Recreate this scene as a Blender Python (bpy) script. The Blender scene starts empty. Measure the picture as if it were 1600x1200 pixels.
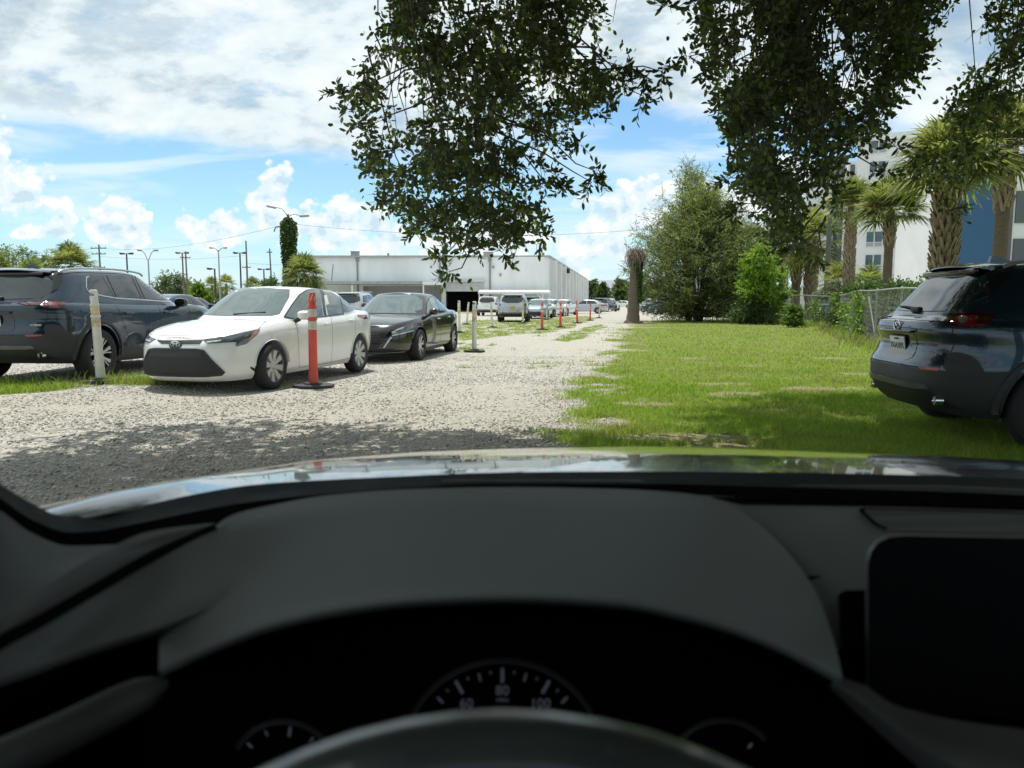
import bpy, bmesh, math, random
import numpy as np
from mathutils import Vector, Matrix
from mathutils.bvhtree import BVHTree
from mathutils.geometry import delaunay_2d_cdt

R = math.radians
scene = bpy.context.scene
COL = scene.collection
rng = np.random.default_rng(7)
random.seed(7)

# ------------------------------------------------------------------ camera
F_PX, HC, HOR = 1202.0, 1.21, 471.6          # focal length in photo pixels, eye height, horizon row
PIT = math.atan((600 - HOR) / F_PX)
cam_data = bpy.data.cameras.new("camera")
cam = bpy.data.objects.new("camera", cam_data)
COL.objects.link(cam)
cam.location = (0, 0, HC)
cam.rotation_euler = (R(90) - PIT, 0, 0)
cam_data.sensor_width = 36.0
cam_data.lens = F_PX / 1600 * 36
cam_data.clip_start = 0.02
cam_data.clip_end = 3000
cam_data.dof.use_dof = True
cam_data.dof.focus_distance = 14.0
cam_data.dof.aperture_fstop = 6.3
scene.camera = cam

# ------------------------------------------------------------------ sun + sky
SUN_EL, SUN_AZ = 72.0, -24.0                  # azimuth clockwise from +Y (ahead, a little left)
sun_data = bpy.data.lights.new("sun", 'SUN')
sun_data.energy = 3.9
sun_data.angle = R(0.5)
sun_data.color = (1.0, 0.965, 0.905)
sun = bpy.data.objects.new("sun", sun_data)
COL.objects.link(sun)
sd = Vector((math.sin(R(SUN_AZ)) * math.cos(R(SUN_EL)), math.cos(R(SUN_AZ)) * math.cos(R(SUN_EL)), math.sin(R(SUN_EL))))
sun.rotation_euler = (-sd).to_track_quat('-Z', 'Y').to_euler()
scene.view_settings.view_transform = 'Standard'
scene.view_settings.look = 'None'
scene.view_settings.exposure = 0.5
scene.view_settings.gamma = 1.0
scene.cycles.max_bounces = 8
scene.cycles.transparent_max_bounces = 16
scene.cycles.use_denoising = True
scene.cycles.sample_clamp_indirect = 6.0

world = bpy.data.worlds.new("World")
scene.world = world
world.use_nodes = True
world.cycles.sampling_method = 'MANUAL'
world.cycles.sample_map_resolution = 512


class NT:
    """small helper to wire node trees"""
    def __init__(self, nt):
        self.nt = nt

    def n(self, typ, ins=None, **props):
        nd = self.nt.nodes.new(typ)
        for k, v in props.items():
            setattr(nd, k, v)
        for k, v in (ins or {}).items():
            self.put(nd, k, v)
        return nd

    def put(self, nd, k, v):
        s = nd.inputs[k]
        if hasattr(v, 'bl_idname') and hasattr(v, 'outputs'):
            v = v.outputs[0]
        if isinstance(v, bpy.types.NodeSocket):
            self.nt.links.new(v, s)
        else:
            s.default_value = v

    def m(self, op, a, b=None, c=None, clamp=False):
        ins = {0: a}
        if b is not None: ins[1] = b
        if c is not None: ins[2] = c
        return self.n('ShaderNodeMath', ins, operation=op, use_clamp=clamp)

    def mix(self, f, a, b, blend='MIX'):
        nd = self.nt.nodes.new('ShaderNodeMix')
        nd.data_type = 'RGBA'
        nd.blend_type = blend
        self.put(nd, 0, f); self.put(nd, 6, a); self.put(nd, 7, b)
        return nd.outputs[2]

    def ramp(self, f, stops, interp='LINEAR'):
        nd = self.nt.nodes.new('ShaderNodeValToRGB')
        nd.color_ramp.interpolation = interp
        el = nd.color_ramp.elements
        while len(el) > 1: el.remove(el[-1])
        el[0].position = stops[0][0]; el[0].color = stops[0][1]
        for p, c in stops[1:]:
            e = el.new(p); e.color = c
        self.put(nd, 0, f)
        return nd.outputs[0]

    def smooth(self, x, lo, hi, to0=0.0, to1=1.0):
        nd = self.n('ShaderNodeMapRange', {0: x, 1: lo, 2: hi, 3: to0, 4: to1}, interpolation_type='SMOOTHSTEP')
        return nd.outputs[0]


def g3(v): return (v, v, v, 1.0)


def build_sky():
    nt = world.node_tree
    nt.nodes.clear()
    T = NT(nt)
    sky = T.n('ShaderNodeTexSky', sky_type='NISHITA', sun_disc=False, sun_elevation=R(SUN_EL), sun_rotation=R(SUN_AZ),
              air_density=1.0, dust_density=0.6, ozone_density=1.6)
    co = T.n('ShaderNodeTexCoord')
    sep = T.n('ShaderNodeSeparateXYZ', {0: co.outputs['Generated']})
    X, Y, Z = sep.outputs
    ay = T.m('MAXIMUM', T.m('ABSOLUTE', Y), 0.05)
    u = T.m('DIVIDE', X, ay)
    v = T.m('DIVIDE', Z, ay)
    # ---- wide upper sheet of cloud, seen from below: coordinates on a flat ceiling
    zz = T.m('MAXIMUM', Z, 0.02)
    cu = T.m('DIVIDE', X, zz); cv = T.m('DIVIDE', Y, zz)
    cp = T.n('ShaderNodeCombineXYZ', {0: cu, 1: cv, 2: 0.0})
    big = T.n('ShaderNodeTexNoise', {'Vector': cp, 'Scale': 0.55, 'Detail': 3.0, 'Roughness': 0.55, 'Distortion': 0.3})
    uv = T.n('ShaderNodeCombineXYZ', {0: u, 1: T.m('MULTIPLY', v, 2.0), 2: 0.0})
    mid = T.n('ShaderNodeTexNoise', {'Vector': uv, 'Scale': 5.0, 'Detail': 5.0, 'Roughness': 0.6, 'Distortion': 0.4})
    fine = T.n('ShaderNodeTexNoise', {'Vector': uv, 'Scale': 11.0, 'Detail': 5.0, 'Roughness': 0.62})
    # lower edge of the sheet as a function of u
    u01 = T.m('MULTIPLY_ADD', u, 0.5, 0.5, clamp=True)
    edge = T.ramp(u01, [(0.0, g3(.245)), (.17, g3(.243)), (.25, g3(.212)), (.31, g3(.196)), (.385, g3(.178)), (.46, g3(.19)), (.53, g3(.235)),
                        (.565, g3(.255)), (.605, g3(.236)), (.64, g3(.24)), (.75, g3(.22)), (1.0, g3(.2))])
    dv = T.m('SUBTRACT', v, edge)
    dv = T.m('ADD', dv, T.m('MULTIPLY', T.m('SUBTRACT', mid.outputs[0], 0.5), 0.085))
    sheet = T.smooth(dv, -0.012, 0.02)
    hole = T.smooth(T.m('MULTIPLY_ADD', fine.outputs[0], 0.5, T.m('MULTIPLY', big.outputs[0], 0.5)), 0.36, 0.50)
    sheet = T.m('MULTIPLY', sheet, T.m('MULTIPLY_ADD', hole, 0.45, 0.53))
    tone = T.m('MULTIPLY_ADD', fine.outputs[0], 0.3, T.m('MULTIPLY_ADD', mid.outputs[0], 0.4, T.m('MULTIPLY', big.outputs[0], 0.3)))
    s_col = T.ramp(tone, [(.38, (.30, .37, .41, 1)), (.45, (.43, .51, .55, 1)), (.50, (.60, .665, .69, 1)), (.57, (.69, .735, .75, 1))])
    # ---- thin wisps in the blue band
    wv = T.n('ShaderNodeCombineXYZ', {0: u, 1: T.m('MULTIPLY', v, 6.0), 2: 3.0})
    wis = T.n('ShaderNodeTexNoise', {'Vector': wv, 'Scale': 3.2, 'Detail': 4.0, 'Roughness': 0.55, 'Distortion': 0.6})
    wisp = T.m('MULTIPLY', T.smooth(wis.outputs[0], 0.42, 0.66), 0.72)
    # ---- heaped cumulus near the horizon
    blobs = [(190, 338, 50, 38), (165, 348, 34, 34), (222, 352, 36, 28), (205, 372, 60, 22), (85, 366, 48, 17), (108, 355, 26, 17), (335, 358, 46, 34),
             (368, 350, 30, 28), (305, 352, 30, 26), (440, 300, 32, 42), (430, 330, 36, 40), (455, 345, 48, 36), (545, 345, 36, 46), (520, 362, 44, 30),
             (585, 358, 38, 38), (600, 380, 70, 26), (-10, 250, 66, 66), (25, 290, 80, 46), (60, 318, 70, 26),
             (950, 335, 90, 34), (1020, 325, 90, 46), (1120, 320, 80, 44), (1180, 350, 70, 40), (900, 372, 80, 32), (780, 370, 80, 44), (700, 372, 60, 34),
             (940, 395, 70, 20), (860, 420, 90, 22), (1240, 300, 90, 60)]
    warp = T.m('MULTIPLY', T.m('SUBTRACT', mid.outputs[0], .5), .03)
    fu = T.m('ADD', u, warp); fv = T.m('ADD', v, warp)
    acc = None
    for (px, py, rx, ry) in blobs:
        bu, bv, ru, rv = (px - 800) / F_PX, (HOR - py) / F_PX, 1.22 * rx / F_PX, 1.22 * ry / F_PX
        du = T.m('MULTIPLY', T.m('SUBTRACT', fu, bu), 1 / ru)
        dw = T.m('MULTIPLY', T.m('SUBTRACT', fv, bv), 1 / rv)
        q = T.m('SUBTRACT', 1.0, T.m('ADD', T.m('MULTIPLY', du, du), T.m('MULTIPLY', dw, dw)))
        acc = q if acc is None else T.n('ShaderNodeMath', {0: acc, 1: q, 2: 0.25}, operation='SMOOTH_MAX')
    # low ragged bank all round the horizon
    pv = T.n('ShaderNodeCombineXYZ', {0: u, 1: T.m('MULTIPLY', v, 1.2), 2: 0.0})
    puff = T.n('ShaderNodeTexNoise', {'Vector': pv, 'Scale': 13.0, 'Detail': 6.0, 'Roughness': 0.6})
    vor = T.n('ShaderNodeTexVoronoi', {'Vector': pv, 'Scale': 30.0, 'Detail': 2.0, 'Roughness': 0.55, 'Lacunarity': 2.1}, feature='F1')
    up2 = T.n('ShaderNodeCombineXYZ', {0: T.m('ADD', u, .006), 1: T.m('MULTIPLY', T.m('ADD', v, .013), 1.2), 2: 0.0})
    vor2 = T.n('ShaderNodeTexVoronoi', {'Vector': up2, 'Scale': 30.0, 'Detail': 2.0, 'Roughness': 0.55, 'Lacunarity': 2.1}, feature='F1')
    puff2 = T.n('ShaderNodeTexNoise', {'Vector': up2, 'Scale': 13.0, 'Detail': 6.0, 'Roughness': 0.6})
    bump = T.m('MULTIPLY_ADD', puff.outputs[0], 1.5, T.m('MULTIPLY', vor.outputs[0], -1.0))
    bump2 = T.m('MULTIPLY_ADD', puff2.outputs[0], 1.5, T.m('MULTIPLY', vor2.outputs[0], -1.0))
    low = T.m('SUBTRACT', T.m('MULTIPLY', T.m('SUBTRACT', .062, v), 14.0), T.m('MULTIPLY', T.smooth(wis.outputs[0], .4, .6), .9))
    field = T.m('MAXIMUM', acc, T.m('SUBTRACT', low, .15))
    field = T.m('ADD', field, T.m('SUBTRACT', bump, .20))
    cum = T.smooth(field, -0.05, 0.34)
    lit = T.m('SUBTRACT', bump, bump2)
    lit = T.m('ADD', T.m('MULTIPLY_ADD', lit, 1.25, .50), T.m('MULTIPLY', T.m('SUBTRACT', .55, field), .35))
    c_col = T.ramp(lit, [(.05, (.46, .57, .64, 1)), (.34, (.60, .69, .74, 1)), (.58, (.62, .68, .715, 1)), (.88, (.76, .79, .80, 1))])
    # ---- put together
    blue = T.mix(1.0, sky.outputs[0], (.080, .103, .112, 1), 'MULTIPLY')
    pale = T.smooth(v, 0.22, 0.0)
    blue = T.mix(T.m('MULTIPLY', pale, .5), blue, (.44, .66, .80, 1))
    c = T.mix(wisp, blue, (.62, .71, .755, 1))
    c = T.mix(sheet, c, s_col)
    front = T.smooth(T.m('ABSOLUTE', u), 2.5, 1.2)
    cumf = T.m('MULTIPLY', cum, T.m('MULTIPLY', front, .88))
    c = T.mix(cumf, c, c_col)
    under = T.smooth(Z, -0.02, 0.0)
    c = T.mix(under, (.25, .26, .22, 1), c)
    bg = T.n('ShaderNodeBackground', {0: c, 1: SKY_GAIN})
    out = T.n('ShaderNodeOutputWorld', {0: bg})


SKY_GAIN = 1.0
build_sky()


# ------------------------------------------------------------------ pixel geometry
_c, _s = math.cos(PIT), math.sin(PIT)
CAM = Vector((0, 0, HC))


def ray(px, py):
    xc, yc = (px - 800) / F_PX, (600 - py) / F_PX
    return Vector((xc, _c + yc * _s, -_s + yc * _c))


def at(px, py, Y):
    d = ray(px, py)
    return CAM + d * (Y / d.y)


def gz(x, y):
    """height of the ground"""
    a = max(0.0, min(1.0, (-x - 3.2) / 2.4)) * max(0.0, min(1.0, (y - 6.0) / 4.5)) * max(0.0, min(1.0, (40 - y) / 20.0))
    a = a * a * (3 - 2 * a)
    return 0.10 * a + 0.010 * math.sin(x * .9 + 1.3) * math.sin(y * .55)


def ground(px, py):
    d = ray(px, py)
    z = 0.0
    for _ in range(6):
        t = (z - HC) / d.z
        p = CAM + d * t
        z = gz(p.x, p.y)
    p.z = z
    return p


# ------------------------------------------------------------------ materials
MATS = {}


def mat(name, col, rough=0.6, metal=0.0, spec=0.5, coat=0.0, var=0.12, scale=6.0, bump=0.0, bscale=60.0, sss=0.0, transl=None, detail=4.0,
        col2=None, stretch=None, ior=1.5, sheen=0.0, dist=0.02):
    """procedural Principled material with noise-driven tone, roughness and relief"""
    if name in MATS: return MATS[name]
    m = bpy.data.materials.new(name)
    m.use_nodes = True
    nt = m.node_tree
    nt.nodes.clear()
    T = NT(nt)
    co = T.n('ShaderNodeTexCoord').outputs['Object']
    if stretch: co = T.n('ShaderNodeMapping', {0: co, 3: stretch}).outputs[0]
    nz = T.n('ShaderNodeTexNoise', {'Vector': co, 'Scale': scale, 'Detail': detail, 'Roughness': 0.6})
    c1 = tuple(min(1, max(0, c * (1 - var))) for c in col) + (1,)
    c2 = (tuple(min(1, c * (1 + var)) for c in col) if col2 is None else tuple(col2)) + (1,)
    colr = T.ramp(nz.outputs[0], [(.32, c1), (.68, c2)])
    b = T.n('ShaderNodeBsdfPrincipled', {'Base Color': colr, 'Metallic': metal, 'IOR': ior, 'Specular IOR Level': spec, 'Coat Weight': coat, 'Coat Roughness': 0.03})
    T.put(b, 'Roughness', T.n('ShaderNodeMapRange', {0: nz.outputs[0], 1: .3, 2: .7, 3: max(0.0, rough * .88), 4: min(1.0, rough * 1.12)}).outputs[0])
    if sheen: T.put(b, 'Sheen Weight', sheen)
    if bump:
        bz = T.n('ShaderNodeTexNoise', {'Vector': co, 'Scale': bscale, 'Detail': 3.0})
        bp = T.n('ShaderNodeBump', {'Strength': bump, 'Distance': dist, 'Height': bz.outputs[0]})
        T.put(b, 'Normal', bp)
    sh = b.outputs[0]
    if transl is not None:
        tr = T.n('ShaderNodeBsdfTranslucent', {0: tuple(transl) + (1,)})
        mx = T.n('ShaderNodeMixShader', {0: 0.38, 1: sh, 2: tr.outputs[0]})
        sh = mx.outputs[0]
    T.n('ShaderNodeOutputMaterial', {0: sh})
    MATS[name] = m
    return m


# ------------------------------------------------------------------ mesh tools
class MB:
    """collects shapes; build() links them as ONE mesh object"""
    def __init__(self):
        self.v = []; self.f = []; self.mi = []; self.k = 0

    def add(self, vs, fs, mi=None):
        o = len(self.v)
        self.v.extend([tuple(p) for p in vs])
        self.f.extend([tuple(i + o for i in f) for f in fs])
        self.mi.extend([self.k if mi is None else mi] * len(fs))
        return self

    def box(self, c, s, rot=None, bev=0.0):
        cx, cy, cz = c; hx, hy, hz = s[0] / 2, s[1] / 2, s[2] / 2
        if bev > 0:
            b = min(bev, hx * .9, hy * .9, hz * .9)
            bm = bmesh.new()
            bmesh.ops.create_cube(bm, size=1.0)
            for vv in bm.verts: vv.co = Vector((vv.co.x * hx * 2, vv.co.y * hy * 2, vv.co.z * hz * 2))
            bmesh.ops.bevel(bm, geom=bm.edges[:], offset=b, segments=2, affect='EDGES', profile=.5)
            bm.verts.index_update()
            vs = [vv.co.copy() for vv in bm.verts]; fs = [[vv.index for vv in f.verts] for f in bm.faces]
            bm.free()
        else:
            vs = [Vector((sx * hx, sy * hy, sz * hz)) for sx in (-1, 1) for sy in (-1, 1) for sz in (-1, 1)]
            fs = [(0, 1, 3, 2), (4, 6, 7, 5), (0, 4, 5, 1), (2, 3, 7, 6), (0, 2, 6, 4), (1, 5, 7, 3)]
        if rot is not None: vs = [rot @ p for p in vs]
        return self.add([p + Vector(c) for p in vs], fs)

    def tube(self, pts, rad, n=10, cap=True, flat=None):
        pts = [Vector(p) for p in pts]
        if not hasattr(rad, '__len__'): rad = [rad] * len(pts)
        vs, fs = [], []
        up = Vector((0.013, 0.021, 1))
        for i, p in enumerate(pts):
            d = (pts[min(i + 1, len(pts) - 1)] - pts[max(i - 1, 0)]).normalized()
            a = d.cross(up)
            if a.length < .05: a = d.cross(Vector((1, 0, 0)))
            a.normalize(); b = a.cross(d).normalized()
            for k in range(n):
                t = 2 * math.pi * k / n
                vs.append(p + (a * math.cos(t) + b * math.sin(t) * (flat or 1)) * rad[i])
        for i in range(len(pts) - 1):
            for k in range(n):
                k2 = (k + 1) % n
                fs.append((i * n + k, i * n + k2, (i + 1) * n + k2, (i + 1) * n + k))
        if cap:
            fs.append(tuple(range(n))[::-1]); fs.append(tuple((len(pts) - 1) * n + k for k in range(n)))
        return self.add(vs, fs)

    def lathe(self, prof, n=32, axis='z', origin=(0, 0, 0), arc=(0, 2 * math.pi)):
        """prof: list of (radius, height)"""
        full = abs(arc[1] - arc[0] - 2 * math.pi) < 1e-6
        m = n if full else n + 1
        vs, fs = [], []
        for (r, h) in prof:
            for k in range(m):
                t = arc[0] + (arc[1] - arc[0]) * k / n
                a, b = r * math.cos(t), r * math.sin(t)
                p = (a, b, h) if axis == 'z' else ((a, h, b) if axis == 'y' else (h, a, b))
                vs.append((p[0] + origin[0], p[1] + origin[1], p[2] + origin[2]))
        for i in range(len(prof) - 1):
            for k in range(n if full else n):
                k2 = (k + 1) % m if full else k + 1
                fs.append((i * m + k, i * m + k2, (i + 1) * m + k2, (i + 1) * m + k))
        return self.add(vs, fs)

    def grid(self, rows, close=False):
        """rows: list of equally long point lists"""
        n = len(rows[0]); vs = [p for r in rows for p in r]; fs = []
        for i in range(len(rows) - 1):
            for k in range(n if close else n - 1):
                k2 = (k + 1) % n
                fs.append((i * n + k, i * n + k2, (i + 1) * n + k2, (i + 1) * n + k))
        return self.add(vs, fs)

    def prism(self, poly, h0, h1, axis='z'):
        def P(a, b, h): return (a, b, h) if axis == 'z' else ((a, h, b) if axis == 'y' else (h, a, b))
        n = len(poly)
        vs = [P(a, b, h0) for a, b in poly] + [P(a, b, h1) for a, b in poly]
        fs = [tuple(range(n))[::-1], tuple(range(n, 2 * n))] + [(i, (i + 1) % n, n + (i + 1) % n, n + i) for i in range(n)]
        return self.add(vs, fs)

    def loose(self, name, mats, parent=None):
        """every connected piece as an object of its own"""
        up = list(range(len(self.v)))

        def find(a):
            while up[a] != a: up[a] = up[up[a]]; a = up[a]
            return a
        for f in self.f:
            for i in f[1:]: up[find(i)] = find(f[0])
        by = {}
        for f in self.f: by.setdefault(find(f[0]), []).append(f)
        for fs in by.values():
            idx = {}
            q = MB(); nf = [tuple(idx.setdefault(i, len(idx)) for i in f) for f in fs]
            q.add([self.v[i] for i in idx], nf); q.build(name, mats, parent)

    def build(self, name, mats, parent=None, sharp=35, loc=None, fix=True, kind=None):
        me = bpy.data.meshes.new(name)
        me.from_pydata([tuple(p) for p in self.v], [], self.f)
        if not isinstance(mats, (list, tuple)): mats = [mats]
        for m in mats: me.materials.append(m)
        if len(mats) > 1: me.polygons.foreach_set('material_index', self.mi)
        return finish(name, me, parent, sharp, loc, fix)


def finish(name, me, parent=None, sharp=35, loc=None, fix=True):
    if fix:
        bm = bmesh.new(); bm.from_mesh(me)
        bmesh.ops.remove_doubles(bm, verts=bm.verts, dist=1e-5)
        bmesh.ops.recalc_face_normals(bm, faces=bm.faces)
        bm.to_mesh(me); bm.free()
    if sharp is not None:
        me.shade_smooth()
        me.set_sharp_from_angle(angle=R(sharp))
    me.update()
    o = bpy.data.objects.new(name, me)
    COL.objects.link(o)
    if parent is not None: o.parent = parent
    if loc is not None: o.location = loc
    return o


def np_mesh(name, V, Fc, mats, parent=None, smooth=False, mi=None, attrs=None):
    """fast mesh from arrays: V (n,3), Fc (m,k) of one polygon size"""
    me = bpy.data.meshes.new(name)
    V = np.ascontiguousarray(V, np.float32); Fc = np.ascontiguousarray(Fc, np.int32)
    m, k = Fc.shape
    me.vertices.add(len(V)); me.vertices.foreach_set('co', V.ravel())
    me.loops.add(m * k); me.loops.foreach_set('vertex_index', Fc.ravel())
    me.polygons.add(m); me.polygons.foreach_set('loop_start', np.arange(0, m * k, k, dtype=np.int32))
    if not isinstance(mats, (list, tuple)): mats = [mats]
    for q in mats: me.materials.append(q)
    if mi is not None: me.polygons.foreach_set('material_index', np.ascontiguousarray(mi, np.int32))
    me.update(calc_edges=True)
    for nm, arr in (attrs or {}).items():
        a = me.attributes.new(nm, 'FLOAT', 'POINT'); a.data.foreach_set('value', np.ascontiguousarray(arr, np.float32))
    if smooth: me.shade_smooth()
    o = bpy.data.objects.new(name, me)
    COL.objects.link(o)
    if parent is not None: o.parent = parent
    return o


def empty(name, loc=(0, 0, 0), rz=0.0):
    o = bpy.data.objects.new(name, None)
    COL.objects.link(o)
    o.location = loc; o.rotation_euler = (0, 0, rz)
    o.empty_display_size = .2
    return o


def tag(o, label=None, cat=None, group=None, kind=None):
    if label: o['label'] = label
    if cat: o['category'] = cat
    if group: o['group'] = group
    if kind: o['kind'] = kind
    return o


def kids(o): return [c for c in bpy.data.objects if c.parent == o]


def copy_tree(o, parent=None, _cache={}):
    c = o.copy(); COL.objects.link(c)
    if parent is not None: c.parent = parent
    for ch in kids(o): copy_tree(ch, c)
    return c


def catmull(P, n):
    """smooth curve through points P (list of tuples), n samples"""
    P = np.array(P, float)
    m = len(P)
    d = np.r_[0, np.cumsum(np.linalg.norm(np.diff(P, axis=0), axis=1) ** .5)]
    t = np.linspace(0, d[-1], n)
    out = np.zeros((n, P.shape[1]))
    for j in range(P.shape[1]): out[:, j] = pchip(d, P[:, j], t) if m > 2 else np.interp(t, d, P[:, j])
    return out


def pchip(x, y, t):
    x = np.asarray(x, float); y = np.asarray(y, float); t = np.clip(np.asarray(t, float), x[0], x[-1])
    h = np.diff(x); dl = np.diff(y) / h
    m = np.zeros(len(x))
    if len(x) > 2:
        for i in range(1, len(x) - 1):
            if dl[i - 1] * dl[i] > 0:
                w1, w2 = 2 * h[i] + h[i - 1], h[i] + 2 * h[i - 1]
                m[i] = (w1 + w2) / (w1 / dl[i - 1] + w2 / dl[i])
    m[0], m[-1] = dl[0], dl[-1]
    i = np.clip(np.searchsorted(x, t) - 1, 0, len(h) - 1)
    s = (t - x[i]) / h[i]
    return ((1 + 2 * s) * (1 - s) ** 2 * y[i] + s * (1 - s) ** 2 * h[i] * m[i] + s * s * (3 - 2 * s) * y[i + 1] + s * s * (s - 1) * h[i] * m[i + 1])
# ------------------------------------------------------------------ vehicles: tools
M_TYRE = mat('tyre_rubber', (.022, .022, .024), .8, var=.25, scale=30)
M_ALLOY = mat('alloy_silver', (.62, .63, .64), .28, metal=.85, var=.06, scale=20)
M_ALLOYD = mat('alloy_dark', (.05, .05, .055), .35, metal=.4, var=.1)
M_WELL = mat('wheel_well', (.008, .008, .009), .9)
M_GLASS = mat('car_glass', (.012, .018, .019), .015, spec=.9, var=.05, coat=.25)
M_GLASSL = mat('car_glass_sky_tint', (.085, .118, .112), .02, spec=1.0, var=.3, scale=1.3, coat=.6, ior=1.6)  # pale base colour stands in for reflected sky and lit cabin
M_BLK = mat('black_plastic', (.020, .021, .022), .55, var=.2, scale=40, bump=.05, bscale=400)
M_CLAD = mat('cladding_plastic', (.034, .036, .038), .6, var=.12, scale=20, bump=.05, bscale=500)
M_GLOSSBLK = mat('gloss_black', (.008, .008, .009), .08, coat=.5)
M_GAP = mat('panel_gap', (.012, .012, .013), .7)
M_CHROME = mat('chrome', (.78, .79, .8), .1, metal=1.0, var=.03)
M_RED = mat('tail_red', (.17, .006, .010), .1, coat=.8, var=.3, scale=18)
M_REDDK = mat('tail_dark', (.035, .004, .006), .08, coat=.8)
M_LENS = mat('lamp_lens', (.55, .58, .6), .06, coat=1.0, var=.3, scale=30)
M_LAMPDK = mat('lamp_dark', (.07, .085, .10), .06, coat=1.0, var=.45, scale=14)
M_AMBER = mat('amber_lens', (.40, .17, .10), .12, coat=.8)
M_SMOKE = mat('lamp_smoke', (.13, .12, .115), .15, coat=.3, var=.4, scale=30)
M_PLATE = mat('plate_white', (.72, .74, .72), .4, var=.05)
M_INK = mat('plate_ink', (.03, .06, .05), .6)
M_SILVERTRIM = mat('silver_trim', (.45, .46, .47), .3, metal=.6)
M_REFL = mat('reflector_red', (.36, .03, .03), .2, coat=.6, var=.2, scale=60)


def paint(name, col, metal=0.35, rough=.32):
    return mat('paint_' + name, col, rough, metal=metal, coat=1.0, var=.05, scale=2.0)


def curve_fn(pts):
    a = np.array(sorted(pts)); 
    return lambda x: pchip(a[:, 0], a[:, 1], np.clip(x, a[0, 0], a[-1, 0]))


def loft(zb, zt, prof, nv=15, nu=74, crown=.05, hips=(), rings=(.93, .8, .6, .35, .12)):
    """closed shell stacked from rounded plan outlines; prof rows: (v, x_front, x_rear, half_width, n_front, n_rear)"""
    fb, ft = curve_fn(zb), curve_fn(zt)
    P = np.array(prof, float)
    vs = np.linspace(0, 1, nv)
    rows = []
    half_last = None

    def outline(q):
        xf, xr, W, nf, nr = q
        t = np.linspace(0, math.pi, 700)
        c, s = np.cos(t), np.sin(t)
        nn = np.where(c > 0, nf, nr)
        xm, a = (xf + xr) / 2, (xf - xr) / 2
        x = xm + a * np.sign(c) * np.abs(c) ** (2 / nn)
        y = W * np.abs(s) ** (2 / nn)
        l = np.r_[0, np.cumsum(np.hypot(np.diff(x), np.diff(y)))]
        tt = np.linspace(0, l[-1], nu)
        x, y = np.interp(tt, l, x), np.interp(tt, l, y)
        y[0] = y[-1] = 0
        for (hx, sg, am) in hips: y = y * (1 + am * np.exp(-((x - hx) / sg) ** 2))
        return x, y

    def ring(x, y, z):
        p = np.c_[x, y, z]
        return np.vstack([p, (p * [1, -1, 1])[-2:0:-1]])
    data = []
    for v in vs:
        q = [pchip(P[:, 0], P[:, j], [v])[0] for j in range(1, 6)]
        data.append(outline(q))
    for v, (x, y) in zip(vs, data): rows.append(ring(x, y, fb(x) + (ft(x) - fb(x)) * v))
    x, y = data[-1]
    wl = np.clip(y / P[-1, 3], 0, 1)
    for r in rings + (0.0,): rows.append(ring(x, y * r, ft(x) + crown * wl * (1 - r * r)))
    mb = MB(); mb.grid(rows, close=True)
    n = len(rows[0]); last = (len(rows) - 1) * n
    # close the bottom along the centre strip
    for k in range(nu - 1):
        a, b = k, k + 1
        a2, b2 = (n - k) % n, n - k - 1
        if a == a2: mb.f.append((a, b, b2)); mb.mi.append(0)
        elif b == b2: mb.f.append((a, b, a2)); mb.mi.append(0)
        else: mb.f.append((a, b, b2, a2)); mb.mi.append(0)
    return mb


def to_bm(mb):
    bm = bmesh.new()
    vv = [bm.verts.new(p) for p in mb.v]
    for f in mb.f:
        try: bm.faces.new([vv[i] for i in f])
        except ValueError: pass
    bmesh.ops.remove_doubles(bm, verts=bm.verts, dist=2e-4)
    bmesh.ops.dissolve_degenerate(bm, edges=bm.edges, dist=1e-5)
    bmesh.ops.recalc_face_normals(bm, faces=bm.faces)
    return bm


def bm_mesh(bm, name):
    me = bpy.data.meshes.new(name); bm.to_mesh(me); bm.free(); return me


def cut(me, cutters):
    """boolean difference of a closed mesh by cutter shapes (MB list); cutter faces get material slot 1"""
    o = bpy.data.objects.new('tmp', me); COL.objects.link(o)
    tmp = []
    for c in cutters:
        cm = bm_mesh(to_bm(c), 'tmpc')
        cm.materials.append(M_GAP); cm.materials.append(M_WELL)
        cm.polygons.foreach_set('material_index', [1] * len(cm.polygons))
        co = bpy.data.objects.new('tmpc', cm); COL.objects.link(co); tmp.append(co)
        md = o.modifiers.new('b', 'BOOLEAN'); md.operation = 'DIFFERENCE'; md.object = co; md.solver = 'EXACT'
    dg = bpy.context.evaluated_depsgraph_get()
    dg.update()
    res = bpy.data.meshes.new_from_object(o.evaluated_get(dg))
    for t in tmp + [o]:
        d = t.data; bpy.data.objects.remove(t); bpy.data.meshes.remove(d)
    return res


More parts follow.
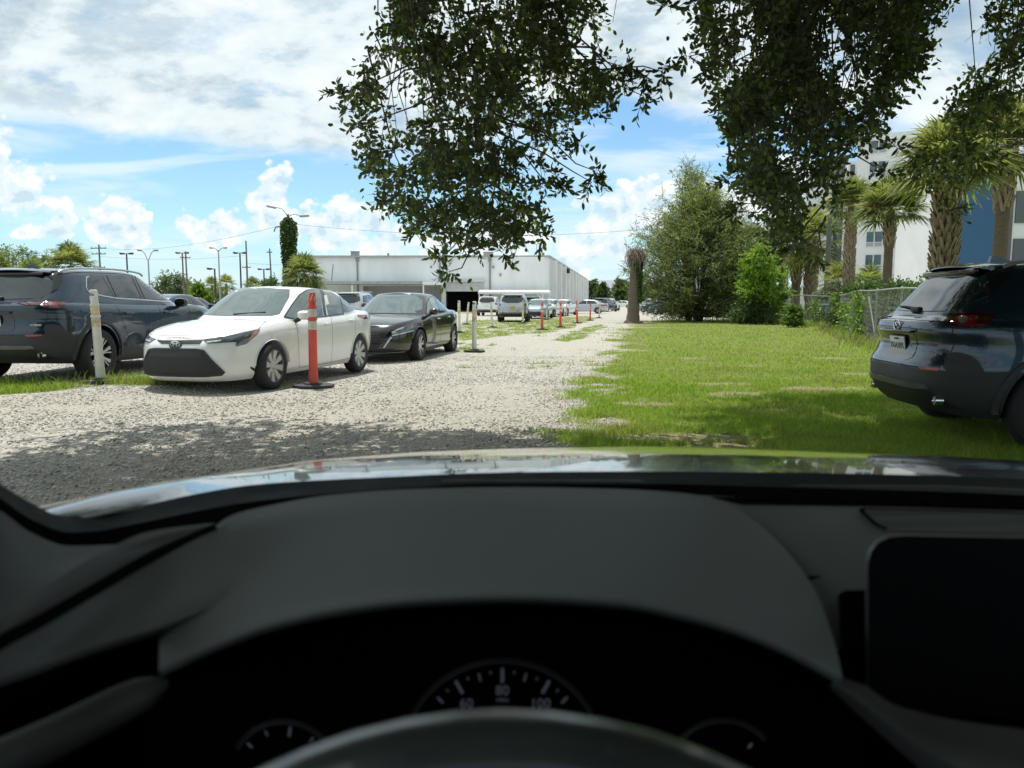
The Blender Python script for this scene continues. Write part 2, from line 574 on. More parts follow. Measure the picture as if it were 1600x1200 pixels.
class Skin:
    """ray-casting onto a finished body, to lay lamps, panes, trim and gaps on it"""
    def __init__(self, meshes, M=None):
        V, Fc = [], []
        for me in meshes:
            o = len(V)
            V += [v.co.copy() for v in me.vertices]
            Fc += [[i + o for i in p.vertices] for p in me.polygons]
        self.t = BVHTree.FromPolygons(V, Fc)
        self.M = M
        if M is not None: self.Mi = M.inverted()

    def hit(self, p, plane):
        a, b = p
        if plane == 'px':
            o = self.Mi @ CAM; d = (self.Mi.to_3x3() @ ray(a, b)).normalized()
        elif plane == 'left': o, d = Vector((a, 4, b)), Vector((0, -1, 0))
        elif plane == 'right': o, d = Vector((a, -4, b)), Vector((0, 1, 0))
        elif plane == 'front': o, d = Vector((6, a, b)), Vector((-1, 0, 0))
        elif plane == 'rear': o, d = Vector((-6, a, b)), Vector((1, 0, 0))
        elif plane == 'top': o, d = Vector((a, b, 4)), Vector((0, 0, -1))
        loc, nr, _, dist = self.t.ray_cast(o, d)
        if loc is None: return None
        if nr.dot(d) > 0: nr = -nr
        return loc, nr, d

    def patch(self, poly, plane, off=.004, depth=.012, cell=None, rnd=0, jump=.3, along=False):
        P = [Vector(p) for p in poly]
        for _ in range(rnd):
            Q = []
            for i in range(len(P)):
                a, b = P[i], P[(i + 1) % len(P)]
                Q += [a.lerp(b, .25), a.lerp(b, .75)]
            P = Q
        area = abs(sum(P[i].x * P[(i + 1) % len(P)].y - P[(i + 1) % len(P)].x * P[i].y for i in range(len(P)))) / 2
        if cell is None: cell = max(math.sqrt(area) / 9, 1e-4)
        D = []
        for i in range(len(P)):
            a, b = P[i], P[(i + 1) % len(P)]
            n = max(1, int((b - a).length / cell))
            D += [a.lerp(b, k / n) for k in range(n)]
        nb = len(D)
        xs = [p.x for p in D]; ys = [p.y for p in D]

        def inside(x, y):
            c = False
            for i in range(nb):
                a, b = D[i], D[i - 1]
                if (a.y > y) != (b.y > y) and x < (b.x - a.x) * (y - a.y) / (b.y - a.y) + a.x: c = not c
            return c
        pts = list(D)
        yy = min(ys) + cell * .5
        while yy < max(ys):
            xx = min(xs) + cell * .5
            while xx < max(xs):
                if inside(xx, yy) and min((Vector((xx, yy)) - q).length for q in D) > cell * .4: pts.append(Vector((xx, yy)))
                xx += cell
            yy += cell
        vo, _, fo, *_ = delaunay_2d_cdt(pts, [(i, (i + 1) % nb) for i in range(nb)], [], 1, 1e-7)
        cen = sum((Vector(p) for p in poly), Vector((0, 0))) / len(poly)

        def near(p):
            h = self.hit(p, plane)
            if h: return h
            a, b = 0.0, 1.0
            for _ in range(10):
                m = (a + b) / 2
                if self.hit(Vector(p).lerp(cen, m), plane): b = m
                else: a = m
            return self.hit(Vector(p).lerp(cen, b), plane)
        H = [near(p) for p in vo]
        mb = MB()
        tri = []
        for f in fo:
            hs = [H[i] for i in f]
            if any(h is None for h in hs): continue
            if max((hs[i][0] - hs[i - 1][0]).length for i in range(len(f))) > jump: continue
            tri.append(tuple(f))
        idx = {}
        V = []

        def top(i):
            if i not in idx:
                idx[i] = len(V); l, nr, d = H[i]
                V.append(l + (nr if not along else -d) * off)
            return idx[i]
        T = [tuple(top(i) for i in f) for f in tri]
        inv = {v: k for k, v in idx.items()}
        cnt = {}
        for f in T:
            for i in range(3):
                e = (f[i], f[(i + 1) % len(f)]); cnt[e] = cnt.get(e, 0) + 1
        low = {}
        fs = list(T)
        for (a, b) in list(cnt):
            if (b, a) in cnt: continue
            for q in (a, b):
                if q not in low:
                    l, nr, d = H[inv[q]]
                    low[q] = len(V); V.append(l - (nr if not along else -d) * depth)
            fs.append((b, a, low[a], low[b]))
        mb.add(V, fs)
        return mb

    def strip(self, pts, plane, w=.006, off=.0016, step=None, mb=None, closed=False):
        P = [Vector(p) for p in pts]
        if closed: P.append(P[0])
        L = sum((P[i + 1] - P[i]).length for i in range(len(P) - 1))
        step = step or L / 40
        Q = []
        for i in range(len(P) - 1):
            n = max(1, int((P[i + 1] - P[i]).length / step))
            Q += [P[i].lerp(P[i + 1], k / n) for k in range(n)]
        Q.append(P[-1])
        H = [h for h in (self.hit(q, plane) for q in Q) if h]
        mb = mb or MB()
        if len(H) < 2: return mb
        vs = []; fs = []
        for i, (l, nr, d) in enumerate(H):
            t = (H[min(i + 1, len(H) - 1)][0] - H[max(i - 1, 0)][0]).normalized()
            sv = t.cross(nr).normalized() * (w / 2)
            c = l + nr * off
            vs += [c - sv, c + sv]
        for i in range(len(H) - 1):
            if (H[i + 1][0] - H[i][0]).length > .25: continue
            fs.append((2 * i, 2 * i + 1, 2 * i + 3, 2 * i + 2))
        return mb.add(vs, fs)


def flip(mb):
    q = MB(); q.v = [(x, -y, z) for x, y, z in mb.v]; q.f = [f[::-1] for f in mb.f]; q.mi = list(mb.mi)
    return q


WHEELS = {}


def wheel(parent, key, x, y, Rt, w, rim, style, n, m_rim, m_face, steer=0.0):
    if key not in WHEELS:
        wheel_meshes_build(key, Rt, w, rim, style, n, m_rim, m_face)
    tm, rm = WHEELS[key]
    e = empty('wheel', (x, y, Rt), steer + (0 if y > 0 else math.pi)); e.parent = parent
    for nm, me in (('tyre', tm), ('rim', rm)):
        o = bpy.data.objects.new(nm, me); COL.objects.link(o); o.parent = e
    return e


def wheel_meshes_build(key, Rt, w, rim, style, n, m_rim, m_face):
    t = MB(); h = w / 2
    t.lathe([(rim * .93, -h * .9), (rim + .012, -h), (Rt - .045, -h * 1.02), (Rt - .012, -h * .86), (Rt, -h * .6), (Rt, h * .6), (Rt - .012, h * .86), (Rt - .045, h * 1.02),
             (rim + .03, h * 1.0), (rim + .008, h * .97), (rim * .95, h * .88)], 48, 'y')
    r = MB(); r.k = 0
    r.lathe([(rim * .99, h * .86), (rim * 1.0, h * .93), (rim * .965, h * .95), (rim * .94, h * .86), (rim * .9, h * .2), (rim * .88, -h * .7)], 48, 'y')
    r.lathe([(0.001, h * .1), (rim * .9, h * .02)], 32, 'y')
    r.k = 1
    r.lathe([(0.001, h * .80), (.03, h * .80), (.036, h * .74), (.075, h * .66), (.082, h * .45)], 24, 'y')

    def spoke(a0, r0, r1, w0, w1, tilt=0.0):
        rows = []
        for q in (0, .5, 1):
            rr = r0 + (r1 - r0) * q; ww = w0 + (w1 - w0) * q; aa = a0 + tilt * q; yo = h * (.70, .70, .84)[int(q * 2)]
            c, s = math.cos(aa), math.sin(aa)
            px, pz = c * rr, s * rr; tx, tz = -s * ww / 2, c * ww / 2
            rows.append([(px - tx, yo - .035, pz - tz), (px - tx * .8, yo, pz - tz * .8), (px + tx * .8, yo, pz + tz * .8), (px + tx, yo - .035, pz + tz)])
        r.grid(rows)
    for k in range(n):
        a = 2 * math.pi * (k + .25) / n
        if style == 'plain': spoke(a, .05, rim * .955, .06, .115)
        elif style == 'split':
            spoke(a, .05, rim * .955, .045, .03, .17); spoke(a, .05, rim * .955, .045, .03, -.17)
        else:
            spoke(a - .05, .055, rim * .955, .022, .07, -.10); spoke(a + .10, .055, rim * .955, .016, .024, .08)
    to = t.build('tyre', M_TYRE, sharp=40); ro = r.build('rim', [m_rim, m_face], sharp=35)
    WHEELS[key] = (to.data, ro.data)
    for o in (to, ro): bpy.data.objects.remove(o)


def well_cutters(xs, W, Rw, zc):
    out = []
    for x in xs:
        for s in (1, -1):
            c = MB()
            c.lathe([(0.0001, s * (W - .34)), (Rw * .98, s * (W - .34)), (Rw, s * (W - .2)), (Rw, s * (W + .4)), (0.0001, s * (W + .4))], 44, 'y', origin=(x, 0, zc))
            out.append(c)
    return out


def split_mesh(me, pred, name):
    """faces where pred(center) move to a new mesh; returns (rest, moved)"""
    bm = bmesh.new(); bm.from_mesh(me)
    a = bm.copy()
    bmesh.ops.delete(bm, geom=[f for f in bm.faces if pred(f.calc_center_median(), f.material_index)], context='FACES')
    bmesh.ops.delete(a, geom=[f for f in a.faces if not pred(f.calc_center_median(), f.material_index)], context='FACES')
    m1 = bm_mesh(bm, name + '_a'); m2 = bm_mesh(a, name)
    for m in (m1, m2):
        for s in me.materials: m.materials.append(s)
    return m1, m2


def link(name, me, parent, sharp=40, mats=None):
    if mats:
        me.materials.clear()
        for m in mats: me.materials.append(m)
    me.name = name
    if sharp is not None:
        me.shade_smooth(); me.set_sharp_from_angle(angle=R(sharp))
    o = bpy.data.objects.new(name, me); COL.objects.link(o); o.parent = parent
    return o


def pose(name, x, y, th, z=0.0):
    """Empty at the car's base; th = heading clockwise from +Y in degrees"""
    return empty(name, (x, y, z), R(90 - th))


def pose_matrix(x, y, th, z=0.0):
    return Matrix.Translation((x, y, z)) @ Matrix.Rotation(R(90 - th), 4, 'Z')


def mirror_part(parent, x, y, z, m_cap, m_base, sc=1.0):
    """door mirror: shell + arm, one mesh per piece; y sign gives the side"""
    s = 1 if y > 0 else -1
    mb = MB()
    prof = [(-.085, .02, .03), (-.08, .10, .07), (-.03, .125, .085), (.03, .115, .08), (.075, .08, .06), (.09, .03, .03)]
    rows = []
    for (dx, hw, hh) in prof:
        rr = []
        for k in range(18):
            t = 2 * math.pi * k / 18
            ct, st = math.cos(t), math.sin(t)
            rr.append((x + dx * sc, y + hw * sc * (abs(ct) ** .75) * (1 if ct > 0 else -1), z + hh * sc * (abs(st) ** .75) * (1 if st > 0 else -1)))
        rows.append(rr)
    mb.grid(rows, close=True)
    mb.add(rows[0], [tuple(range(18))]); mb.add(rows[-1], [tuple(range(18))])
    cap = mb.build('door_mirror', m_cap, parent, sharp=40)
    a = MB(); a.tube([(x + .02, y - s * .06, z - .05), (x + .04, y - s * .15, z - .10), (x + .03, y - s * .22, z - .10)], [.035, .03, .035], 8)
    g = a.build('mirror_arm', m_base, cap)
    return cap


def arch_ring(x, zc, r0, r1, yfun, a0=-10, a1=190, n=36, th=.02):
    """flared lip around a wheel opening, following the body side"""
    rows = []
    for k in range(n + 1):
        t = R(a0 + (a1 - a0) * k / n)
        c, s = math.cos(t), math.sin(t)
        row = []
        for (r, o) in ((r0, -.06), (r0, .012), ((r0 + r1) / 2, .02), (r1 - .006, .014), (r1, -.01)):
            xx, z = x + c * r, zc + s * r
            row.append((xx, yfun(xx, z) + o, z))
        rows.append(row)
    mb = MB(); mb.grid(rows)
    return mb


def side_y(skin, lim):
    def f(x, z):
        h = skin.hit((x, max(z, .36)), 'left')
        return h[0].y if h and h[0].y > lim else lim
    return f


def text_mesh(txt, size, mat_, parent, M, name='lettering', ext=.002, sx=1.0):
    cu = bpy.data.curves.new(name, 'FONT'); cu.body = txt; cu.size = size; cu.extrude = ext
    cu.align_x = 'CENTER'; cu.align_y = 'CENTER'
    o = bpy.data.objects.new('tmpt', cu); COL.objects.link(o)
    dg = bpy.context.evaluated_depsgraph_get()
    me = bpy.data.meshes.new_from_object(o.evaluated_get(dg))
    bpy.data.objects.remove(o); bpy.data.curves.remove(cu)
    me.transform(Matrix.Diagonal((sx, 1, 1, 1)))
    me.transform(M); me.materials.clear(); me.materials.append(mat_); me.name = name
    q = bpy.data.objects.new(name, me); COL.objects.link(q); q.parent = parent
    return q
DBG = False
# ------------------------------------------------------------------ the parked cars near the camera
P_LEFT = (-6.66, 12.55, 7.0, .10)
P_RIGHT = (5.87, 6.95, 94.0, -.02)
P_COR = (-3.775, 12.05, 194.0, .012)
P_ALT = (-2.553, 17.6, 189.7, -.02)


def body_shell(lower, upper, wells, cuts=()):
    """lower + upper shells with wheel openings and extra z cuts; returns meshes (lower, upper)"""
    lm = bm_mesh(to_bm(lower), 'lower')
    lm.materials.append(M_GAP); lm.materials.append(M_WELL)
    if DBG:
        bm=bmesh.new(); bm.from_mesh(lm); print('NONMAN',sum(1 for e in bm.edges if not e.is_manifold),[ (tuple(e.verts[0].co),tuple(e.verts[1].co),len(e.link_faces)) for e in bm.edges if not e.is_manifold][:6], bm.calc_volume(signed=True)); bm.free()
    lm = cut(lm, wells)
    for z in cuts:
        bm = bmesh.new(); bm.from_mesh(lm)
        bmesh.ops.bisect_plane(bm, geom=bm.verts[:] + bm.edges[:] + bm.faces[:], plane_co=(0, 0, z), plane_no=(0, 0, 1), dist=1e-5)
        bm.to_mesh(lm); bm.free()
    um = bm_mesh(to_bm(upper), 'upper')
    um.materials.append(M_GAP); um.materials.append(M_WELL)
    return lm, um


def join_meshes(ms, name):
    bm = bmesh.new()
    for m in ms: bm.from_mesh(m)
    r = bm_mesh(bm, name)
    for s in ms[0].materials: r.materials.append(s)
    return r


def both(skin, root, name, m, poly, plane, sharp=30, **kw):
    """a patch on the traced side and its mirror image on the other"""
    a = skin.patch(poly, plane, **kw)
    o1 = a.build(name, m, root, sharp=sharp)
    o2 = flip(a).build(name, m, root, sharp=sharp)
    return o1, o2


def build_cx(root, pt):
    lower = loft([(-2.4, .33), (-2.0, .27), (-1.2, .23), (1.4, .22), (2.4, .25)],
                 [(2.36, .90), (2.2, .955), (1.8, 1.02), (1.2, 1.055), (.4, 1.05), (-1, 1.075), (-2.0, 1.10), (-2.37, 1.10)],
                 [(0, 2.18, -2.22, .86, 4.5, 4.5), (.12, 2.28, -2.33, .93, 4.5, 4.5), (.3, 2.34, -2.375, .955, 4.5, 4.6), (.48, 2.345, -2.365, .96, 4.5, 4.8), (.6, 2.34, -2.305, .957, 4.5, 4.9),
                  (.72, 2.33, -2.285, .952, 4.5, 4.9), (.85, 2.30, -2.32, .942, 4.5, 4.9), (.93, 2.27, -2.315, .93, 4.5, 4.9), (1.0, 2.17, -2.22, .88, 4.5, 4.8)],
                 nv=21, nu=84, crown=.05, hips=((-1.5, .5, .012), (1.45, .45, .012)))
    upper = loft([(-2.3, 1.02), (1.3, 1.0)],
                 [(1.3, 1.47), (.6, 1.53), (.1, 1.562), (-.5, 1.572), (-1.2, 1.56), (-1.8, 1.52), (-2.2, 1.47)],
                 [(0, 1.30, -2.27, .885, 4.2, 4.6), (.2, 1.10, -2.20, .85, 4.2, 4.8), (.5, .76, -2.07, .78, 4.2, 5), (.8, .42, -1.95, .70, 4.2, 5), (.93, .27, -1.88, .655, 4.2, 5), (1.0, .16, -1.80, .60, 4.2, 5)],
                 nv=15, nu=70, crown=.035)
    lm, um = body_shell(lower, upper, well_cutters((1.407, -1.407), .96, .405, .375), (.43, .66))
    skin_c = Skin([lm, um])
    skinL = Skin([lm, um], pose_matrix(*P_LEFT)); skinR = Skin([lm, um], pose_matrix(*P_RIGHT))
    clad = lambda c, mi: mi == 0 and ((c.z < .66 and (c.x < -1.62 or c.x > 1.7)) or c.z < .43)
    rest, low = split_mesh(lm, clad, 'cladding')
    body = join_meshes([rest, um], 'body')
    link('body', body, root, 35, [pt, M_WELL])
    link('cladding', low, root, 35, [M_CLAD, M_WELL])
    sy = side_y(skin_c, .80)
    for x in (1.407, -1.407):
        a = arch_ring(x, .375, .40, .485, sy, -8, 188)
        for q in (a, flip(a)): q.build('arch_cladding', M_CLAD, root, sharp=50)
    # corner cladding behind the rear wheels
    both(skin_c, root, 'corner_cladding', M_CLAD, [(-2.24, .64), (-2.20, .80), (-2.13, .82), (-2.03, .78), (-1.95, .62), (-1.98, .60)], 'left', off=.008, rnd=1)
    # glass
    both(skinL, root, 'quarter_window', M_GLASS, [(136, 434), (142, 430.5), (158.5, 430), (178, 463.5), (161, 461), (141, 456.5), (136, 449)], 'px', off=.006)
    both(skinL, root, 'rear_door_window', M_GLASS, [(166, 430.5), (204, 431), (220, 466), (182, 464)], 'px', off=.006)
    both(skinL, root, 'front_door_window', M_GLASS, [(210, 431), (226, 434.5), (250, 447), (270, 463), (272, 469.5), (226, 466.5)], 'px', off=.006)
    tr = skinL.strip([(139, 432), (134.5, 434), (134.5, 450), (139.5, 457.5), (161, 462.5), (182, 466), (222, 468.5), (271, 472)], 'px', w=.022, off=.006)
    for q in (tr, flip(tr)): q.build('window_trim', M_SILVERTRIM, root)
    bp = skinL.strip([(159, 431), (179, 465)], 'px', w=.03, off=.008)
    bp = skinL.strip([(207, 431), (223, 467)], 'px', w=.06, off=.005, mb=bp)
    for q in (bp, flip(bp)): q.loose('window_pillar', M_GLOSSBLK, root)
    skin_c.patch([(-.66, 1.165), (-.60, 1.47), (.60, 1.47), (.66, 1.165), (.4, 1.145), (-.4, 1.145)], 'rear', off=.006, rnd=1).build('rear_window', M_GLASS, root)
    skin_c.patch([(-.72, 1.10), (-.56, 1.50), (.56, 1.50), (.72, 1.10)], 'front', off=.005, rnd=1).build('windscreen', M_GLASSL, root)
    # roof spoiler with dark winglets
    mb = MB(); rows = []
    for y in np.linspace(-.54, .54, 15):
        k = abs(y / .54); zt = 1.578 - .035 * k ** 2; xr = -1.93 + .10 * k ** 2.5
        rows.append([(-1.66, y, zt - .004), (-1.8, y, zt - .004), (xr, y, zt - .030), (xr - .002, y, zt - .040), (-1.80, y, zt - .055), (-1.68, y, zt - .07)])
    mb.grid(rows, close=True); mb.add(rows[0], [(0, 1, 2, 3, 4, 5)]); mb.add(rows[-1], [(0, 1, 2, 3, 4, 5)])
    sp = mb.build('roof_spoiler', pt, root)
    wv = skinR.patch([(1535, 420.5), (1550, 419), (1590, 411), (1578, 428), (1562, 447), (1546, 462), (1526, 470), (1537, 453), (1545, 438)], 'px', off=.014, depth=.03, cell=3.5, jump=.6)
    for q in (wv, flip(wv)): q.build('spoiler_wing', M_GLOSSBLK, root, sharp=50)
    u = MB(); u.box((-1.885, 0, 1.495), (.06, .96, .05), rot=Matrix.Rotation(R(-20), 3, 'Y'), bev=.02); u.build('brake_lamp_housing', M_GLOSSBLK, sp)
    # roof rails, fin
    for s in (1, -1):
        r = MB(); pts = catmull([(.20, s * .60, 1.53), (.12, s * .615, 1.562), (-.12, s * .625, 1.588), (-.6, s * .63, 1.604), (-1.3, s * .62, 1.588), (-1.66, s * .605, 1.55), (-1.74, s * .60, 1.52)], 24)
        r.tube(pts, .016, 8); r.build('roof_rail', M_SILVERTRIM, root)
    r = MB(); r.prism([(-1.32, 1.588), (-1.42, 1.612), (-1.50, 1.645), (-1.535, 1.642), (-1.55, 1.58)], -.022, .022, 'y'); r.build('antenna_fin', pt, root)
    # rear lamps
    dk, _ = both(skinR, root, 'tail_lamp', M_REDDK, [(1446, 496.5), (1482.5, 491), (1525, 489), (1557, 492.5), (1545, 507.5), (1525, 512.5), (1487, 510), (1475, 503), (1452, 502.5)], 'px', off=.010, depth=.03, cell=3.2, jump=.5)
    mk = _
    for nm, poly, m, o in (('lamp_ring', [(1491, 495), (1525, 493), (1552, 494), (1543, 506), (1524, 510.5), (1492, 508)], M_RED, .014),
                           ('lamp_lens', [(1497, 497), (1510, 496), (1514, 500), (1508, 506), (1498, 505)], M_SMOKE, .019),
                           ('lamp_cover', [(1524, 492.5), (1553, 494), (1544, 505), (1526, 509.5)], M_REDDK, .018),
                           ('lamp_ring', [(1455, 497), (1471, 496.5), (1470, 502.5), (1458, 503)], M_RED, .014),
                           ('lamp_lens', [(1459.5, 498), (1468, 497.5), (1467, 501), (1461, 501)], M_SMOKE, .019)):
        a = skinR.patch(poly, 'px', off=o, rnd=1)
        a.build(nm, m, mk if False else dk, sharp=30); flip(a).build(nm, m, _, sharp=30)
    both(skinR, root, 'bumper_reflector', M_REFL, [(1435, 573), (1468.5, 575.5), (1466, 580), (1439, 577.5)], 'px', off=.006)
    # number plate in its recess
    rec = skin_c.patch([(-.36, .74), (-.32, .955), (-.28, .975), (.28, .975), (.32, .955), (.36, .74), (.3, .715), (-.3, .715)], 'rear', off=.003, depth=.004)
    rc = rec.build('plate_recess', mat('recess_paint', (.012, .022, .034), .25, coat=.6), root)
    lip = MB(); lip.box((-2.33, 0, .968), (.05, .66, .022), bev=.008); lip.build('tailgate_handle', M_GLOSSBLK, rc)
    h = skin_c.hit((0, .84), 'rear')[0]
    pl = MB(); tl = Matrix.Rotation(R(-8), 3, 'Y')
    pl.box((h.x - .020, 0, .838), (.006, .31, .16), rot=tl, bev=.003)
    fr = MB(); fr.box((h.x - .014, 0, .838), (.008, .335, .18), rot=tl, bev=.004); fo = fr.build('plate_frame', M_BLK, root)
    po = pl.build('number_plate', M_PLATE, fo)
    MT = Matrix.Translation((h.x - .0235, 0, .838)) @ Matrix.Rotation(R(-8), 4, 'Y') @ Matrix(((0, 0, -1, 0), (-1, 0, 0, 0), (0, 1, 0, 0), (0, 0, 0, 1)))
    text_mesh('DUA3095', .078, M_INK, fo, MT @ Matrix.Translation((0, -.006, 0)), sx=.86)
    text_mesh('FLORIDA', .026, M_INK, fo, MT @ Matrix.Translation((0, .058, 0)))
    # emblem: winged ring
    hx = skin_c.hit((0, 1.02), 'rear')[0].x - .008
    e = MB()
    pts = [(hx, .062 * math.cos(t), 1.02 + .048 * math.sin(t)) for t in np.linspace(0, 2 * math.pi, 29)[:-1]]
    e.tube(pts + [pts[0]], .006, 6, cap=False)
    e.tube(catmull([(hx, .058, 1.035), (hx, .03, 1.038), (hx, .012, 1.018), (hx, 0, 1.008), (hx, -.012, 1.018), (hx, -.03, 1.038), (hx, -.058, 1.035)], 16), .005, 6)
    e.build('emblem', M_CHROME, root)
    hb = skin_c.hit((-.61, .80), 'rear')
    Mb = Matrix.Translation(hb[0] + hb[1] * .004) @ Matrix.Rotation(R(20), 4, 'Z') @ Matrix(((0, 0, -1, 0), (-1, 0, 0, 0), (0, 1, 0, 0), (0, 0, 0, 1)))
    text_mesh('HYBRID', .036, M_CHROME, root, Mb, name='badge', sx=1.1)
    # bumper details
    b = skin_c.patch([(-.62, .50), (-.58, .535), (.58, .535), (.62, .50), (.5, .485), (-.5, .485)], 'rear', off=.016, depth=.03); b.build('bumper_trim', mat('satin_trim', (.13, .135, .14), .35, metal=.4), root)
    b = skin_c.patch([(-.75, .34), (-.62, .475), (.62, .475), (.75, .34)], 'rear', off=.004); b.build('bumper_valance', M_BLK, root)
    for s in (1, -1):
        t = MB(); t.lathe([(.030, -2.20), (.038, -2.20), (.040, -2.26), (.036, -2.265), (.031, -2.255), (.030, -2.20), (.001, -2.21)], 20, 'x', origin=(0, s * .66, .40))
        t.build('exhaust_tip', M_CHROME, root)
    # gaps
    g = MB()
    for s in ('left', 'right'):
        skin_c.strip([(-.97, 1.06), (-.93, .9), (-.86, .72), (-.78, .58), (-.72, .44)], s, mb=g)
        skin_c.strip([(.13, 1.05), (.10, .85), (.11, .6), (.14, .44)], s, mb=g)
        skin_c.strip([(1.02, 1.04), (.98, .85), (.96, .6), (.95, .44)], s, mb=g)
    for s in (1, -1):
        skin_c.strip([(s * .64, 1.13), (s * .72, 1.07), (s * .72, .9), (s * .70, .76), (s * .69, .68)], 'rear', w=.008, mb=g)
        skin_c.strip([(s * .0, 1.072), (s * .3, 1.07), (s * .70, 1.065)], 'rear', w=.007, mb=g)
    skin_c.strip([(-.69, .672), (0, .672), (.69, .672)], 'rear', w=.012, mb=g)
    g.loose('panel_gap', M_GAP, root)
    for x in (-.72, .33):
        for s in (1, -1):
            y = sy(x, .93); q = MB(); q.box((x, s * (y + .012), .945), (.20, .03, .03), bev=.012); q.build('door_handle', pt, root)
    for s in (1, -1): mirror_part(root, .66, s * 1.0, 1.10, M_GLOSSBLK, M_BLK, .9)
    # rear wiper
    wz = MB(); p1 = skin_c.hit((-.02, 1.17), 'rear')[0]; p2 = skin_c.hit((.42, 1.19), 'rear')[0]
    wz.tube([p1 + Vector((-.025, 0, 0)), (p1 + p2) / 2 + Vector((-.03, 0, .006)), p2 + Vector((-.02, 0, 0))], [.012, .009, .006], 6); wz.box(p1 + Vector((-.02, 0, -.01)), (.06, .16, .05), bev=.02)
    wz.build('rear_wiper', M_BLK, root)
    # front lamps (hidden from here)
    both(skin_c, root, 'headlamp', M_LENS, [(.52, .80), (.84, .84), (.84, .90), (.52, .87)], 'front', off=.006)
    skin_c.patch([(-.5, .55), (-.55, .88), (.55, .88), (.5, .55)], 'front', off=.004).build('front_grille', M_BLK, root)
    for x in (1.407, -1.407):
        for y in (.835, -.835): wheel(root, 'cx', x, y, .364, .235, .252, 'blade', 7, M_ALLOYD, M_ALLOY)


PT_INGOT = paint('ingot_blue', (.011, .029, .050), metal=.5, rough=.28)
cx = pose('suv', *P_LEFT)
build_cx(cx, PT_INGOT)
tag(cx, 'dark blue suv parked at left behind the cream delineator post, rear facing us', 'suv', 'parked cars')
cx2 = copy_tree(cx)
cx2.location = (P_RIGHT[0], P_RIGHT[1], P_RIGHT[3]); cx2.rotation_euler.z = R(90 - P_RIGHT[2])
tag(cx2, 'dark blue suv in tree shade on the right-hand lawn, number plate in view', 'suv', 'parked cars')


def emblem_rings(root, M, s=1.0):
    e = MB()
    for (rx, rz, oz) in ((.062, .042, 0), (.026, .040, 0), (.042, .014, .020)):
        pts = [M @ Vector((0, rx * s * math.cos(t), (oz + rz * math.sin(t)) * s)) for t in np.linspace(0, 2 * math.pi, 31)[:-1]]
        e.tube(pts + [pts[0]], .0055 * s, 6, cap=False)
    return e.build('emblem', M_CHROME, root)


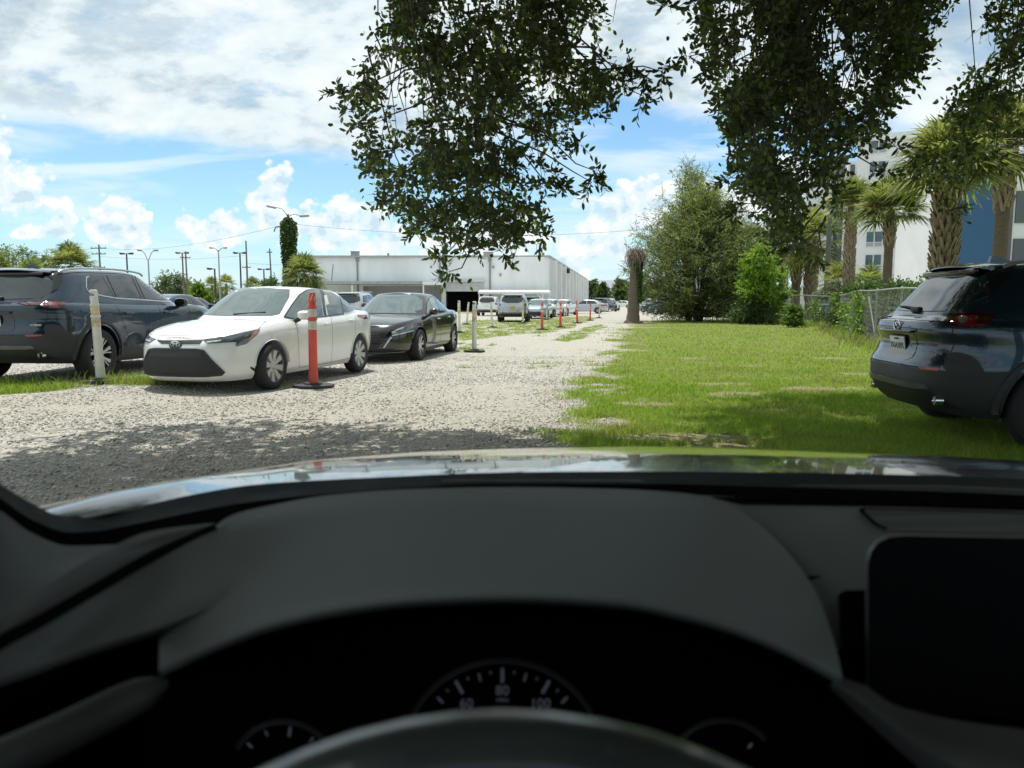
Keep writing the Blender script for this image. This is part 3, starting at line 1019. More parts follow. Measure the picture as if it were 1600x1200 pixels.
def build_white(root, pt):
    lower = loft([(-2.4, .28), (-1.8, .22), (-1.2, .19), (1.3, .18), (2.0, .17), (2.3, .17)],
                 [(2.28, .70), (2.15, .735), (1.9, .795), (1.5, .86), (1.0, .915), (.4, .935), (-.4, .955), (-1.2, .985), (-1.8, 1.02), (-2.2, 1.03), (-2.37, 1.02)],
                 [(0, 2.16, -2.24, .80, 3.8, 4.5), (.1, 2.24, -2.30, .855, 3.8, 4.5), (.3, 2.275, -2.345, .885, 3.7, 4.6), (.5, 2.285, -2.36, .89, 3.6, 4.6),
                  (.75, 2.27, -2.36, .886, 3.6, 4.6), (.9, 2.24, -2.345, .872, 3.6, 4.6), (1.0, 2.17, -2.31, .825, 3.6, 4.6)],
                 nv=19, nu=84, crown=.055, hips=((-1.4, .45, .015), (1.4, .4, .012)))
    upper = loft([(1.3, .86), (-2.2, .96)],
                 [(1.3, 1.30), (.6, 1.375), (.2, 1.405), (-.3, 1.408), (-.9, 1.385), (-1.3, 1.345), (-1.9, 1.24)],
                 [(0, 1.26, -2.06, .83, 3.8, 4.2), (.2, 1.03, -1.90, .80, 3.9, 4.2), (.5, .72, -1.70, .745, 4, 4.2), (.8, .40, -1.45, .665, 4, 4.4), (.94, .25, -1.34, .615, 4, 4.5), (1.0, .14, -1.24, .57, 4, 4.5)],
                 nv=15, nu=70, crown=.035)
    lm, um = body_shell(lower, upper, well_cutters((1.35, -1.35), .89, .352, .325))
    sk = Skin([lm, um]); sx = Skin([lm, um], pose_matrix(*P_COR))
    link('body', join_meshes([lm, um], 'body'), root, 32, [pt, M_WELL])
    sy = side_y(sk, .74)
    for x in (1.35, -1.35):
        a = arch_ring(x, .325, .349, .372, sy, 4, 176, th=.01)
        for q in (a, flip(a)): q.build('arch_lip', pt, root, sharp=50)
    # glass
    sx.patch([(292, 491), (316, 472.5), (334, 461.5), (350, 455), (370, 450.5), (405, 450.2), (453, 452.8), (452, 464), (437, 490), (425, 493.5), (350, 493.5)], 'px', off=.008, cell=5).build('windscreen', M_GLASSL, root)
    both(sx, root, 'front_door_window', M_GLASSL, [(446, 495), (456, 478), (468, 462), (479, 454.5), (488, 452.8), (500, 453.5), (504.5, 493), (463, 497.5)], 'px', off=.006)
    both(sx, root, 'rear_door_window', M_GLASSL, [(505, 455), (519, 457.5), (529, 463), (536, 489), (513, 492)], 'px', off=.006)
    both(sx, root, 'quarter_window', M_GLASSL, [(531.5, 464.5), (542, 472), (553, 484), (548, 487), (538.5, 488.5)], 'px', off=.006)
    fr = MB()
    sx.strip([(444, 496), (456, 477), (468, 461), (479, 453.5), (488, 451.8), (503, 452.5), (520, 456), (531, 462), (543, 471), (555, 485), (537, 490.5), (505, 494.5), (463, 499), (444, 496)], 'px', w=.022, off=.004, mb=fr)
    sx.strip([(502.5, 453), (508, 493)], 'px', w=.075, off=.005, mb=fr); sx.strip([(530, 463), (537, 490)], 'px', w=.03, off=.008, mb=fr)
    for q in (fr, flip(fr)): q.loose('window_frame', M_GLOSSBLK, root)
    st = sx.patch([(506, 462), (510, 461), (513.5, 475), (509, 477)], 'px', off=.008); st.build('window_sticker', M_PLATE, root)
    sk.patch([(-.60, 1.08), (-.50, 1.33), (.50, 1.33), (.60, 1.08)], 'rear', off=.005, rnd=1).build('rear_window', M_GLASS, root)
    # headlamps
    a = sx.patch([(317, 531), (350, 526), (390, 517.5), (406, 514.3), (400, 524.5), (385, 537), (375, 542.5), (367.5, 540), (369.5, 534.5), (325, 537)], 'px', off=.008, depth=.03)
    for q in (a, flip(a)):
        hl = q.build('headlamp', M_LAMPDK, root, sharp=30)
        s2 = 1 if q is a else -1
        for nm, poly, m, o in (('lamp_lens', [(376, 531), (383, 525), (388, 522), (388, 524.5), (379, 533.5), (376, 536)], M_SMOKE, .012),
                               ('amber_lens', [(396, 519.2), (403.5, 516), (399.5, 523.5), (389, 532.5), (386, 535), (390, 528)], M_AMBER, .012),
                               ('lamp_strip', [(322, 534.5), (345, 531.5), (345, 533.5), (324, 536)], M_LENS, .012)):
            b = sx.patch(poly, 'px', off=o)
            (b if s2 > 0 else flip(b)).build(nm, m, hl, sharp=30)
    sx.patch([(245, 531), (255, 532.2), (290, 532), (317, 531), (312, 537.5), (290, 538), (252, 537)], 'px', off=.007).build('nose_strip', M_BLK, root)
    # big lower grille, built symmetric
    gp = [(-.40, .575), (-.30, .588), (.30, .588), (.40, .575), (.47, .48), (.565, .345), (.595, .295), (.57, .27), (.4, .258), (-.4, .258), (-.57, .27), (-.595, .295), (-.565, .345), (-.47, .48)]
    gr = sk.patch(gp, 'front', off=.010, depth=.02, cell=.035).build('front_grille', M_BLK, root)
    rim = MB(); sk.strip(gp, 'front', w=.03, off=.018, mb=rim, closed=True); rim.build('grille_rim', M_CLAD, gr)
    sl = MB()
    for i in range(9):
        z = .288 + i * .024; w = .57 - max(0, z - .30) * .66
        sk.strip([(-w, z), (0, z - .004), (w, z)], 'front', w=.011, off=.017, step=.02, mb=sl)
    sl.build('grille_slats', M_CLAD, gr)
    sk.patch([(-.40, .495), (-.36, .57), (.36, .57), (.40, .495)], 'front', off=.015, cell=.04).build('grille_panel', M_CLAD, gr)
    hx = sk.hit((0, .655), 'front')
    hc = sk.patch([(-.075, .60), (-.10, .665), (-.075, .70), (.075, .70), (.10, .665), (.075, .60)], 'front', off=.010, rnd=2); hc.build('emblem_base', M_GLOSSBLK, root)
    emblem_rings(root, Matrix.Translation(hx[0] + Vector((.018, 0, 0))), 1.05)
    # bumper creases
    cr = MB()
    for s in (1, -1):
        sk.strip([(s * .83, .30), (s * .80, .26), (s * .77, .235)], 'front', w=.03, off=.006, mb=cr)
    cr.loose('bumper_vent', M_BLK, root)
    v = sx.patch([(391, 572.5), (399, 576), (404.5, 583), (403, 587), (398, 581), (392, 576.5)], 'px', off=.006)
    for q in (v, flip(v)): q.build('bumper_vent', M_BLK, root)
    ck = MB(); sx.strip([(351, 553), (360, 547), (374, 542), (392, 537.5), (405, 533)], 'px', w=.028, off=.010, mb=ck)
    for q in (ck, flip(ck)): q.build('bumper_crease', pt, root)
    # gaps
    g = MB(); ga = MB()
    for pts in ([(460, 502), (464.5, 515), (466.5, 535), (467.5, 574)], [(517, 494), (519.5, 515), (519.5, 535), (517.5, 566.5)],
                [(556, 490), (556, 505), (554, 530), (549, 546), (547, 559)], [(467.5, 574), (517.5, 566.5), (547, 559)], [(425, 494.5), (412, 505), (404, 514)], [(442, 500), (460, 502)]):
        sx.strip(pts, 'px', w=.006, off=.0015, mb=ga)
    g.add(ga.v, ga.f); fg = flip(ga); g.add(fg.v, fg.f)
    sx.strip([(232, 523), (255, 524), (290, 524.5), (330, 525.5), (345, 526)], 'px', w=.007, mb=g)
    g.loose('panel_gap', M_GAP, root)
    hd = MB()
    for (u, v) in ((511, 506), (549, 500.5)):
        p = sx.hit((u, v), 'px')[0]; hd = MB(); hd.box((p.x, p.y + .012, p.z), (.18, .03, .028), bev=.012); hd.build('door_handle', pt, root)
        hd = MB(); hd.box((p.x, -p.y - .012, p.z), (.18, .03, .028), bev=.012); hd.build('door_handle', pt, root)
    mirror_part(root, .66, .95, 1.005, pt, M_BLK, .82); mirror_part(root, .30, -.86, 1.0, pt, M_BLK, .62)
    # wipers at the foot of the windscreen
    wp = MB()
    for (a, b) in (((300, 491), (350, 490)), ((365, 492), (415, 489))):
        p, q = sx.hit(a, 'px'), sx.hit(b, 'px')
        if p and q: wp.tube([p[0] + p[1] * .015, q[0] + q[1] * .015], .008, 6)
    wp.build('wiper', M_BLK, root)
    both(sk, root, 'tail_lamp', M_RED, [(.42, .93), (.86, .90), (.86, .97), (.46, 1.00)], 'rear', off=.006, jump=.5)
    both(sk, root, 'side_tail_lamp', M_RED, [(-2.28, .90), (-2.08, .935), (-2.06, .97), (-2.28, .98)], 'left', off=.008)
    pl = MB(); pl.box((-2.37, 0, .78), (.008, .31, .16)); pl.build('number_plate', M_PLATE, root)
    m = mat('wheel_silver', (.50, .51, .52), .35, metal=.6, var=.05)
    for x in (1.35, -1.35):
        for y in (.785, -.785): wheel(root, 'wh', x, y, .322, .205, .228, 'plain', 8, mat('hubcap_shade', (.13, .135, .14), .4, metal=.4), m)


PT_WHITE = mat('paint_white', (.80, .81, .79), .3, coat=1.0, var=.02, scale=2)
cor = pose('sedan', *P_COR)
build_white(cor, PT_WHITE)
tag(cor, 'white sedan with wide black grille parked behind the big orange delineator', 'sedan', 'parked cars')


def build_black(root, pt):
    lower = loft([(-2.5, .30), (-1.8, .23), (-1.2, .19), (1.3, .18), (2.1, .18), (2.4, .19)],
                 [(2.42, .70), (2.25, .755), (2.0, .81), (1.5, .88), (1.0, .925), (.4, .945), (-.4, .965), (-1.3, 1.0), (-1.9, 1.02), (-2.3, 1.02), (-2.5, 1.0)],
                 [(0, 2.26, -2.38, .83, 3.8, 4.5), (.1, 2.34, -2.44, .89, 3.8, 4.5), (.3, 2.40, -2.475, .92, 3.7, 4.6), (.5, 2.415, -2.485, .925, 3.6, 4.6),
                  (.75, 2.40, -2.48, .92, 3.6, 4.6), (.9, 2.36, -2.46, .905, 3.6, 4.6), (1.0, 2.28, -2.42, .86, 3.6, 4.6)],
                 nv=19, nu=84, crown=.055, hips=((-1.45, .45, .012), (1.45, .4, .012)))
    upper = loft([(1.3, .87), (-2.3, .95)],
                 [(1.3, 1.30), (.6, 1.37), (.1, 1.405), (-.4, 1.41), (-.9, 1.37), (-1.4, 1.30), (-2.0, 1.18)],
                 [(0, 1.26, -2.12, .86, 3.8, 4.2), (.2, 1.02, -1.96, .83, 3.9, 4.2), (.5, .70, -1.66, .75, 4, 4.2), (.8, .37, -1.33, .65, 4, 4.4), (.94, .21, -1.18, .595, 4, 4.5), (1.0, .1, -1.08, .55, 4, 4.5)],
                 nv=15, nu=70, crown=.035)
    lm, um = body_shell(lower, upper, well_cutters((1.412, -1.412), .925, .372, .345))
    sk = Skin([lm, um]); sx = Skin([lm, um], pose_matrix(*P_ALT))
    link('body', join_meshes([lm, um], 'body'), root, 32, [pt, M_WELL])
    sy = side_y(sk, .77)
    for x in (1.412, -1.412):
        a = arch_ring(x, .345, .369, .39, sy, 4, 176)
        for q in (a, flip(a)): q.build('arch_lip', pt, root, sharp=50)
    sk.patch([(-.74, .975), (-.55, 1.375), (0, 1.395), (.55, 1.375), (.74, .975), (.4, .985), (-.4, .985)], 'front', off=.006, rnd=1).build('windscreen', M_GLASSL, root)
    both(sx, root, 'front_door_window', M_GLASSL, [(666.5, 489), (667.5, 474), (672, 465.5), (677, 464), (681, 468), (685.5, 485), (676, 488.5)], 'px', off=.006)
    both(sx, root, 'rear_door_window', M_GLASSL, [(679, 464.5), (688, 467), (693, 474), (696, 483.5), (687.5, 485.5)], 'px', off=.006)
    fr = MB(); sx.strip([(665.5, 491), (667, 473), (671.5, 464), (677, 462.8), (688.5, 466), (694, 473), (697.5, 484.5), (686, 487.5), (665.5, 491)], 'px', w=.02, off=.008, mb=fr)
    sx.strip([(678.5, 464), (686.5, 486)], 'px', w=.06, off=.008, mb=fr)
    for q in (fr, flip(fr)): q.loose('window_trim', M_GLOSSBLK, root)
    sk.patch([(-.62, 1.06), (-.50, 1.32), (.50, 1.32), (.62, 1.06)], 'rear', off=.005, rnd=1).build('rear_window', M_GLASS, root)
    a = sx.patch([(611, 518.5), (618, 514), (630, 510), (647.5, 505.5), (646, 511.5), (638, 517), (622, 522.5), (612, 524)], 'px', off=.008, depth=.03)
    for q in (a, flip(a)):
        hl = q.build('headlamp', M_LAMPDK, root, sharp=30); s2 = 1 if q is a else -1
        for nm, poly, m, o in (('lamp_lens', [(611.5, 519), (620, 514.5), (630, 511), (631, 512.5), (622, 516), (616, 519), (620, 520.5), (613, 521)], M_LENS, .014),
                               ('lamp_strip', [(612, 523.5), (625, 521), (640, 517), (646, 515.5), (646, 517), (630, 521.5), (613, 525.2)], M_LENS, .014),
                               ('amber_lens', [(642, 508), (647.5, 506), (645.5, 511), (642, 513)], M_AMBER, .012)):
            b = sx.patch(poly, 'px', off=o)
            (b if s2 > 0 else flip(b)).build(nm, m, hl, sharp=30)
    gp = [(-.46, .70), (.46, .70), (.50, .62), (.33, .34), (.26, .29), (-.26, .29), (-.33, .34), (-.50, .62)]
    gr = sk.patch(gp, 'front', off=.006).build('front_grille', M_BLK, root)
    sl = MB()
    for i in range(7):
        z = .36 + i * .046; w = .30 + (z - .34) * .6
        sk.strip([(-w, z), (w, z)], 'front', w=.010, off=.010, mb=sl)
    sl.build('grille_slats', M_GLOSSBLK, gr)
    ch = sx.patch([(613, 526.5), (600.5, 543.5), (598.5, 543.5), (609, 527)], 'px', off=.012, depth=.02)
    for q in (ch, flip(ch)): q.build('grille_blade', M_LENS, gr)
    lp = MB(); sk.strip([(-.72, .235), (-.4, .225), (.4, .225), (.72, .235)], 'front', w=.02, off=.012, mb=lp); lp.build('bumper_trim', M_SILVERTRIM, root)
    sk.patch([(-.62, .255), (-.6, .30), (.6, .30), (.62, .255)], 'front', off=.005).build('lower_intake', M_BLK, root)
    g = MB()
    for s in ('left', 'right'):
        for pts in ([(.98, .94), (.95, .8), (.95, .5), (.97, .26)], [(-.1, .95), (-.12, .7), (-.1, .27)], [(-.95, .98), (-.93, .8), (-1.0, .62), (-1.05, .45)], [(.97, .26), (-.1, .27), (-.95, .3)]):
            sk.strip(pts, s, w=.006, mb=g)
    g.loose('panel_gap', M_GAP, root)
    for (x, z) in ((.02, .86), (-.92, .885)):
        for s in (1, -1):
            q = MB(); q.box((x, s * (sy(x, z) + .012), z), (.18, .03, .028), bev=.012); q.build('door_handle', M_CHROME, root)
    for s in (1, -1): mirror_part(root, .68, s * .985, 1.02, pt, M_BLK, .85)
    both(sk, root, 'tail_lamp', M_RED, [(.5, .86), (.88, .84), (.88, .93), (.52, .95)], 'rear', off=.006, jump=.5)
    sk.patch([(-.09, .66), (-.08, .72), (.08, .72), (.09, .66)], 'front', off=.012, rnd=1).build('emblem', M_CHROME, root)
    for x in (1.412, -1.412):
        for y in (.815, -.815): wheel(root, 'al', x, y, .335, .225, .235, 'split', 7, M_ALLOYD, M_ALLOY)


PT_BLACK = mat('paint_black', (.006, .006, .007), .2, metal=.1, coat=1.0, var=.1)
alt = pose('sedan', *P_ALT)
build_black(alt, PT_BLACK)
tag(alt, 'glossy black sedan parked on the gravel edge just behind the white sedan', 'sedan', 'parked cars')
# ------------------------------------------------------------------ ground
def world_poly(px): return [tuple(ground(*p)[:2]) for p in px]


def in_poly(X, Y, poly):
    c = np.zeros(X.shape, bool)
    n = len(poly)
    for i in range(n):
        x0, y0 = poly[i]; x1, y1 = poly[i - 1]
        with np.errstate(divide='ignore', invalid='ignore'):
            t = ((y0 > Y) != (y1 > Y)) & (X < (x1 - x0) * (Y - y0) / (y1 - y0 + 1e-12) + x0)
        c ^= t
    return c


def poly_soft(X, Y, poly, w):
    """1 inside, falling to 0 over w metres outside the outline"""
    d = np.full(X.shape, 1e9)
    for i in range(len(poly)):
        ax, ay = poly[i - 1]; bx, by = poly[i]
        dx, dy = bx - ax, by - ay
        t = np.clip(((X - ax) * dx + (Y - ay) * dy) / (dx * dx + dy * dy + 1e-12), 0, 1)
        d = np.minimum(d, np.hypot(X - ax - t * dx, Y - ay - t * dy))
    s = np.where(in_poly(X, Y, poly), d, -d)
    return np.clip(.5 + s / w, 0, 1)


_tab = np.random.default_rng(3).random((256, 256))


def vnoise(X, Y, s=1.0, off=0.0):
    X = X * s + off; Y = Y * s + off * 1.7
    i, j = np.floor(X).astype(int), np.floor(Y).astype(int)
    f, g = X - i, Y - j
    f = f * f * (3 - 2 * f); g = g * g * (3 - 2 * g)
    T = lambda a, b: _tab[a % 256, b % 256]
    return (T(i, j) * (1 - f) + T(i + 1, j) * f) * (1 - g) + (T(i, j + 1) * (1 - f) + T(i + 1, j + 1) * f) * g


def fbm(X, Y, s=1.0, off=0.0, o=4):
    r = 0; a = .5; t = 0
    for k in range(o):
        r = r + a * vnoise(X, Y, s * 2 ** k, off + 13 * k); t += a; a *= .5
    return r / t


LAWN_EDGE = [(-20, .3), (4.5, .45), (6.5, .72), (7.5, .95), (9, 1.15), (11.3, 1.42), (14.5, 1.95), (17, 2.35), (21, 2.95), (27, 3.75), (33, 4.9), (40, 6.2), (47, 8.2), (52, 10.5), (56, 16), (60, 60)]
_le = np.array(LAWN_EDGE)
G1 = world_poly([(714, 512), (713, 537), (735, 534), (765, 528), (800, 524), (845, 521), (872, 518), (905, 508), (938, 497), (915, 493.5), (880, 495.5), (830, 499), (775, 500), (728, 500)])
G2 = world_poly([(868, 533), (888, 521), (915, 511), (940, 507.5), (946, 511), (936, 519), (912, 528), (888, 535)])
G3 = [(-9.5, 9.15), (-9.5, 10.3), (-6.2, 10.5), (-5.55, 10.15), (-5.9, 9.55), (-6.4, 9.2)]
G4 = [(-6.2, 10.35), (-5.4, 10.9), (-4.5, 10.95), (-4.35, 10.6), (-5.1, 10.35)]
G5 = world_poly([(712, 540), (716, 532), (757, 543), (775, 536), (770, 546), (720, 552)])
DIRT = [(ground(1285, 607), .75, .32), (ground(1128, 600), .55, .35), (ground(1060, 684), .8, .26), (ground(1105, 700), .7, .2), (ground(1350, 585), .5, .4), (ground(1030, 512), 1.6, .5), (ground(1005, 508), 1.6, .9),
        (ground(1150, 615), .5, .4), (ground(960, 660), .25, .3), (ground(1210, 640), .4, .25), (ground(1010, 630), .35, .3), (ground(1180, 572), .35, .35), (ground(1420, 640), .5, .2), (ground(1075, 560), .5, .35), (ground(1300, 560), .4, .35)]


def cover(X, Y):
    """how much of the ground is grass (0..1), from where the lawn, verges and tufts grow"""
    n1 = fbm(X, Y, .9, 3.0); n2 = fbm(X, Y, 3.1, 9.0)
    e = np.interp(Y, _le[:, 0], _le[:, 1])
    w = .5 + .03 * Y
    lawn = np.clip((X - e + (n1 - .5) * (1.5 + .04 * Y) + (n2 - .5) * 1.3) / w + .5, 0, 1)
    far = (Y > 56) & (X < 60)
    lawn = np.where(far, 0, lawn)
    thin = np.clip((n2 - .22) * 6, .55, 1)
    g = lawn * thin
    for (p, rx, ry) in DIRT:
        q = ((X - p.x) / rx) ** 2 + ((Y - p.y) / ry) ** 2
        g = g * (1 - .8 * np.clip(1.2 - q + (n2 - .5) * 2.6, 0, 1))
    for P, k in ((G1, .9), (G2, 1.6), (G5, .5)):
        s = poly_soft(X, Y, P, .9) + (n1 - .5) * .9 + (n2 - .5) * .5
        g = np.maximum(g, np.clip((s - .42) * 3, 0, 1) * np.clip((n2 - .33) * 5, .1, 1))
    for P in (G3, G4):
        s = poly_soft(X, Y, P, .35) + (n2 - .5) * .7
        g = np.maximum(g, np.clip((s - .4) * 3, 0, 1))
    # tufts straying over the gravel
    t = np.clip((fbm(X, Y, 1.7, 31.0) - .66) * 9, 0, 1) * np.clip((n2 - .4) * 5, 0, 1)
    near = np.clip(1 - (e - X) / (1.0 + .05 * Y), 0, 1) * (X < e)
    g = np.maximum(g, t * near * (Y < 60))
    t2 = np.clip((fbm(X, Y, 1.1, 57.0) - .64) * 8, 0, 1) * (Y > 13) * (Y < 45) * (X < e) * .9
    g = np.maximum(g, t2 * np.clip((n2 - .4) * 4, 0, 1))
    lotgrass = np.clip((fbm(X, Y, .25, 71.0) - .5) * 6, 0, 1) * (Y > 45) * (Y < 90) * (X < -4) * .7
    return np.clip(np.maximum(g, lotgrass), 0, 1)


def axis(segs):
    out = [segs[0][0]]
    for a, b, st in segs:
        n = max(1, int(round((b - a) / st)))
        out += list(a + (b - a) * np.arange(1, n + 1) / n)
    return np.array(out)


def build_ground():
    xs = axis([(-900, -150, 60), (-150, -40, 10), (-40, -14, 1.0), (-14, 14, .13), (14, 40, 1.0), (40, 150, 10), (150, 900, 60)])
    ys = axis([(-60, -4, 4), (-4, 3, .5), (3, 16, .11), (16, 34, .22), (34, 70, .6), (70, 200, 6), (200, 1400, 80)])
    X, Y = np.meshgrid(xs, ys)
    c = cover(X, Y)
    a = np.clip((-X - 3.2) / 2.4, 0, 1) * np.clip((Y - 6.0) / 4.5, 0, 1) * np.clip((40 - Y) / 20, 0, 1)
    a = a * a * (3 - 2 * a)
    Z = .10 * a + .010 * np.sin(X * .9 + 1.3) * np.sin(Y * .55)
    Z = Z + (fbm(X, Y, 2.2, 5.0) - .5) * .03 * (np.abs(X) < 14) * (Y < 40) * (Y > 3)
    V = np.c_[X.ravel(), Y.ravel(), Z.ravel()]
    nx, ny = len(xs), len(ys)
    i = np.arange((ny - 1) * nx).reshape(ny - 1, nx)[:, :-1].ravel()
    Fc = np.c_[i, i + 1, i + nx + 1, i + nx]
    dirt = np.clip((fbm(X, Y, .55, 21.0) - .42) * 3.2, 0, 1)
    # fine brown dust where wheels turn in, near the lawn edge
    q = np.exp(-(((X + .6) / 1.7) ** 2 + ((Y - 8.3) / 2.2) ** 2)) + .7 * np.exp(-(((X + 3.5) / 3.2) ** 2 + ((Y - 9.0) / 1.0) ** 2))
    # compacted wheel tracks running up the drive
    for x0, sl in ((-2.9, .145), (-1.35, .16)):
        q = q + .45 * np.exp(-((X - x0 - sl * Y + .25 * np.sin(Y * .35)) / .24) ** 2) * (Y < 60) * (Y > 2) * np.clip(fbm(X, Y, .8, 17.0) * 2.2 - .4, 0, 1)
    dirt = np.clip(dirt * .55 + q * 1.1, 0, 1)
    for (p, rx, ry) in DIRT: dirt = np.maximum(dirt, np.clip(1.4 - ((X - p.x) / rx) ** 2 - ((Y - p.y) / ry) ** 2, 0, 1))
    e_ = np.interp(Y, _le[:, 0], _le[:, 1]); soil = np.clip((X - e_ + .2) / .6 + (fbm(X, Y, 2.0, 8.0) - .5), 0, 1) * (Y < 56)
    m = bpy.data.materials.new('ground_gravel'); m.use_nodes = True
    nt = m.node_tree; nt.nodes.clear(); T = NT(nt)
    co = T.n('ShaderNodeTexCoord').outputs['Object']
    ag = T.n('ShaderNodeAttribute', attribute_name='grass').outputs['Fac']
    ad = T.n('ShaderNodeAttribute', attribute_name='dirt').outputs['Fac']
    v1 = T.n('ShaderNodeTexVoronoi', {'Vector': co, 'Scale': 30.0, 'Randomness': 1.0})
    v2 = T.n('ShaderNodeTexVoronoi', {'Vector': co, 'Scale': 72.0, 'Randomness': 1.0})
    nz = T.n('ShaderNodeTexNoise', {'Vector': co, 'Scale': 2.4, 'Detail': 6.0, 'Roughness': .65})
    nf = T.n('ShaderNodeTexNoise', {'Vector': co, 'Scale': 26.0, 'Detail': 5.0, 'Roughness': .7})
    s1 = T.n('ShaderNodeSeparateColor', {0: v1.outputs['Color']}).outputs[0]
    s2 = T.n('ShaderNodeSeparateColor', {0: v2.outputs['Color']}).outputs[0]
    stone = T.ramp(T.m('MULTIPLY_ADD', s1, .6, T.m('MULTIPLY', s2, .4)), [(.1, (.27, .255, .225, 1)), (.35, (.38, .36, .32, 1)), (.65, (.48, .46, .41, 1)), (.92, (.60, .58, .52, 1))])
    gap = T.smooth(v1.outputs['Distance'], .42, .75)
    stone = T.mix(T.m('MULTIPLY', gap, .7), stone, (.20, .185, .16, 1))
    dust = T.ramp(nf.outputs[0], [(.3, (.27, .245, .20, 1)), (.55, (.41, .38, .325, 1)), (.75, (.53, .505, .45, 1))])
    dm = T.smooth(T.m('MULTIPLY_ADD', nz.outputs[0], .7, T.m('MULTIPLY_ADD', ad, .75, T.m('MULTIPLY', nf.outputs[0], .3))), .62, 1.05)
    col = T.mix(dm, stone, dust)
    so = T.n('ShaderNodeAttribute', attribute_name='soil').outputs['Fac']
    earth = T.ramp(nf.outputs[0], [(.3, (.13, .11, .065, 1)), (.5, (.24, .205, .125, 1)), (.72, (.38, .33, .22, 1))])
    col = T.mix(so, col, earth)
    gr = T.ramp(nf.outputs[0], [(.3, (.07, .085, .02, 1)), (.5, (.15, .18, .04, 1)), (.72, (.27, .25, .11, 1))])
    gm = T.smooth(T.m('ADD', ag, T.m('MULTIPLY', T.m('SUBTRACT', nf.outputs[0], .5), .9)), .3, .62)
    col = T.mix(gm, col, gr)
    h = T.m('ADD', T.m('MULTIPLY', v1.outputs['Distance'], -1.0), T.m('MULTIPLY', v2.outputs['Distance'], -.4))
    h = T.m('ADD', h, T.m('MULTIPLY', nf.outputs[0], .8))
    bp = T.n('ShaderNodeBump', {'Strength': .85, 'Distance': .022, 'Height': h})
    b = T.n('ShaderNodeBsdfPrincipled', {'Base Color': col, 'Roughness': .93, 'Specular IOR Level': .2, 'Normal': bp})
    T.n('ShaderNodeOutputMaterial', {0: b.outputs[0]})
    o = np_mesh('ground', V, Fc, m, smooth=True, attrs={'grass': c.ravel(), 'dirt': dirt.ravel(), 'soil': soil.ravel()})
    o['kind'] = 'structure'
    return o


build_ground()


def stones():
    """loose gravel lying on the drive"""
    r = np.random.default_rng(11)
    n = 90000
    Y = 3.2 + 14 * r.random(n) ** 1.5
    X = -.70 * Y - .5 + (r.random(n)) * (.72 * Y + 2.6)
    e = np.interp(Y, _le[:, 0], _le[:, 1])
    c = cover(X, Y)
    dens = .35 + .65 * np.clip((fbm(X, Y, 1.2, 77.0) - .35) * 4, 0, 1)
    k = (c < .35) & (X < e + .1) & (r.random(n) < dens)
    X, Y = X[k], Y[k]; n = len(X)
    Z = np.array([gz(a, b) for a, b in zip(X, Y)])
    t = (1 + 5 ** .5) / 2
    ico = np.array([(-1, t, 0), (1, t, 0), (-1, -t, 0), (1, -t, 0), (0, -1, t), (0, 1, t), (0, -1, -t), (0, 1, -t), (t, 0, -1), (t, 0, 1), (-t, 0, -1), (-t, 0, 1)], float)
    ico /= np.linalg.norm(ico[0])
    fc = np.array([(0, 11, 5), (0, 5, 1), (0, 1, 7), (0, 7, 10), (0, 10, 11), (1, 5, 9), (5, 11, 4), (11, 10, 2), (10, 7, 6), (7, 1, 8), (3, 9, 4), (3, 4, 2), (3, 2, 6), (3, 6, 8), (3, 8, 9), (4, 9, 5), (2, 4, 11), (6, 2, 10), (8, 6, 7), (9, 8, 1)])
    sz = .004 + .010 * r.random(n) ** 2.2
    sx, sy_, sz_ = sz * (.8 + .7 * r.random(n)), sz * (.7 + .5 * r.random(n)), sz * (.45 + .4 * r.random(n))
    P = ico[None] * (1 + .25 * (r.random((n, 12, 1)) - .5)) * np.stack([sx, sy_, sz_], 1)[:, None, :]
    a = r.random(n) * 6.28; ca, sa = np.cos(a)[:, None], np.sin(a)[:, None]
    x = P[..., 0] * ca - P[..., 1] * sa; y = P[..., 0] * sa + P[..., 1] * ca
    z = P[..., 2] + (Z + sz_ * .45 + .004)[:, None]
    V = np.stack([x + X[:, None], y + Y[:, None], z], -1).reshape(-1, 3)
    Fc = (fc[None] + (np.arange(n) * 12)[:, None, None]).reshape(-1, 3)
    ms = [mat('stone_pale', (.54, .52, .47), .9, var=.2, scale=9), mat('stone_grey', (.40, .385, .35), .9, var=.3, scale=9), mat('stone_dark', (.24, .22, .19), .9, var=.3, scale=9)]
    mi = np.repeat(r.choice(3, n, p=[.50, .39, .11]), 20)
    o = np_mesh('gravel', V, Fc, ms, mi=mi)
    o['kind'] = 'stuff'; o['label'] = 'loose pale gravel stones scattered over the drive'
    return o


stones()

M_GR1 = mat('grass_bright', (.22, .33, .040), .7, var=.3, scale=.9, transl=(.47, .66, .065), detail=5)
M_GR2 = mat('grass_deep', (.135, .22, .030), .7, var=.3, scale=1.3, transl=(.30, .48, .05))
M_GR3 = mat('grass_straw', (.30, .26, .12), .8, var=.25, scale=2, transl=(.25, .22, .08))


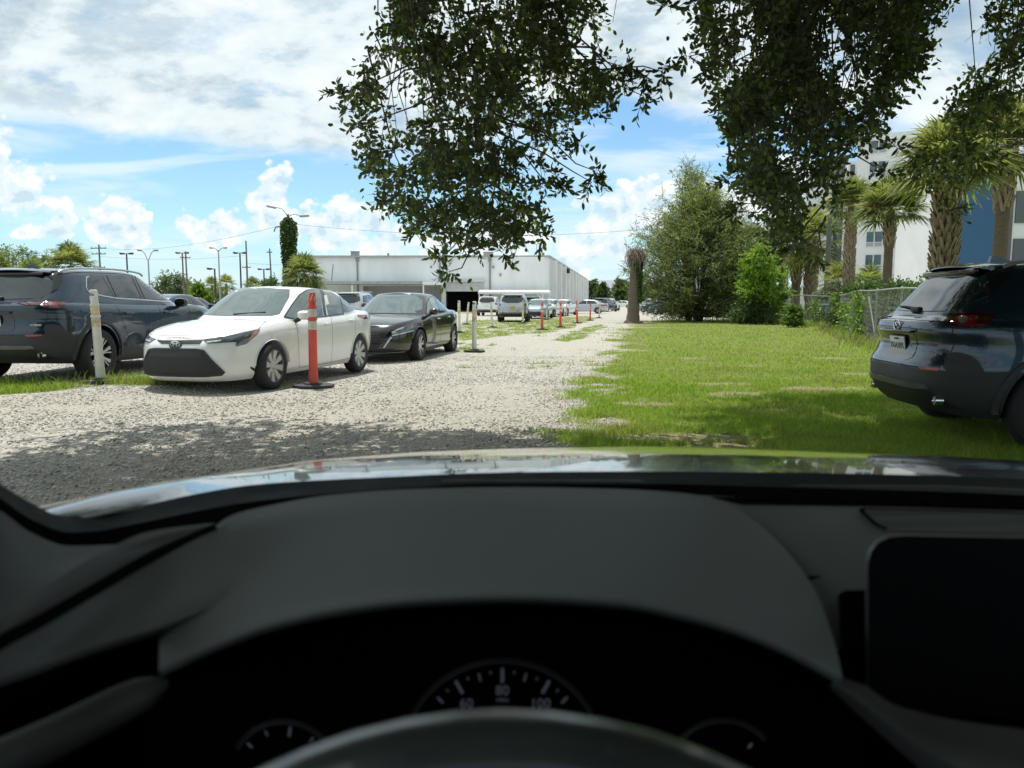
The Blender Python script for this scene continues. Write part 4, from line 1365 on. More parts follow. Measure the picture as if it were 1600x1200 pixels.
def blades(X, Y, H, W, r, lean=.55):
    n = len(X)
    Z = np.array([gz(a, b) for a, b in zip(X, Y)]) - .004
    a = r.random(n) * 6.283; d = r.random(n) * 6.283
    L = H * lean * (.3 + r.random(n))
    wx, wy = np.cos(a) * W / 2, np.sin(a) * W / 2
    lx, ly = np.cos(d) * L, np.sin(d) * L
    b = np.stack([X, Y, Z], 1)
    V = np.stack([b + np.stack([-wx, -wy, 0 * wx], 1), b + np.stack([wx, wy, 0 * wx], 1),
                  b + np.stack([wx * .7 + lx * .35, wy * .7 + ly * .35, H * .6], 1), b + np.stack([-wx * .7 + lx * .35, -wy * .7 + ly * .35, H * .6], 1),
                  b + np.stack([lx, ly, H], 1)], 1).reshape(-1, 3)
    i = np.arange(n)[:, None] * 5
    Fc = np.concatenate([i + np.array([[0, 1, 2]]), i + np.array([[0, 2, 3]]), i + np.array([[3, 2, 4]])], 0)
    return V, Fc


def grass_field():
    r = np.random.default_rng(5)
    n = 900000
    # spread evenly over the picture: near ground gets more blades per square metre
    Y = 1 / (1 / 4.6 + (1 / 56 - 1 / 4.6) * r.random(n) ** .8)
    X = -.68 * Y + r.random(n) * 1.42 * Y
    c = cover(X, Y)
    tall = np.clip((fbm(X, Y, 1.4, 41.0) - .45) * 4, 0, 1)
    k = r.random(n) < np.clip(c * 1.15 - .12, 0, 1) * np.where(Y < 12, .75, .5)
    X, Y, tall = X[k], Y[k], tall[k]
    n = len(X)
    H = (.022 + .035 * r.random(n) + .05 * tall * r.random(n)) * np.where(Y > 25, 1.2, 1.0)
    left = X < -4.2
    H = np.where(left & (Y < 12), H * 1.9, H)
    W = np.maximum(.0045, .00075 * Y) * (.7 + .6 * r.random(n))
    V, Fc = blades(X, Y, H, W, r, .7)
    pick = r.random(n) * .5 + fbm(X, Y, 1.0, 91.0) * .62
    mi = np.where(pick < .42, 1, np.where(pick > .76, 2, 0))
    o = np_mesh('grass', V, Fc, [M_GR1, M_GR2, M_GR3], mi=np.tile(mi, 3))
    o['kind'] = 'stuff'; o['label'] = 'short sunlit green grass of the lawn and verges'
    # long weeds by the left suv and under the shaded right suv
    X, Y = [], []
    for (cx0, cy0, rr, m) in ((-6.7, 10.0, .35, 90), (-6.25, 10.2, .3, 60), (-5.2, 10.7, .35, 120), (-4.8, 10.8, .3, 80), (-5.9, 10.6, .3, 60), (-3.3, 10.7, .12, 26), (-3.15, 10.8, .12, 20), (5.2, 5.6, .7, 420), (4.4, 5.4, .5, 220), (6.2, 5.3, .6, 300), (5.5, 6.1, .4, 120),
                              (3.3, 5.3, .6, 150)):
        X.append(cx0 + rr * r.normal(size=m)); Y.append(cy0 + rr * .6 * r.normal(size=m))
    X = np.concatenate(X); Y = np.concatenate(Y); n = len(X)
    H = .08 + .14 * r.random(n)
    V, Fc = blades(X, Y, H, np.full(n, .007), r, .8)
    o = np_mesh('weeds', V, Fc, [M_GR1, M_GR2, M_GR3], mi=np.tile(r.choice(3, n, p=[.5, .35, .15]), 3))
    o['kind'] = 'stuff'; o['label'] = 'longer grass and weeds around the parked suvs'


grass_field()
# ------------------------------------------------------------------ warehouse
M_WWALL = mat('warehouse_white', (.78, .80, .80), .8, var=.10, scale=.35, stretch=(1, 1, .35), detail=6, bump=.08, bscale=8)
M_WSIDE = mat('warehouse_side', (.70, .71, .70), .8, var=.08, scale=.4, detail=5)
M_WTRIM = mat('warehouse_trim', (.36, .38, .39), .6, var=.15, scale=2)
M_PIPE = mat('grey_pipe', (.25, .26, .27), .5, var=.15)
M_SHUT = mat('roller_shutter', (.60, .61, .60), .6, var=.08, scale=1.5)
M_DARKIN = mat('inside_shade_black', (.03, .03, .032), .95)  # near-black colour paints the shade inside the open bays
M_RUST = mat('rusty_unit', (.42, .36, .31), .7, var=.25, scale=3)
M_CORR = mat('awning_metal', (.62, .62, .60), .5, var=.12, scale=3)


def wall_with_openings(mb, p0, p1, h, openings, th=.25, z0=0.0):
    """wall from p0 to p1 with rectangular openings (s0, s1, z0, z1) measured along it"""
    p0, p1 = Vector((p0[0], p0[1], 0)), Vector((p1[0], p1[1], 0))
    L = (p1 - p0).length; d = (p1 - p0).normalized(); nr = Vector((d.y, -d.x, 0))
    ss = sorted({0.0, L} | {o[0] for o in openings} | {o[1] for o in openings})
    rot = Matrix(((d.x, -nr.x, 0), (d.y, -nr.y, 0), (0, 0, 1)))
    for a, b in zip(ss[:-1], ss[1:]):
        zs = [z0]
        for o in sorted(openings, key=lambda o: o[2]):
            if o[0] <= a + 1e-6 and o[1] >= b - 1e-6: zs += [o[2], o[3]]
        zs.append(h)
        for k in range(0, len(zs), 2):
            if zs[k + 1] - zs[k] < 1e-3: continue
            c = p0 + d * ((a + b) / 2) - nr * (-th / 2 * 0) ; c = c - nr * (th / 2)
            mb.box((c.x, c.y, (zs[k] + zs[k + 1]) / 2), (b - a, th, zs[k + 1] - zs[k]), rot=rot)
    return p0, d, nr, rot


WD = 94.0
fx = lambda px, D=WD: (px - 800) / F_PX * D
fz = lambda py, D=WD: HC + (HOR - py) / F_PX * D


def warehouse():
    root = empty('warehouse', (fx(660), WD, 0))
    off = -Vector(root.location)
    C, Lf, Fr = (fx(857), WD), (fx(476), WD + .6), (18.3, 190.0)
    H = fz(402.5)

    def B(mb, name, m, par=root, **k):
        mb.v = [tuple(Vector(p) + (off if par is root else off)) for p in mb.v]
        return mb.build(name, m, par, **k)
    s = lambda px: fx(px) - Lf[0]
    ops = [(s(528), s(554), 0, fz(455)), (s(568), s(690), 0, fz(447)), (s(697), s(757), 0, fz(441))]
    mb = MB(); wall_with_openings(mb, Lf, C, H, ops)
    B(mb, 'front_wall', M_WWALL)
    mb = MB(); p0, d, nr, rot = wall_with_openings(mb, (C[0] + .02, C[1] + .2), Fr, H, [])
    for k in range(12):
        q = p0 + d * (3 + k * 8.0); mb.box((q.x + nr.x * .35, q.y + nr.y * .35, H / 2 - .15), (1.5, .7, H - .3), rot=rot)
    B(mb, 'side_wall', M_WSIDE)
    dm = MB(); doors = []
    for k in range(11):
        q = p0 + d * (7 + k * 8.0) + nr * .03
        mb2 = MB(); mb2.box((q.x, q.y, 2.7), (4.4, .06, 5.4), rot=rot); B(mb2, 'bay_door', M_PIPE if k % 3 == 1 else M_SHUT)
    mb = MB()
    back = [(Lf[0] + .3, Lf[1] + .3), (C[0] - .1, C[1] + .3), (Fr[0] - .3, Fr[1] - .3), (Lf[0] + 10, Fr[1])]
    mb.prism(back, H - .45, H - .2); B(mb, 'roof', M_WTRIM)
    mb = MB(); mb.box(((Lf[0] + C[0]) / 2, WD + 16, H / 2 - .3), (C[0] - Lf[0] - .8, .2, H - .7)); B(mb, 'inner_wall', M_DARKIN)
    mb = MB(); xa, xb = fx(566), fx(692); mb.box(((xa + xb) / 2, WD + 4.5, 1.7), (xb - xa, .2, 3.4)); mb.box((xb + .1, WD + 2.4, 1.7), (.2, 4.0, 3.4)); mb.box((xa - .1, WD + 2.4, 1.7), (.2, 4.0, 3.4)); B(mb, 'bay_lining', M_WWALL)
    mb = MB()
    mid = (Vector((Lf[0], Lf[1], 0)) + Vector((C[0], C[1], 0))) / 2
    mb.box((mid.x, mid.y + .05, H + .06), (C[0] - Lf[0] + .3, .55, .22)); q = p0 + d * 48; mb.box((q.x - .1, q.y, H + .061), (97, .55, .215), rot=rot)
    B(mb, 'parapet_cap', M_WTRIM)
    for px in (560, 688, 766):
        mb = MB(); y = WD - .12 + .6 * (857 - px) / 380; mb.tube([(fx(px), y, .1), (fx(px), y, H - .1)], .10, 8); mb.box((fx(px), y, H - .3), (.4, .3, .45)); B(mb, 'downpipe', M_PIPE)
    # canopy over the open bays
    mb = MB(); z = fz(443)
    mb.box(((fx(487) + fx(665)) / 2, WD - 1.4, z), (fx(665) - fx(487), 3.4, .34)); B(mb, 'canopy', M_WTRIM)
    mb = MB(); mb.box(((fx(666) + fx(697)) / 2, WD - 1.5, fz(444)), (fx(697) - fx(666), 3.4, .34)); B(mb, 'canopy_end', M_WWALL)
    for px in (489, 560, 667): 
        mb = MB(); mb.box((fx(px), WD - 3.0, fz(447) / 2), (.16, .16, fz(447))); B(mb, 'canopy_post', M_WWALL)
    # half raised shutter
    mb = MB(); z0, z1 = fz(455.5), fz(441)
    rows = []
    for i in range(13):
        zz = z0 + (z1 - z0) * i / 12
        rows.append([(fx(697), WD + .12 + (.03 if i % 2 else 0), zz), (fx(757), WD + .12 + (.03 if i % 2 else 0), zz)])
    mb.grid(rows); B(mb, 'roller_shutter', M_SHUT, sharp=10)
    mb = MB(); mb.box(((fx(697) + fx(757)) / 2, WD - .10, fz(440) + .1), (fx(757) - fx(697) + .3, .3, .3)); B(mb, 'shutter_box', M_SHUT)
    # things on the roof
    for (px, w, hh, m) in ((558, 12, 7, M_PIPE), (763.5, 15, 6, M_RUST), (609, 3, 4, M_PIPE), (848, 4, 5, M_PIPE), (730, 8, 2.5, M_WTRIM)):
        mb = MB(); ww = w / F_PX * 97; h2 = (hh + 5) / F_PX * 97
        mb.box((fx(px, 97), 97, H - .2 + h2 / 2), (ww, ww * .8, h2), bev=.05); mb.box((fx(px, 97), 97, H - .2 + h2 + .04), (ww * 1.06, ww * .86, .08))
        B(mb, 'roof_unit', m)
    mb = MB(); mb.tube([(fx(838, 97), 97, H - .2), (fx(838, 97), 97, fz(383, 97))], .035, 6); mb.box((fx(838, 97), 97, fz(384, 97)), (.5, .04, .04)); B(mb, 'antenna', M_PIPE)
    mb = MB(); mb.tube([(fx(521), WD - .15, fz(439)), (fx(524), WD - .15, fz(414))], .06, 6); B(mb, 'wall_pole', M_PIPE)
    q = p0 + d * 20 + nr * .9; mb = MB(); mb.box((q.x, q.y, H - .9), (.5, .5, .7), rot=rot, bev=.08); mb.tube([(q.x, q.y, H - .5), (q.x - .9, q.y, H - .3)], .06, 6); B(mb, 'wall_lamp', M_BLK)
    for px in (675, 771, 782): 
        mb = MB(); mb.box((fx(px), WD - .06, fz(418 + (px % 3) * 6)), (.22, .2, .3)); B(mb, 'junction_box', M_PIPE)
    tag(root, 'long white warehouse with roller shutter half raised and grey roof edge', 'warehouse')
    # lean-to carport by the corner
    r = empty('carport', (fx(803), WD - 4, 0)); off2 = -Vector(r.location)
    mb = MB(); n = 90; rows = [[], []]
    x0, x1 = fx(748, 90), fx(859, 90)
    for i in range(n + 1):
        x = x0 + (x1 - x0) * i / n; dz = .035 * (i % 2)
        rows[0].append(Vector((x, WD - 5.5, fz(457, 89) + dz)) + off2); rows[1].append(Vector((x, WD - .3, fz(453, 93.7) + dz)) + off2)
    mb.grid(rows); mb.box(Vector(((x0 + x1) / 2, WD - 5.5, fz(457.5, 89) - .06)) + off2, (x1 - x0, .1, .2)); mb.build('roof_sheet', M_CORR, r, sharp=10)
    for x in (x0 + .15, x1 - .9):
        mb = MB(); hh = fz(458, 89); mb.box(Vector((x, WD - 5.4, hh / 2)) + off2, (.14, .14, hh)); mb.tube([Vector((x, WD - 5.4, hh - .8)) + off2, Vector((x + (.7 if x < 0 else -.7), WD - 5.4, hh - .05)) + off2], .05, 6)
        mb.build('post', M_WWALL, r)
    tag(r, 'low white metal carport leaning against the warehouse corner', 'carport')


warehouse()

# ------------------------------------------------------------------ far buildings, low wall
M_FARW = mat('far_wall_blue', (.52, .60, .68), .8, var=.08)
M_FARR = mat('far_roof', (.22, .24, .27), .8)
M_PANE = mat('building_pane', (.05, .08, .09), .06, spec=.9, var=.3, scale=.6)
M_BEIGE = mat('beige_wall', (.50, .45, .38), .85, var=.15, scale=.8)


def far_buildings():
    D = 300
    r = empty('office_building', (fx(950, D), D, 0))
    mb = MB(); w = 34; h = fz(451, D)
    mb.box((0, 8, h / 2), (w, 16, h)); mb.build('wall', M_FARW, r)
    mb = MB(); mb.add([(-w / 2 - 1, -1, h), (w / 2 + 1, -1, h), (w / 2 + 1, 17, h), (-w / 2 - 1, 17, h), (-w / 2 + 6, 8, h + 3.4), (w / 2 - 6, 8, h + 3.4)], [(0, 1, 5, 4), (1, 2, 5), (2, 3, 4, 5), (3, 0, 4), (0, 3, 2, 1)]); mb.build('roof', M_FARR, r, sharp=10)
    for i in range(9):
        for z in (1.8, 4.6):
            q = MB(); q.box((-14 + i * 3.5, -.04, z), (1.6, .14, 1.4)); q.build('window', M_PANE, r)
    tag(r, 'pale blue hip-roofed office building far beyond the end of the drive', 'building')
    a, b = ground(962, 478.2), ground(1110, 478.2)
    mb = MB(); mb.box(((a.x + b.x) / 2, a.y, .68), (b.x - a.x, .3, 1.36)); mb.box(((a.x + b.x) / 2, a.y, 1.4), (b.x - a.x, .4, .09))
    o = mb.build('boundary_wall', M_BEIGE); tag(o, 'low beige wall closing the far end of the drive', 'wall')
    D = 62
    mb = MB(); mb.box(((fx(1196, D) + fx(1262, D)) / 2, D, fz(457, D) / 2), (fx(1262, D) - fx(1196, D), .3, fz(457, D)))
    mb.box(((fx(1196, D) + fx(1262, D)) / 2, D, fz(457, D)), (fx(1262, D) - fx(1196, D) + .1, .4, .1))
    o = mb.build('garden_wall', mat('pale_wall', (.62, .61, .58), .85)); tag(o, 'plain pale wall behind the fence beneath the thin palms', 'wall')


far_buildings()

# ------------------------------------------------------------------ hotel
M_HOT = mat('hotel_render', (.70, .71, .70), .8, var=.05, scale=.4, bump=.04, bscale=6)
M_HBLUE = mat('hotel_blue', (.030, .105, .215), .7, var=.08, scale=1.2)
M_HGREY = mat('hotel_grey', (.10, .11, .125), .7, var=.08)
M_HLIGHT = mat('hotel_lightgrey', (.42, .45, .48), .8, var=.06)
M_HBLIND = mat('window_lower_pane', (.30, .36, .38), .3, var=.1)
M_FRAME = mat('window_frame_white', (.68, .70, .70), .5)


def hotel():
    root = empty('hotel', (52.0, 95.0, 0)); off = -Vector(root.location)

    def B(mb, name, m, par=root, **k):
        mb.v = [tuple(Vector(p) + off) for p in mb.v]
        return mb.build(name, m, par, **k)
    A0, A1 = Vector((fx(1490, 98), 98, 0)), Vector((fx(1326, 104), 104, 0))
    d = (A1 - A0).normalized(); nr = Vector((-d.y, d.x, 0)); nr = nr if nr.y < 0 else -nr
    L = (A1 - A0).length; H = 22.0
    rot = Matrix(((d.x, -nr.x, 0), (d.y, -nr.y, 0), (0, 0, 1)))
    mb = MB(); c = A0 + d * (L / 2 - 5) - nr * 8; mb.box((c.x, c.y, H / 2), (L + 10, 16, H), rot=rot); B(mb, 'long_wall', M_HOT)
    mb = MB(); c2 = A0 + d * (L / 2 - 5) - nr * 7.8; mb.box((c2.x, c2.y, H + .4), (L + 10.6, 16.6, .8), rot=rot); B(mb, 'roof_parapet', M_FRAME)
    mb = MB(); c3 = A0 + d * (L / 2) + nr * .04; mb.box((c3.x, c3.y, 4.75), (L, .1, .06), rot=rot); B(mb, 'string_course', M_HLIGHT)
    fh = 3.0
    for px in (1358, 1425, 1470):
        # where the view through that pixel column meets the wall
        k = (px - 800) / F_PX
        s0 = (k * A0.y - A0.x) / (d.x - k * d.y)
        for j in range(7):
            z = 6.45 + (j - 1) * fh
            q = A0 + d * s0 + nr * .03
            w = 2.05
            f = MB(); f.box((q.x, q.y, z), (w, .2, 2.05), rot=rot); fo = B(f, 'window', M_FRAME)
            for (u, ww, zz, hh) in ((-.5, .86, .26, 1.32), (.5, .86, .26, 1.32), (-.5, .86, -.72, .48), (.5, .86, -.72, .48)):
                p = MB(); t = q + d * u + nr * .09; p.box((t.x, t.y, z + zz), (ww, .07, hh), rot=rot); B(p, 'pane', M_PANE if hh > 1 else M_HBLIND, fo)
    # stepped end wing
    for (pa, pb, D, m, hh) in ((1326, 1313, 106, M_HOT, H - 2), (1313, 1303, 107, M_HGREY, H - 1), (1303, 1291, 108, M_HLIGHT, H - 2)):
        xa, xb = fx(pb, D), fx(pa, D)
        mb = MB(); mb.box(((xa + xb) / 2, D + 5, hh / 2), (xb - xa, 10, hh)); B(mb, 'wing_wall', m)
        if m is not M_HGREY:
            for j in range(6):
                p = MB(); p.box(((xa + xb) / 2, D - .03, 3.6 + 3 * j), ((xb - xa) * .5, .16, 1.9)); B(p, 'window', M_PANE)
    # near block with the blue panel, facing us
    D = 84.0; x0, x1 = fx(1476, D), fx(1760, D); Hb = fz(262, D)
    mb = MB(); mb.box(((x0 + x1) / 2, D + 6, Hb / 2), (x1 - x0, 12, Hb)); B(mb, 'front_block', M_HOT)
    mb = MB(); mb.box(((x0 + x1) / 2, D + 6, Hb + .15), (x1 - x0 + .5, 12.5, .3)); B(mb, 'block_coping', M_FRAME)
    for (a, b, t, bt, m) in ((1481, 1561, 274, 470, M_HBLUE), (1561, 1568, 285, 470, M_HGREY), (1572, 1632, 303, 351, M_HGREY), (1572, 1632, 375, 423, M_HGREY)):
        xa, xb, zt, zb = fx(a, D), fx(b, D), fz(t, D), max(.2, fz(bt, D))
        mb = MB(); mb.box(((xa + xb) / 2, D - .06, (zt + zb) / 2), (xb - xa, .2, zt - zb)); B(mb, 'wall_panel', m)
    tag(root, 'tall white hotel with a deep blue wall panel behind the palms', 'hotel')


hotel()

# ------------------------------------------------------------------ poles, lamps and wires on the left
M_WOOD = mat('pole_wood', (.16, .13, .10), .85, var=.25, scale=3, stretch=(4, 4, .4))
M_GALV = mat('pole_metal', (.36, .37, .37), .45, metal=.5, var=.1)
M_DKM = mat('lamp_metal', (.05, .05, .052), .5, metal=.3)


def ph(py, D): return HC + (HOR - py) / F_PX * D


def wood_pole(px, top, D, label, cross=(), lean=0.0):
    h = ph(top, D); r = empty('utility_pole', (fx(px, D), D, 0))
    mb = MB(); mb.tube([(0, 0, 0), (lean * h * .5, 0, h * .5), (lean * h, 0, h)], [.15, .13, .10], 10); mb.build('pole', M_WOOD, r)
    for z, w in cross:
        c = MB(); c.box((lean * h, -.15, h - z), (w, .1, .12)); o = c.build('crossarm', M_WOOD, r)
        q = MB()
        for x in np.linspace(-w / 2 + .1, w / 2 - .1, 4): q.lathe([(.001, 0), (.05, .02), (.03, .1), (.055, .14), (.001, .2)], 8, 'z', (lean * h + x, -.15, h - z + .06))
        q.build('insulators', M_PIPE, o)
    return tag(r, label, 'utility pole', 'poles along the skyline')


def lot_lamp(px, top, D, label, kind='twin', m=None):
    h = ph(top, D); r = empty('street_lamp', (fx(px, D), D, 0)); m = m or M_DKM
    mb = MB(); mb.tube([(0, 0, 0), (0, 0, h - (.6 if kind == 'vee' else .1))], [.11, .08], 10); mb.lathe([(.001, .5), (.22, .5), (.22, 0)], 12); mb.build('pole', m, r)
    sides = {'twin': (-1, 1), 'single': (-1,), 'vee': (-1, 1), 'cobra': (-1, 1)}[kind]
    for s in sides:
        a = MB()
        if kind == 'vee':
            a.tube(catmull([(0, 0, h - .62), (s * .2, 0, h - .1), (s * .5, 0, h + .5), (s * .85, 0, h + .75)], 14), .05, 6); ax, az = s * 1.0, h + .75
        elif kind == 'cobra':
            a.tube(catmull([(0, 0, h - .4), (s * .4, 0, h + .1), (s * .7, 0, h + .2)], 10), .05, 6); ax, az = s * .95, h + .2
        else:
            a.tube([(0, 0, h - .15), (s * .3, 0, h - .1)], .045, 6); ax, az = s * .52, h - .1
        a.build('arm', m, r)
        q = MB(); q.box((ax, 0, az), (.5, .4, .16), rot=Matrix.Rotation(R(s * -6), 3, 'Y'), bev=.05); q.box((ax, 0, az - .10), (.38, .3, .05)); q.build('lamp_head', m, r)
    return tag(r, label, 'street lamp', 'lamps over the car lots')


wood_pole(163, 384, 110, 'wooden pole with three crossarms right of the fan palm', cross=((.5, 2.2), (1.3, 2.0), (3.2, 1.6)))
wood_pole(297, 394, 120, 'wooden pole beside the brown twin lamp mast', cross=((1.0, 1.6),), lean=-.01)
wood_pole(390, 378, 118, 'tall bare wooden pole between the twin lamp and the vine pole', cross=((4.0, 1.3),))
wood_pole(428, 390, 125, 'thin wooden pole just left of the vine-covered pole', cross=((.6, .9),), lean=-.02)
lot_lamp(205, 396, 90, 'dark twin-headed lot lamp left of the vee-armed lamp', 'twin')
lot_lamp(238, 402, 95, 'pale lamp whose two arms spread in a vee', 'vee', M_GALV)
lot_lamp(291, 395, 92, 'brown twin-headed lamp mast touching the wooden pole', 'twin', M_WOOD)
lot_lamp(340, 419, 80, 'low single-headed lamp above the bright bush', 'single')
lot_lamp(347, 391, 105, 'slim pale twin-arm lamp behind the low single lamp', 'cobra', M_GALV)
lot_lamp(380, 395, 90, 'dark twin-headed lamp left of the tall bare pole', 'twin')
lot_lamp(416, 420, 100, 'small dark lamp half hidden by the vine-covered pole', 'twin')


def wire(a, b, sag, label, rad=.014):
    a, b = Vector(a), Vector(b)
    pts = [a.lerp(b, t) - Vector((0, 0, sag * 4 * t * (1 - t))) for t in np.linspace(0, 1, 25)]
    mb = MB(); mb.tube(pts, rad, 5); o = mb.build('overhead_wire', M_DKM)
    return tag(o, label, 'wire', 'overhead wires')


wire((fx(-40, 110), 110, ph(392, 110)), (fx(163, 110), 110, ph(389, 110)), .5, 'thin overhead wire running left from the crossarm pole')
wire((fx(163, 110), 109.8, ph(389, 110)), (fx(452, 62), 62, ph(353, 62)), .9, 'long overhead wire from the crossarm pole to the vine-covered pole', .012)
wire((fx(458, 62), 62, ph(352, 62)), (fx(1010, 70), 70, ph(360, 70)), .75, 'long overhead wire from the vine-covered pole across the warehouse', .011)
wire((fx(163, 110), 109.8, ph(402, 110)), (fx(390, 118), 118, ph(400, 118)), .5, 'lower overhead wire between the crossarm pole and the bare pole')
wire((fx(390, 118), 118, ph(412, 118)), (fx(520, 125), 125, ph(409, 125)), .4, 'overhead wire right of the tall bare pole')

# ------------------------------------------------------------------ delineator posts
M_POSTW = mat('post_cream', (.68, .66, .58), .55, var=.1, scale=7)
M_POSTO = mat('post_orange', (.70, .095, .070), .5, var=.12, scale=6)
M_POSTY = mat('post_yellowed', (.66, .60, .40), .6, var=.12)
M_BAND = mat('reflective_band', (.62, .58, .50), .35, var=.12, scale=20)
M_BANDT = mat('worn_band', (.60, .48, .30), .5, var=.35, scale=16)
M_RUB = mat('rubber_base', (.045, .045, .048), .85, var=.25, scale=12, bump=.2, bscale=40)


def delineator(m, band, s=1.0):
    root = empty('delineator_post')
    h = 1.25
    mb = MB(); mb.lathe([(.062, .0), (.062, .06), (.057, .30), (.054, .88), (.064, .885), (.064, .91), (.051, .915), (.051, 1.03), (.060, 1.035), (.060, 1.06), (.050, 1.065), (.048, 1.12), (.040, 1.135), (.0001, 1.14)], 24)
    mb.build('post', m, root, sharp=30)
    t = MB()
    if m is M_POSTO:
        t.lathe([(.046, 1.12), (.052, 1.128), (.052, 1.225), (.046, 1.235), (.001, 1.236)], 20); t.build('handle', m, root, sharp=40)
        st = MB()
        for k in range(7):
            a0 = 2 * math.pi * k / 7
            rows = [[(.0535 * math.cos(a0 + .5 * q + w), .0535 * math.sin(a0 + .5 * q + w), 1.14 + .08 * q) for q in np.linspace(0, 1, 5)] for w in (0, .22)]
            st.grid(rows)
        st.build('stripes', M_POSTW, root)
    else:
        for (x, z) in ((-1, 0), (1, 0)): t.tube([(x * .028, 0, 1.12), (x * .030, 0, 1.17), (x * .026, 0, 1.235)], .019, 8, flat=1.3)
        t.box((0, 0, 1.232), (.088, .05, .04), bev=.012); t.box((0, 0, 1.14), (.07, .05, .06), bev=.01); t.build('handle', m, root)
    for (z0, z1) in ((.922, 1.025), (.76, .87)):
        b = MB(); b.lathe([(.0535, z0), (.0545, z0 + .004), (.0545, z1 - .004), (.0535, z1)] if z0 > .9 else [(.0570, z0), (.0580, z0 + .004), (.0575, z1 - .004), (.0565, z1)], 24); b.build('reflective_band', band, root)
    b = MB()
    n = 8
    pl = [(.26 * math.cos(2 * math.pi * (k + .5) / n) * 1.05, .26 * math.sin(2 * math.pi * (k + .5) / n)) for k in range(n)]
    b.prism([(x * 1.0, y) for x, y in pl], 0, .045); b.lathe([(.12, .045), (.11, .07), (.062, .075)], 16)
    b.build('rubber_foot', M_RUB, root, sharp=30)
    return root


dw = delineator(M_POSTW, M_BANDT); do = delineator(M_POSTO, M_BAND); dy = None
posts = [  # source, px, base row, tilt x, tilt y, scale, label
    ('w', 158, 598, .026, 0, 1.02, 'cream delineator post standing in front of the left suv'),
    ('o', 490, 606, -.008, 0, 1.08, 'large orange delineator post in front of the white sedan'),
    ('w', 741, 550, -.01, 0, .98, 'cream delineator post at the tail of the black sedan, on the gravel'),
    ('w', 717.5, 520, 0, 0, 1.0, 'slim cream delineator post just behind the black sedan'),
    ('w', 729, 507, -.10, 0, .95, 'cream delineator post leaning right on the far grass'),
    ('w', 769, 512, .05, .05, .95, 'cream delineator post leaning left before the white suv'),
    ('y', 817, 505.5, 0, 0, 1.02, 'yellowed delineator post behind the silver suv'),
    ('w', 854, 500, -.04, 0, .95, 'pale delineator post beside the row of white cars'),
    ('w', 885, 494, 0, 0, .85, 'pale thin delineator post by the nose of the silver sedan'),
    ('w', 936, 497, -.06, 0, 1.0, 'pale leaning delineator post at the tail of the silver sedan'),
    ('o', 847, 515.5, 0, 0, 1.0, 'orange delineator post nearest the silver suv'),
    ('o', 875.5, 511.5, -.01, 0, 1.0, 'orange delineator post, second along the drive behind the silver suv'),
    ('o', 902, 505, .04, 0, 1.02, 'orange delineator post leaning in front of the silver sedan door'),
    ('o', 922, 501, -.02, 0, .9, 'orange delineator post hiding the rear wheel of the silver sedan'),
]
used = {'w': False, 'o': False}
for (k, px, py, tx, ty, sc, lab) in posts:
    src = do if k == 'o' else dw
    key = 'o' if k == 'o' else 'w'
    if not used[key]: o = src; used[key] = True
    else: o = copy_tree(src)
    p = ground(px, py)
    o.location = p; o.rotation_euler = (ty, tx * -1, random.uniform(0, .4)); o.scale = (sc, sc, sc)
    if k == 'y':
        for c in kids(o):
            if c.name.startswith(('post', 'handle')): c.material_slots[0].link = 'OBJECT'; c.material_slots[0].material = M_POSTY
    tag(o, lab, 'delineator', 'delineator posts along the drive')


